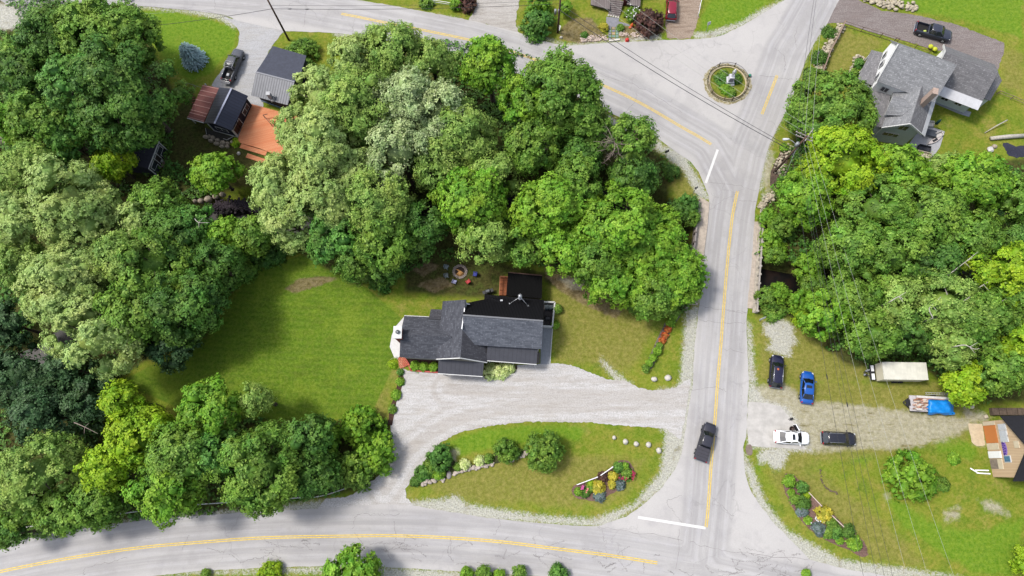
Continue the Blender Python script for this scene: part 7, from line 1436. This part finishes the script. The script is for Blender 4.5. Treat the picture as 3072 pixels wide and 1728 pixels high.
# ------------------------------------------------------------------ round island with fence and statue
ic = Z('H', 985, 770, 0); ir = 2.95*(.5*(Z('H', 1495, 770, 0)-Z('H', 475, 770, 0)).length)/2.95
ring_ = [Vector((ic.x+(ir*1.0)*math.cos(2*PI*k/60), ic.y+ir*1.0*math.sin(2*PI*k/60))) for k in range(60)]
big = rag([(ic.x+(ir*1.36+.12*math.sin(3*2*PI*k/60+1))*math.cos(2*PI*k/60)-.05, ic.y+ir*1.3*math.sin(2*PI*k/60)-.1) for k in range(60)], .08, .5)
n = NT('verge_gravel_grass', .95, .1); f = n.noise(3., 5, .7); n.col(n.mix(n.ramp(f, .4, .6), S(150, 140, 96), S(206, 196, 172))); n.bump(f, .4, .03)
sheet('island_verge', big, .05, n.m, 1.)
n = NT('island_grass', .95, .1); f = n.noise(2.5, 5, .7); n.col(n.mix(n.ramp(f, .35, .65), S(108, 122, 36), S(146, 150, 62))); n.bump(f, .4, .03)
sheet('island_lawn', [(p.x, p.y) for p in ring_], .06, n.m, 1.)
t = empty('round_kerb', (ic.x, ic.y, 0), 0, 'circular pale stone kerb around the statue bed', 'kerb'); CKB = simple('pale_kerb', S(214, 196, 156), .9, .08)
mb = MB(); n_ = 64
for k in range(n_): a_, b2_ = 2*PI*k/n_, 2*PI*(k+1)/n_; mb.loft([[Vector((r*math.cos(q_), r*math.sin(q_), z)) for r, z in ((ir, .0), (ir+.16, .0), (ir+.16, .28), (ir, .28))] for q_ in (a_, b2_)], k == 0)
mb.build('stones', CKB, t)
t = empty('iron_fence', (ic.x, ic.y, 0), 0, 'low dark wrought iron fence ringed around the statue island', 'fence'); IRN = simple('black_iron', S(52, 42, 38), .6, .1); fr_ = ir+.42
for z in (.12, .95): mb = MB(); mb.tube([(fr_*math.cos(2*PI*k/72), fr_*math.sin(2*PI*k/72), z) for k in range(73)], .028, 5); mb.build('rail', IRN, t)
mb = MB()
for k in range(144): a_ = 2*PI*k/144; mb.tube([(fr_*math.cos(a_), fr_*math.sin(a_), .05), (fr_*math.cos(a_), fr_*math.sin(a_), .98)], .012, 4)
mb.build('pickets', IRN, t)
for a_ in (1.15, 1.95, 2.6, 3.75, 4.45, 4.85, 5.9, .2): MB().box((fr_*math.cos(a_), fr_*math.sin(a_), .6), (.09, .09, 1.2)).build('post', IRN, t)
sb = Z('H', 1035, 740, 0); t = empty('statue', (sb.x, sb.y, .06), 0, 'white standing figure on a stepped pale granite pedestal in the round island', 'statue')
MRB = simple('white_stone', S(232, 232, 238), .7, .05, 3.); PLQ = simple('grey_plaque', S(156, 150, 168), .6, .05)
MB().box((0, 0, .12), (1.5, 1.5, .24), bevel=.04).build('plinth', MRB, t); mb = MB(); mb.box((0, 0, .5), (1.15, 1.15, .55), bevel=.05); mb.box((0, 0, 1.2), (.95, .95, .9), taper=.72); mb.box((0, 0, 1.72), (.82, .82, .14), bevel=.04); ped = mb.build('pedestal', MRB, t)
mb = MB(); mb.box((0, -.47, 1.2), (.6, .05, .6), rx=-.14); mb.build('plaque', PLQ, ped)
def figure(par, z0, mat, k=1.0):
    V_ = [(0, 0, .86), (0, 0, 1.05), (0, .01, 1.32), (0, 0, 1.47), (0, -.01, 1.56), (0, -.02, 1.66), (-.1, 0, .82), (-.11, -.04, .46), (-.11, 0, .06), (-.11, -.12, .03), (.1, 0, .82), (.12, .03, .46), (.12, .05, .06), (.12, -.07, .03), (-.2, 0, 1.38), (-.26, -.05, 1.1), (-.12, -.2, .98), (.2, 0, 1.38), (.26, -.06, 1.1), (.1, -.22, 1.02)]
    E_ = [(0, 1), (1, 2), (2, 3), (3, 4), (4, 5), (0, 6), (6, 7), (7, 8), (8, 9), (0, 10), (10, 11), (11, 12), (12, 13), (2, 14), (14, 15), (15, 16), (2, 17), (17, 18), (18, 19)]
    R_ = [.17, .15, .19, .07, .10, .09, .11, .075, .055, .045, .11, .075, .055, .045, .08, .055, .04, .08, .055, .04]
    me = bpy.data.meshes.new('figure'); me.from_pydata([(a*k, b*k, c*k+z0) for a, b, c in V_], E_, []); o = bpy.data.objects.new('figure', me); COL.objects.link(o); o.parent = par
    md = o.modifiers.new('s', 'SKIN'); 
    for i, v in enumerate(me.skin_vertices[0].data if me.skin_vertices else []): v.radius = (R_[i]*k, R_[i]*k)
    if me.skin_vertices: me.skin_vertices[0].data[0].use_root = True
    o.modifiers.new('ss', 'SUBSURF').levels = 1; me.materials.append(mat); o.modifiers['ss'].render_levels = 2
    return o
fg = figure(t, 1.76, MRB, 1.05)
mb = MB(); mb.lathe([(.26, 2.66), (.2, 2.9), (.22, 3.2), (.1, 3.3)], n=12); mb.lathe([(.15, 3.5), (.13, 3.56), (.02, 3.6)], n=12); mb.tube([(-.1, -.24, 1.8), (-.1, -.26, 3.0)], .022, 5); mb.build('coat_and_cap', MRB, fg)
t = site('flower_bucket', 'H', 1620, 575, 'small teal plant pot at the iron fence', 'pot'); MB().lathe([(.14, .0), (.2, .3), (.17, .3), (.1, .05)], n=12).build('pot', simple('teal', S(60, 160, 150), .5, .1), t); MB().lathe([(.2, .3), (.26, .42), (.1, .55)], n=7).build('flowers', simple('teal_leaf', S(70, 170, 140), .8, .2), t)
# ------------------------------------------------------------------ stone walls, fences, rails
STW = simple('field_stone', S(204, 192, 168), .9, .18, 1.2)
def stonewall(lab, k, pts, w_, n_, r=(.15, .36), name='stone_wall', mat=None, hh=.5):
    pl = smooth_line([Z(k, *p) for p in pts], 6); o0 = pl[len(pl)//2].copy(); t = empty(name, o0, 0, lab, 'stone wall'); mb = MB()
    for i in range(n_):
        f = random.random()*(len(pl)-1.01); j = int(f); p = pl[j].lerp(pl[j+1], f-j); d = (pl[j+1]-pl[j]).normalized(); nn = Vector((-d.y, d.x, 0)); rr_ = random.uniform(*r)
        c = p+nn*random.gauss(0, w_*.32); rock(mb, (c.x, c.y, max(0, hh*random.uniform(-.1, .5))), (rr_, rr_*.8, rr_*1.0), n=6)
    part(mb, 'stones', mat or STW, t)
stonewall('long field-stone wall along the road side of the grey house garden', 'R', [(470, 430), (380, 590), (270, 760), (190, 930), (110, 1110), (30, 1300), (-40, 1440)], 1.0, 420, (.12, .3))
stonewall('pile of pale rocks above the mauve driveway, top right', '20', [(1370, -8), (1500, 22), (1620, 40), (1760, 68)], 1.3, 130, (.2, .42))
stonewall('ring of rocks around the hosta bed', 'R', [(600, 1240), (640, 1130), (680, 1000), (740, 950), (840, 985)], .35, 60, (.12, .25), 'rock_border')
stonewall('heap of yellowish stones at the upper end of the right bridge railing', 'J', [(960, 80), (880, 140), (820, 200), (800, 235)], .9, 90, (.12, .3))
stonewall('rubble at the foot of the main utility pole', 'G', [(660, 540), (560, 700), (470, 880), (560, 900), (480, 1060)], 1.2, 110, (.12, .3))
stonewall('rubble strip between utility pole and guy wires', 'G', [(600, 720), (560, 900), (520, 1050)], .6, 60, (.12, .26)) if False else None
MB_ = simple('island_stone', S(206, 192, 180), .9, .16, 2.)
stonewall('low stone edging, long piece below the pale shrubs on the driveway island', 'Q', [(700, 680), (860, 610), (1000, 580), (1180, 545), (1390, 500)], .35, 90, (.14, .3), 'stone_edging', MB_, .25)
stonewall('low stone edging, short piece right of the rounded evergreen', 'Q', [(1610, 470), (1740, 400), (1860, 350), (1935, 325)], .3, 44, (.14, .28), 'stone_edging', MB_, .25)
stonewall('low stone edging under the lilies at the island\'s left tip', 'Q', [(200, 835), (290, 805), (400, 770), (560, 765)], .35, 44, (.15, .34), 'stone_edging', MB_, .25)
o_ = boulder('Q', 640, 690, 42, 60, 'flat grey slab set in the island\'s stone edging', None, .25, simple('slab_grey', S(166, 158, 156), .9, .1))
for i, (x, y, rx, ry, lab) in enumerate(((2060, 405, 14, 15, 'smallest white boulder, leftmost of five on the driveway island'), (2145, 435, 19, 20, 'white boulder second from the left on the driveway island'), (2227, 452, 19, 18, 'white boulder in the middle of five on the driveway island'), (2320, 458, 20, 20, 'white boulder fourth from the left on the driveway island'), (2398, 502, 20, 22, 'white boulder nearest the road on the driveway island'))): boulder('12', x, y, rx, ry, lab, 'boulders on the driveway island', .6, BLDW)
boulder('11', 2362, 1410, 24, 18, 'cream boulder left of two at the dry yard\'s corner', 'boulders at the yard corner', .6, BLDW); boulder('11', 2465, 1402, 24, 22, 'cream boulder right of two at the dry yard\'s corner', 'boulders at the yard corner', .6, BLDW)
def fence(lab, k, pts, z, mat, rails=(1.0, .55), gap=2.4, r=.05, pw=.1, name='rail_fence', zh=None):
    pl = [Z(k, *p, z) for p in pts]; o0 = pl[0].copy(); o0.z = 0; t = empty(name, o0, 0, lab, 'fence')
    for zz in rails:
        for i in range(len(pl)-1): bar(t, 'rail', Vector((pl[i].x, pl[i].y, zz)), Vector((pl[i+1].x, pl[i+1].y, zz)), r, r*1.6, mat)
    for i in range(len(pl)-1):
        n_ = max(1, round((pl[i+1]-pl[i]).length/gap))
        for j in range(n_+(i == len(pl)-2)): p = pl[i].lerp(pl[i+1], j/n_); bar(t, 'post', Vector((p.x, p.y, 0)), Vector((p.x+.001, p.y, z+.08)), pw, pw, mat)
    return t
WF = simple('weathered_fence', S(170, 146, 128), .9, .1); BF = simple('brown_fence', S(130, 104, 88), .9, .1)
fence('weathered pinkish board fence behind the long field-stone wall', 'R', [(540, 350), (410, 620), (290, 850), (215, 1060), (110, 1320), (60, 1440)], 1.1, WF, (1.1, .6), 2.4, .14, .14)
fence('thin brown rail fence between the garden and the mauve driveway', 'R', [(540, 355), (845, 455), (1165, 555), (1449, 645)], 1.2, BF, (1.2, .65, .15), 2.8, .035, .07)
fence('brown rail fence behind the grey house up to its east wing', 'B', [(480, 120), (700, 190), (850, 235)], 1.2, BF, (1.2, .65), 2.4, .035, .07)
fence('brown plank fence at the right edge beyond the grey house', 'B', [(1560, 665), (1700, 720), (1860, 790)], 1.0, WF, (1.0, .5), 2.2, .05, .09)
fence('white rail fence at the top edge left of the dusty driveway', '10', [(600, -20), (700, 2), (828, 22)], 1.0, WHITEWALL, (1.0, .55), 2.2, .06, .12)
fence('white post fence between brown dirt drive and lawn, top', '20', [(150, -20), (135, 30), (122, 100)], .8, WHITEWALL, (.8,), 2, .06, .1)
fence('white rail in the corner flower bed, lower left piece', 'N', [(470, 850), (1020, 645)], .8, WHITEWALL, (.8,), 1.6, .1, .1, 'flower_bed_rail'); fence('white rail in the corner flower bed, upper right piece', 'N', [(1110, 595), (1435, 368)], .8, WHITEWALL, (.8,), 1.6, .1, .1, 'flower_bed_rail')
PKR = simple('pinkish_rail', S(236, 214, 198), .8, .06); fence('pale rail in the right flower bed, upper piece', 'M', [(520, 380), (700, 570)], .8, PKR, (.8,), 1.8, .1, .1, 'flower_bed_rail'); fence('pale rail in the right flower bed, lower piece', 'M', [(850, 710), (1020, 870)], .8, PKR, (.8,), 1.8, .1, .1, 'flower_bed_rail')
gl = [Z('02', *p, .7) for p in ((0, 1118), (200, 1080), (400, 1052), (640, 1012), (840, 988), (1120, 950), (1400, 915), (1680, 896), (1900, 884), (2250, 858), (2400, 850), (2500, 825), (2600, 790))]
t = empty('guard_rail', (gl[6].x, gl[6].y, 0), 0, 'pale cable guard rail along the lower road under the overhanging trees', 'guard rail')
mb = MB(); mb.tube([Vector((p.x, p.y, .7)) for p in gl], .07, 6); part(mb, 'rail', simple('rail_white', S(226, 226, 222), .5, .05), t)
for p in gl[::1]: bar(t, 'post', Vector((p.x, p.y+.1, 0)), Vector((p.x+.001, p.y+.1, .75)), .14, .14, WOODG)
# ------------------------------------------------------------------ signs
def sign(lab, k, foot, topp, hgt, w_, h_, col, name='road_sign', rz=.4):
    b = Z(k, *foot, 0); t = empty(name, b, 0, lab, 'sign'); e = Z(k, *topp, hgt); e = Vector((b.x+(e.x-b.x)*.5, b.y+(e.y-b.y)*.5, hgt)); mb = MB(); mb.tube([b, e], .04, 6); part(mb, 'post', GALV, t)
    mb = MB(); mb.box(e+Vector((0, 0, -h_/2)), (w_, .04, h_), rz, rx=-.25); part(mb, 'board', simple('signboard_'+str(int(foot[0])), col, .5, .04), t)
sign('small white sign on a thin post beside the lower end of the right bridge railing', '21', (580, 975), (605, 950), 1.8, 1.0, .5, S(228, 232, 240)); sign('white triangular road sign on the lawn by the dirt drive, top', '20', (175, 240), (205, 160), 2.3, .6, .6, S(236, 238, 240))
sign('dark road sign inside the curve, upper left of two', 'V', (190, 80), (210, 30), 2.4, .7, .6, S(80, 76, 70)); sign('dark road sign inside the curve near the bridge sidewalk', 'V', (405, 360), (438, 308), 2.4, .5, .5, S(86, 90, 92)); sign('round black-backed sign on a post by the stone wall', '20', (1005, 460), (1018, 380), 2.2, .5, .5, S(40, 40, 42))
# yellow posts / cones behind the grey house and the pond
for x, y, lab in ((835, 208, 'yellow-green ball shrub or buoy, left of two behind the grey house'), (878, 235, 'yellow-green ball, right of two behind the grey house')):
    p = Z('B', x, y, .5); t = empty('yellow_plant_pot', (p.x, p.y, 0), 0, lab, 'pot'); MB().lathe([(.16, 0), (.2, .3), (.18, .32)], n=12).build('pot', DKM, t); MB().lathe([(.15, .3), (.38, .45), (.4, .65), (.2, .85), (.02, .9)], n=10).build('foliage', simple('lime_flower', S(222, 228, 60), .8, .1), t)
sheet('pond', rag(smooth_line([Z('W', *p) for p in ((1340, 660), (1480, 620), (1700, 720), (1950, 700), (2100, 900), (1800, 1020), (1500, 960), (1420, 820))], 4, True), .05, .5), .03, simple('dark_pond', S(52, 50, 66), .25, .2, .6, spec=.5), 1.5)
t = site('birch_log', 'W', 1400, 470, 'long white birch log lying above the dark pond', 'log'); mb = MB(); mb.tube([Z('W', 1010, 500, .35), Z('W', 1500, 450, .4), Z('W', 2000, 420, .4)], [.3, .34, .3], 10); part(mb, 'trunk', BIRCH, t)
t = site('fallen_pole', 'W', 1150, 180, 'thin pale pole lying diagonally on the grass right of the grey house', 'pole'); mb = MB(); mb.tube([Z('W', 850, 350, .2), Z('W', 1150, 170, .5), Z('W', 1470, 0, .8)], [.05, .08, .1], 7); part(mb, 'pole', BIRCH, t)
small_box('bucket', 'W', 1010, 800, (.9, .9, .5), .3, S(230, 226, 222), 'white round-cornered box beside the dark pond', 'box', bev=.2)
boulder('W', 1130, 710, 70, 60, 'brownish rock beside the white box at the pond', None, .4)
# ------------------------------------------------------------------ flower beds and small dark things
sheet('mulch_bed', rag(smooth_line([Z('N', *p) for p in ((470, 840), (1010, 620), (1440, 340), (1620, 190), (1860, 220), (1990, 400), (2030, 640), (1850, 760), (1600, 980), (1300, 1150), (1050, 1290), (700, 1260), (450, 1210), (320, 1060), (360, 900))], 4, True), .03, .4), .024, MULCH2, 1.2)
sheet('mulch_bed', rag(smooth_line([Z('M', *p) for p in ((160, 120), (250, 110), (380, 200), (520, 370), (700, 560), (880, 700), (1040, 860), (1200, 980), (1330, 1120), (1370, 1270), (1280, 1310), (1140, 1230), (900, 1130), (640, 990), (480, 870), (330, 680), (230, 500), (150, 300))], 4, True), .04, .4), .024, MULCH2, 1.2)
sheet('mulch_bed', rag(smooth_line([Z('U', *p) for p in ((440, 0), (460, 60), (400, 140), (375, 190), (330, 290), (280, 350), (260, 430), (200, 540), (150, 600), (95, 580), (150, 480), (200, 360), (240, 270), (290, 170), (330, 100))], 4, True), .04, .4), .024, gravel('stony_mulch', S(112, 96, 92), S(168, 156, 150), S(92, 76, 70), 8.), 1.2)
sheet('mulch_bed', rag(smooth_line([Z('Q', *p) for p in ((0, 870), (110, 650), (300, 340), (480, 180), (640, 330), (760, 480), (900, 560), (1300, 400), (1600, 100), (1800, 250), (1930, 300), (1500, 470), (1000, 590), (700, 680), (560, 760), (200, 830))], 3, True), .04, .4), .022, simple('dark_olive_soil', S(70, 74, 38), .95, .3, 3.), 1.2)  # island bed in mottled dark olive soil
sheet('mulch_bed', rag(smooth_line([Z('G', *p) for p in ((560, 560), (480, 700), (380, 900), (330, 1100), (380, 1300), (480, 1200), (560, 1000), (640, 760), (680, 560))], 3, True), .05, .4), .022, gravel('dark_rubble', S(84, 72, 66), S(132, 112, 96), S(62, 52, 48), 6.), 1.2)
sheet('dark_stain', rag(smooth_line([Z('22', *p) for p in ((478, 470), (505, 455), (522, 480), (524, 525), (505, 540), (478, 520))], 3, True), .03, .3), .052, simple('brown_mud', S(142, 126, 114), .9, .1), 1.2)
def flowers(lab, k, cen, cols, n_, spread, name='flower_cluster', z=.75):
    c0 = Z(k, *cen, 0); t = empty(name, c0, 0, lab, 'flowers')
    mb = MB()
    for i in range(n_):
        p = Z(k, cen[0]+random.gauss(0, spread[0]), cen[1]+random.gauss(0, spread[1]), z+random.random()*.15)
        for j in range(6): a_ = j*PI/3; e = Vector((math.cos(a_)*.09, math.sin(a_)*.09, .03)); s_ = Vector((-e.y, e.x, 0))*.6; mb.face([p, p+e*.6+s_, p+e*1.3, p+e*.6-s_])
        mb.tube([Vector((p.x, p.y, .1)), p], .01, 3)
    part(mb, 'blossoms', cols, t)
RSE = simple('crimson_petal', S(178, 34, 76), .6, .1); PNK = simple('pink_petal', S(224, 96, 166), .6, .1); WFL = simple('white_petal', S(244, 242, 240), .6, .04)
flowers('crimson roses on the right rim of the corner flower bed', 'N', (1990, 560), RSE, 34, (22, 75), z=.8); flowers('crimson roses low in the corner flower bed', 'N', (1740, 690), RSE, 12, (60, 22), z=.7); flowers('pink roses at the left end of the corner flower bed', 'N', (610, 920), PNK, 12, (25, 25), z=.7); flowers('salmon blossoms right of the pink roses', 'N', (730, 1000), simple('salmon_petal', S(236, 150, 130), .6, .1), 6, (20, 40), z=.7)
flowers('white daisies in the middle of the right flower bed', 'M', (650, 770), WFL, 14, (45, 32), z=.4); flowers('white flowers by the porch steps', 'F', (1640, 160), WFL, 16, (50, 40), z=1.5)
stonewall('curved row of dark stones on the right lawn', 'M', [(680, 40), (690, 180), (740, 280), (830, 350), (900, 365), (920, 400)], .12, 60, (.07, .13), 'stone_row', simple('dark_stone', S(118, 104, 84), .9, .2), .05)
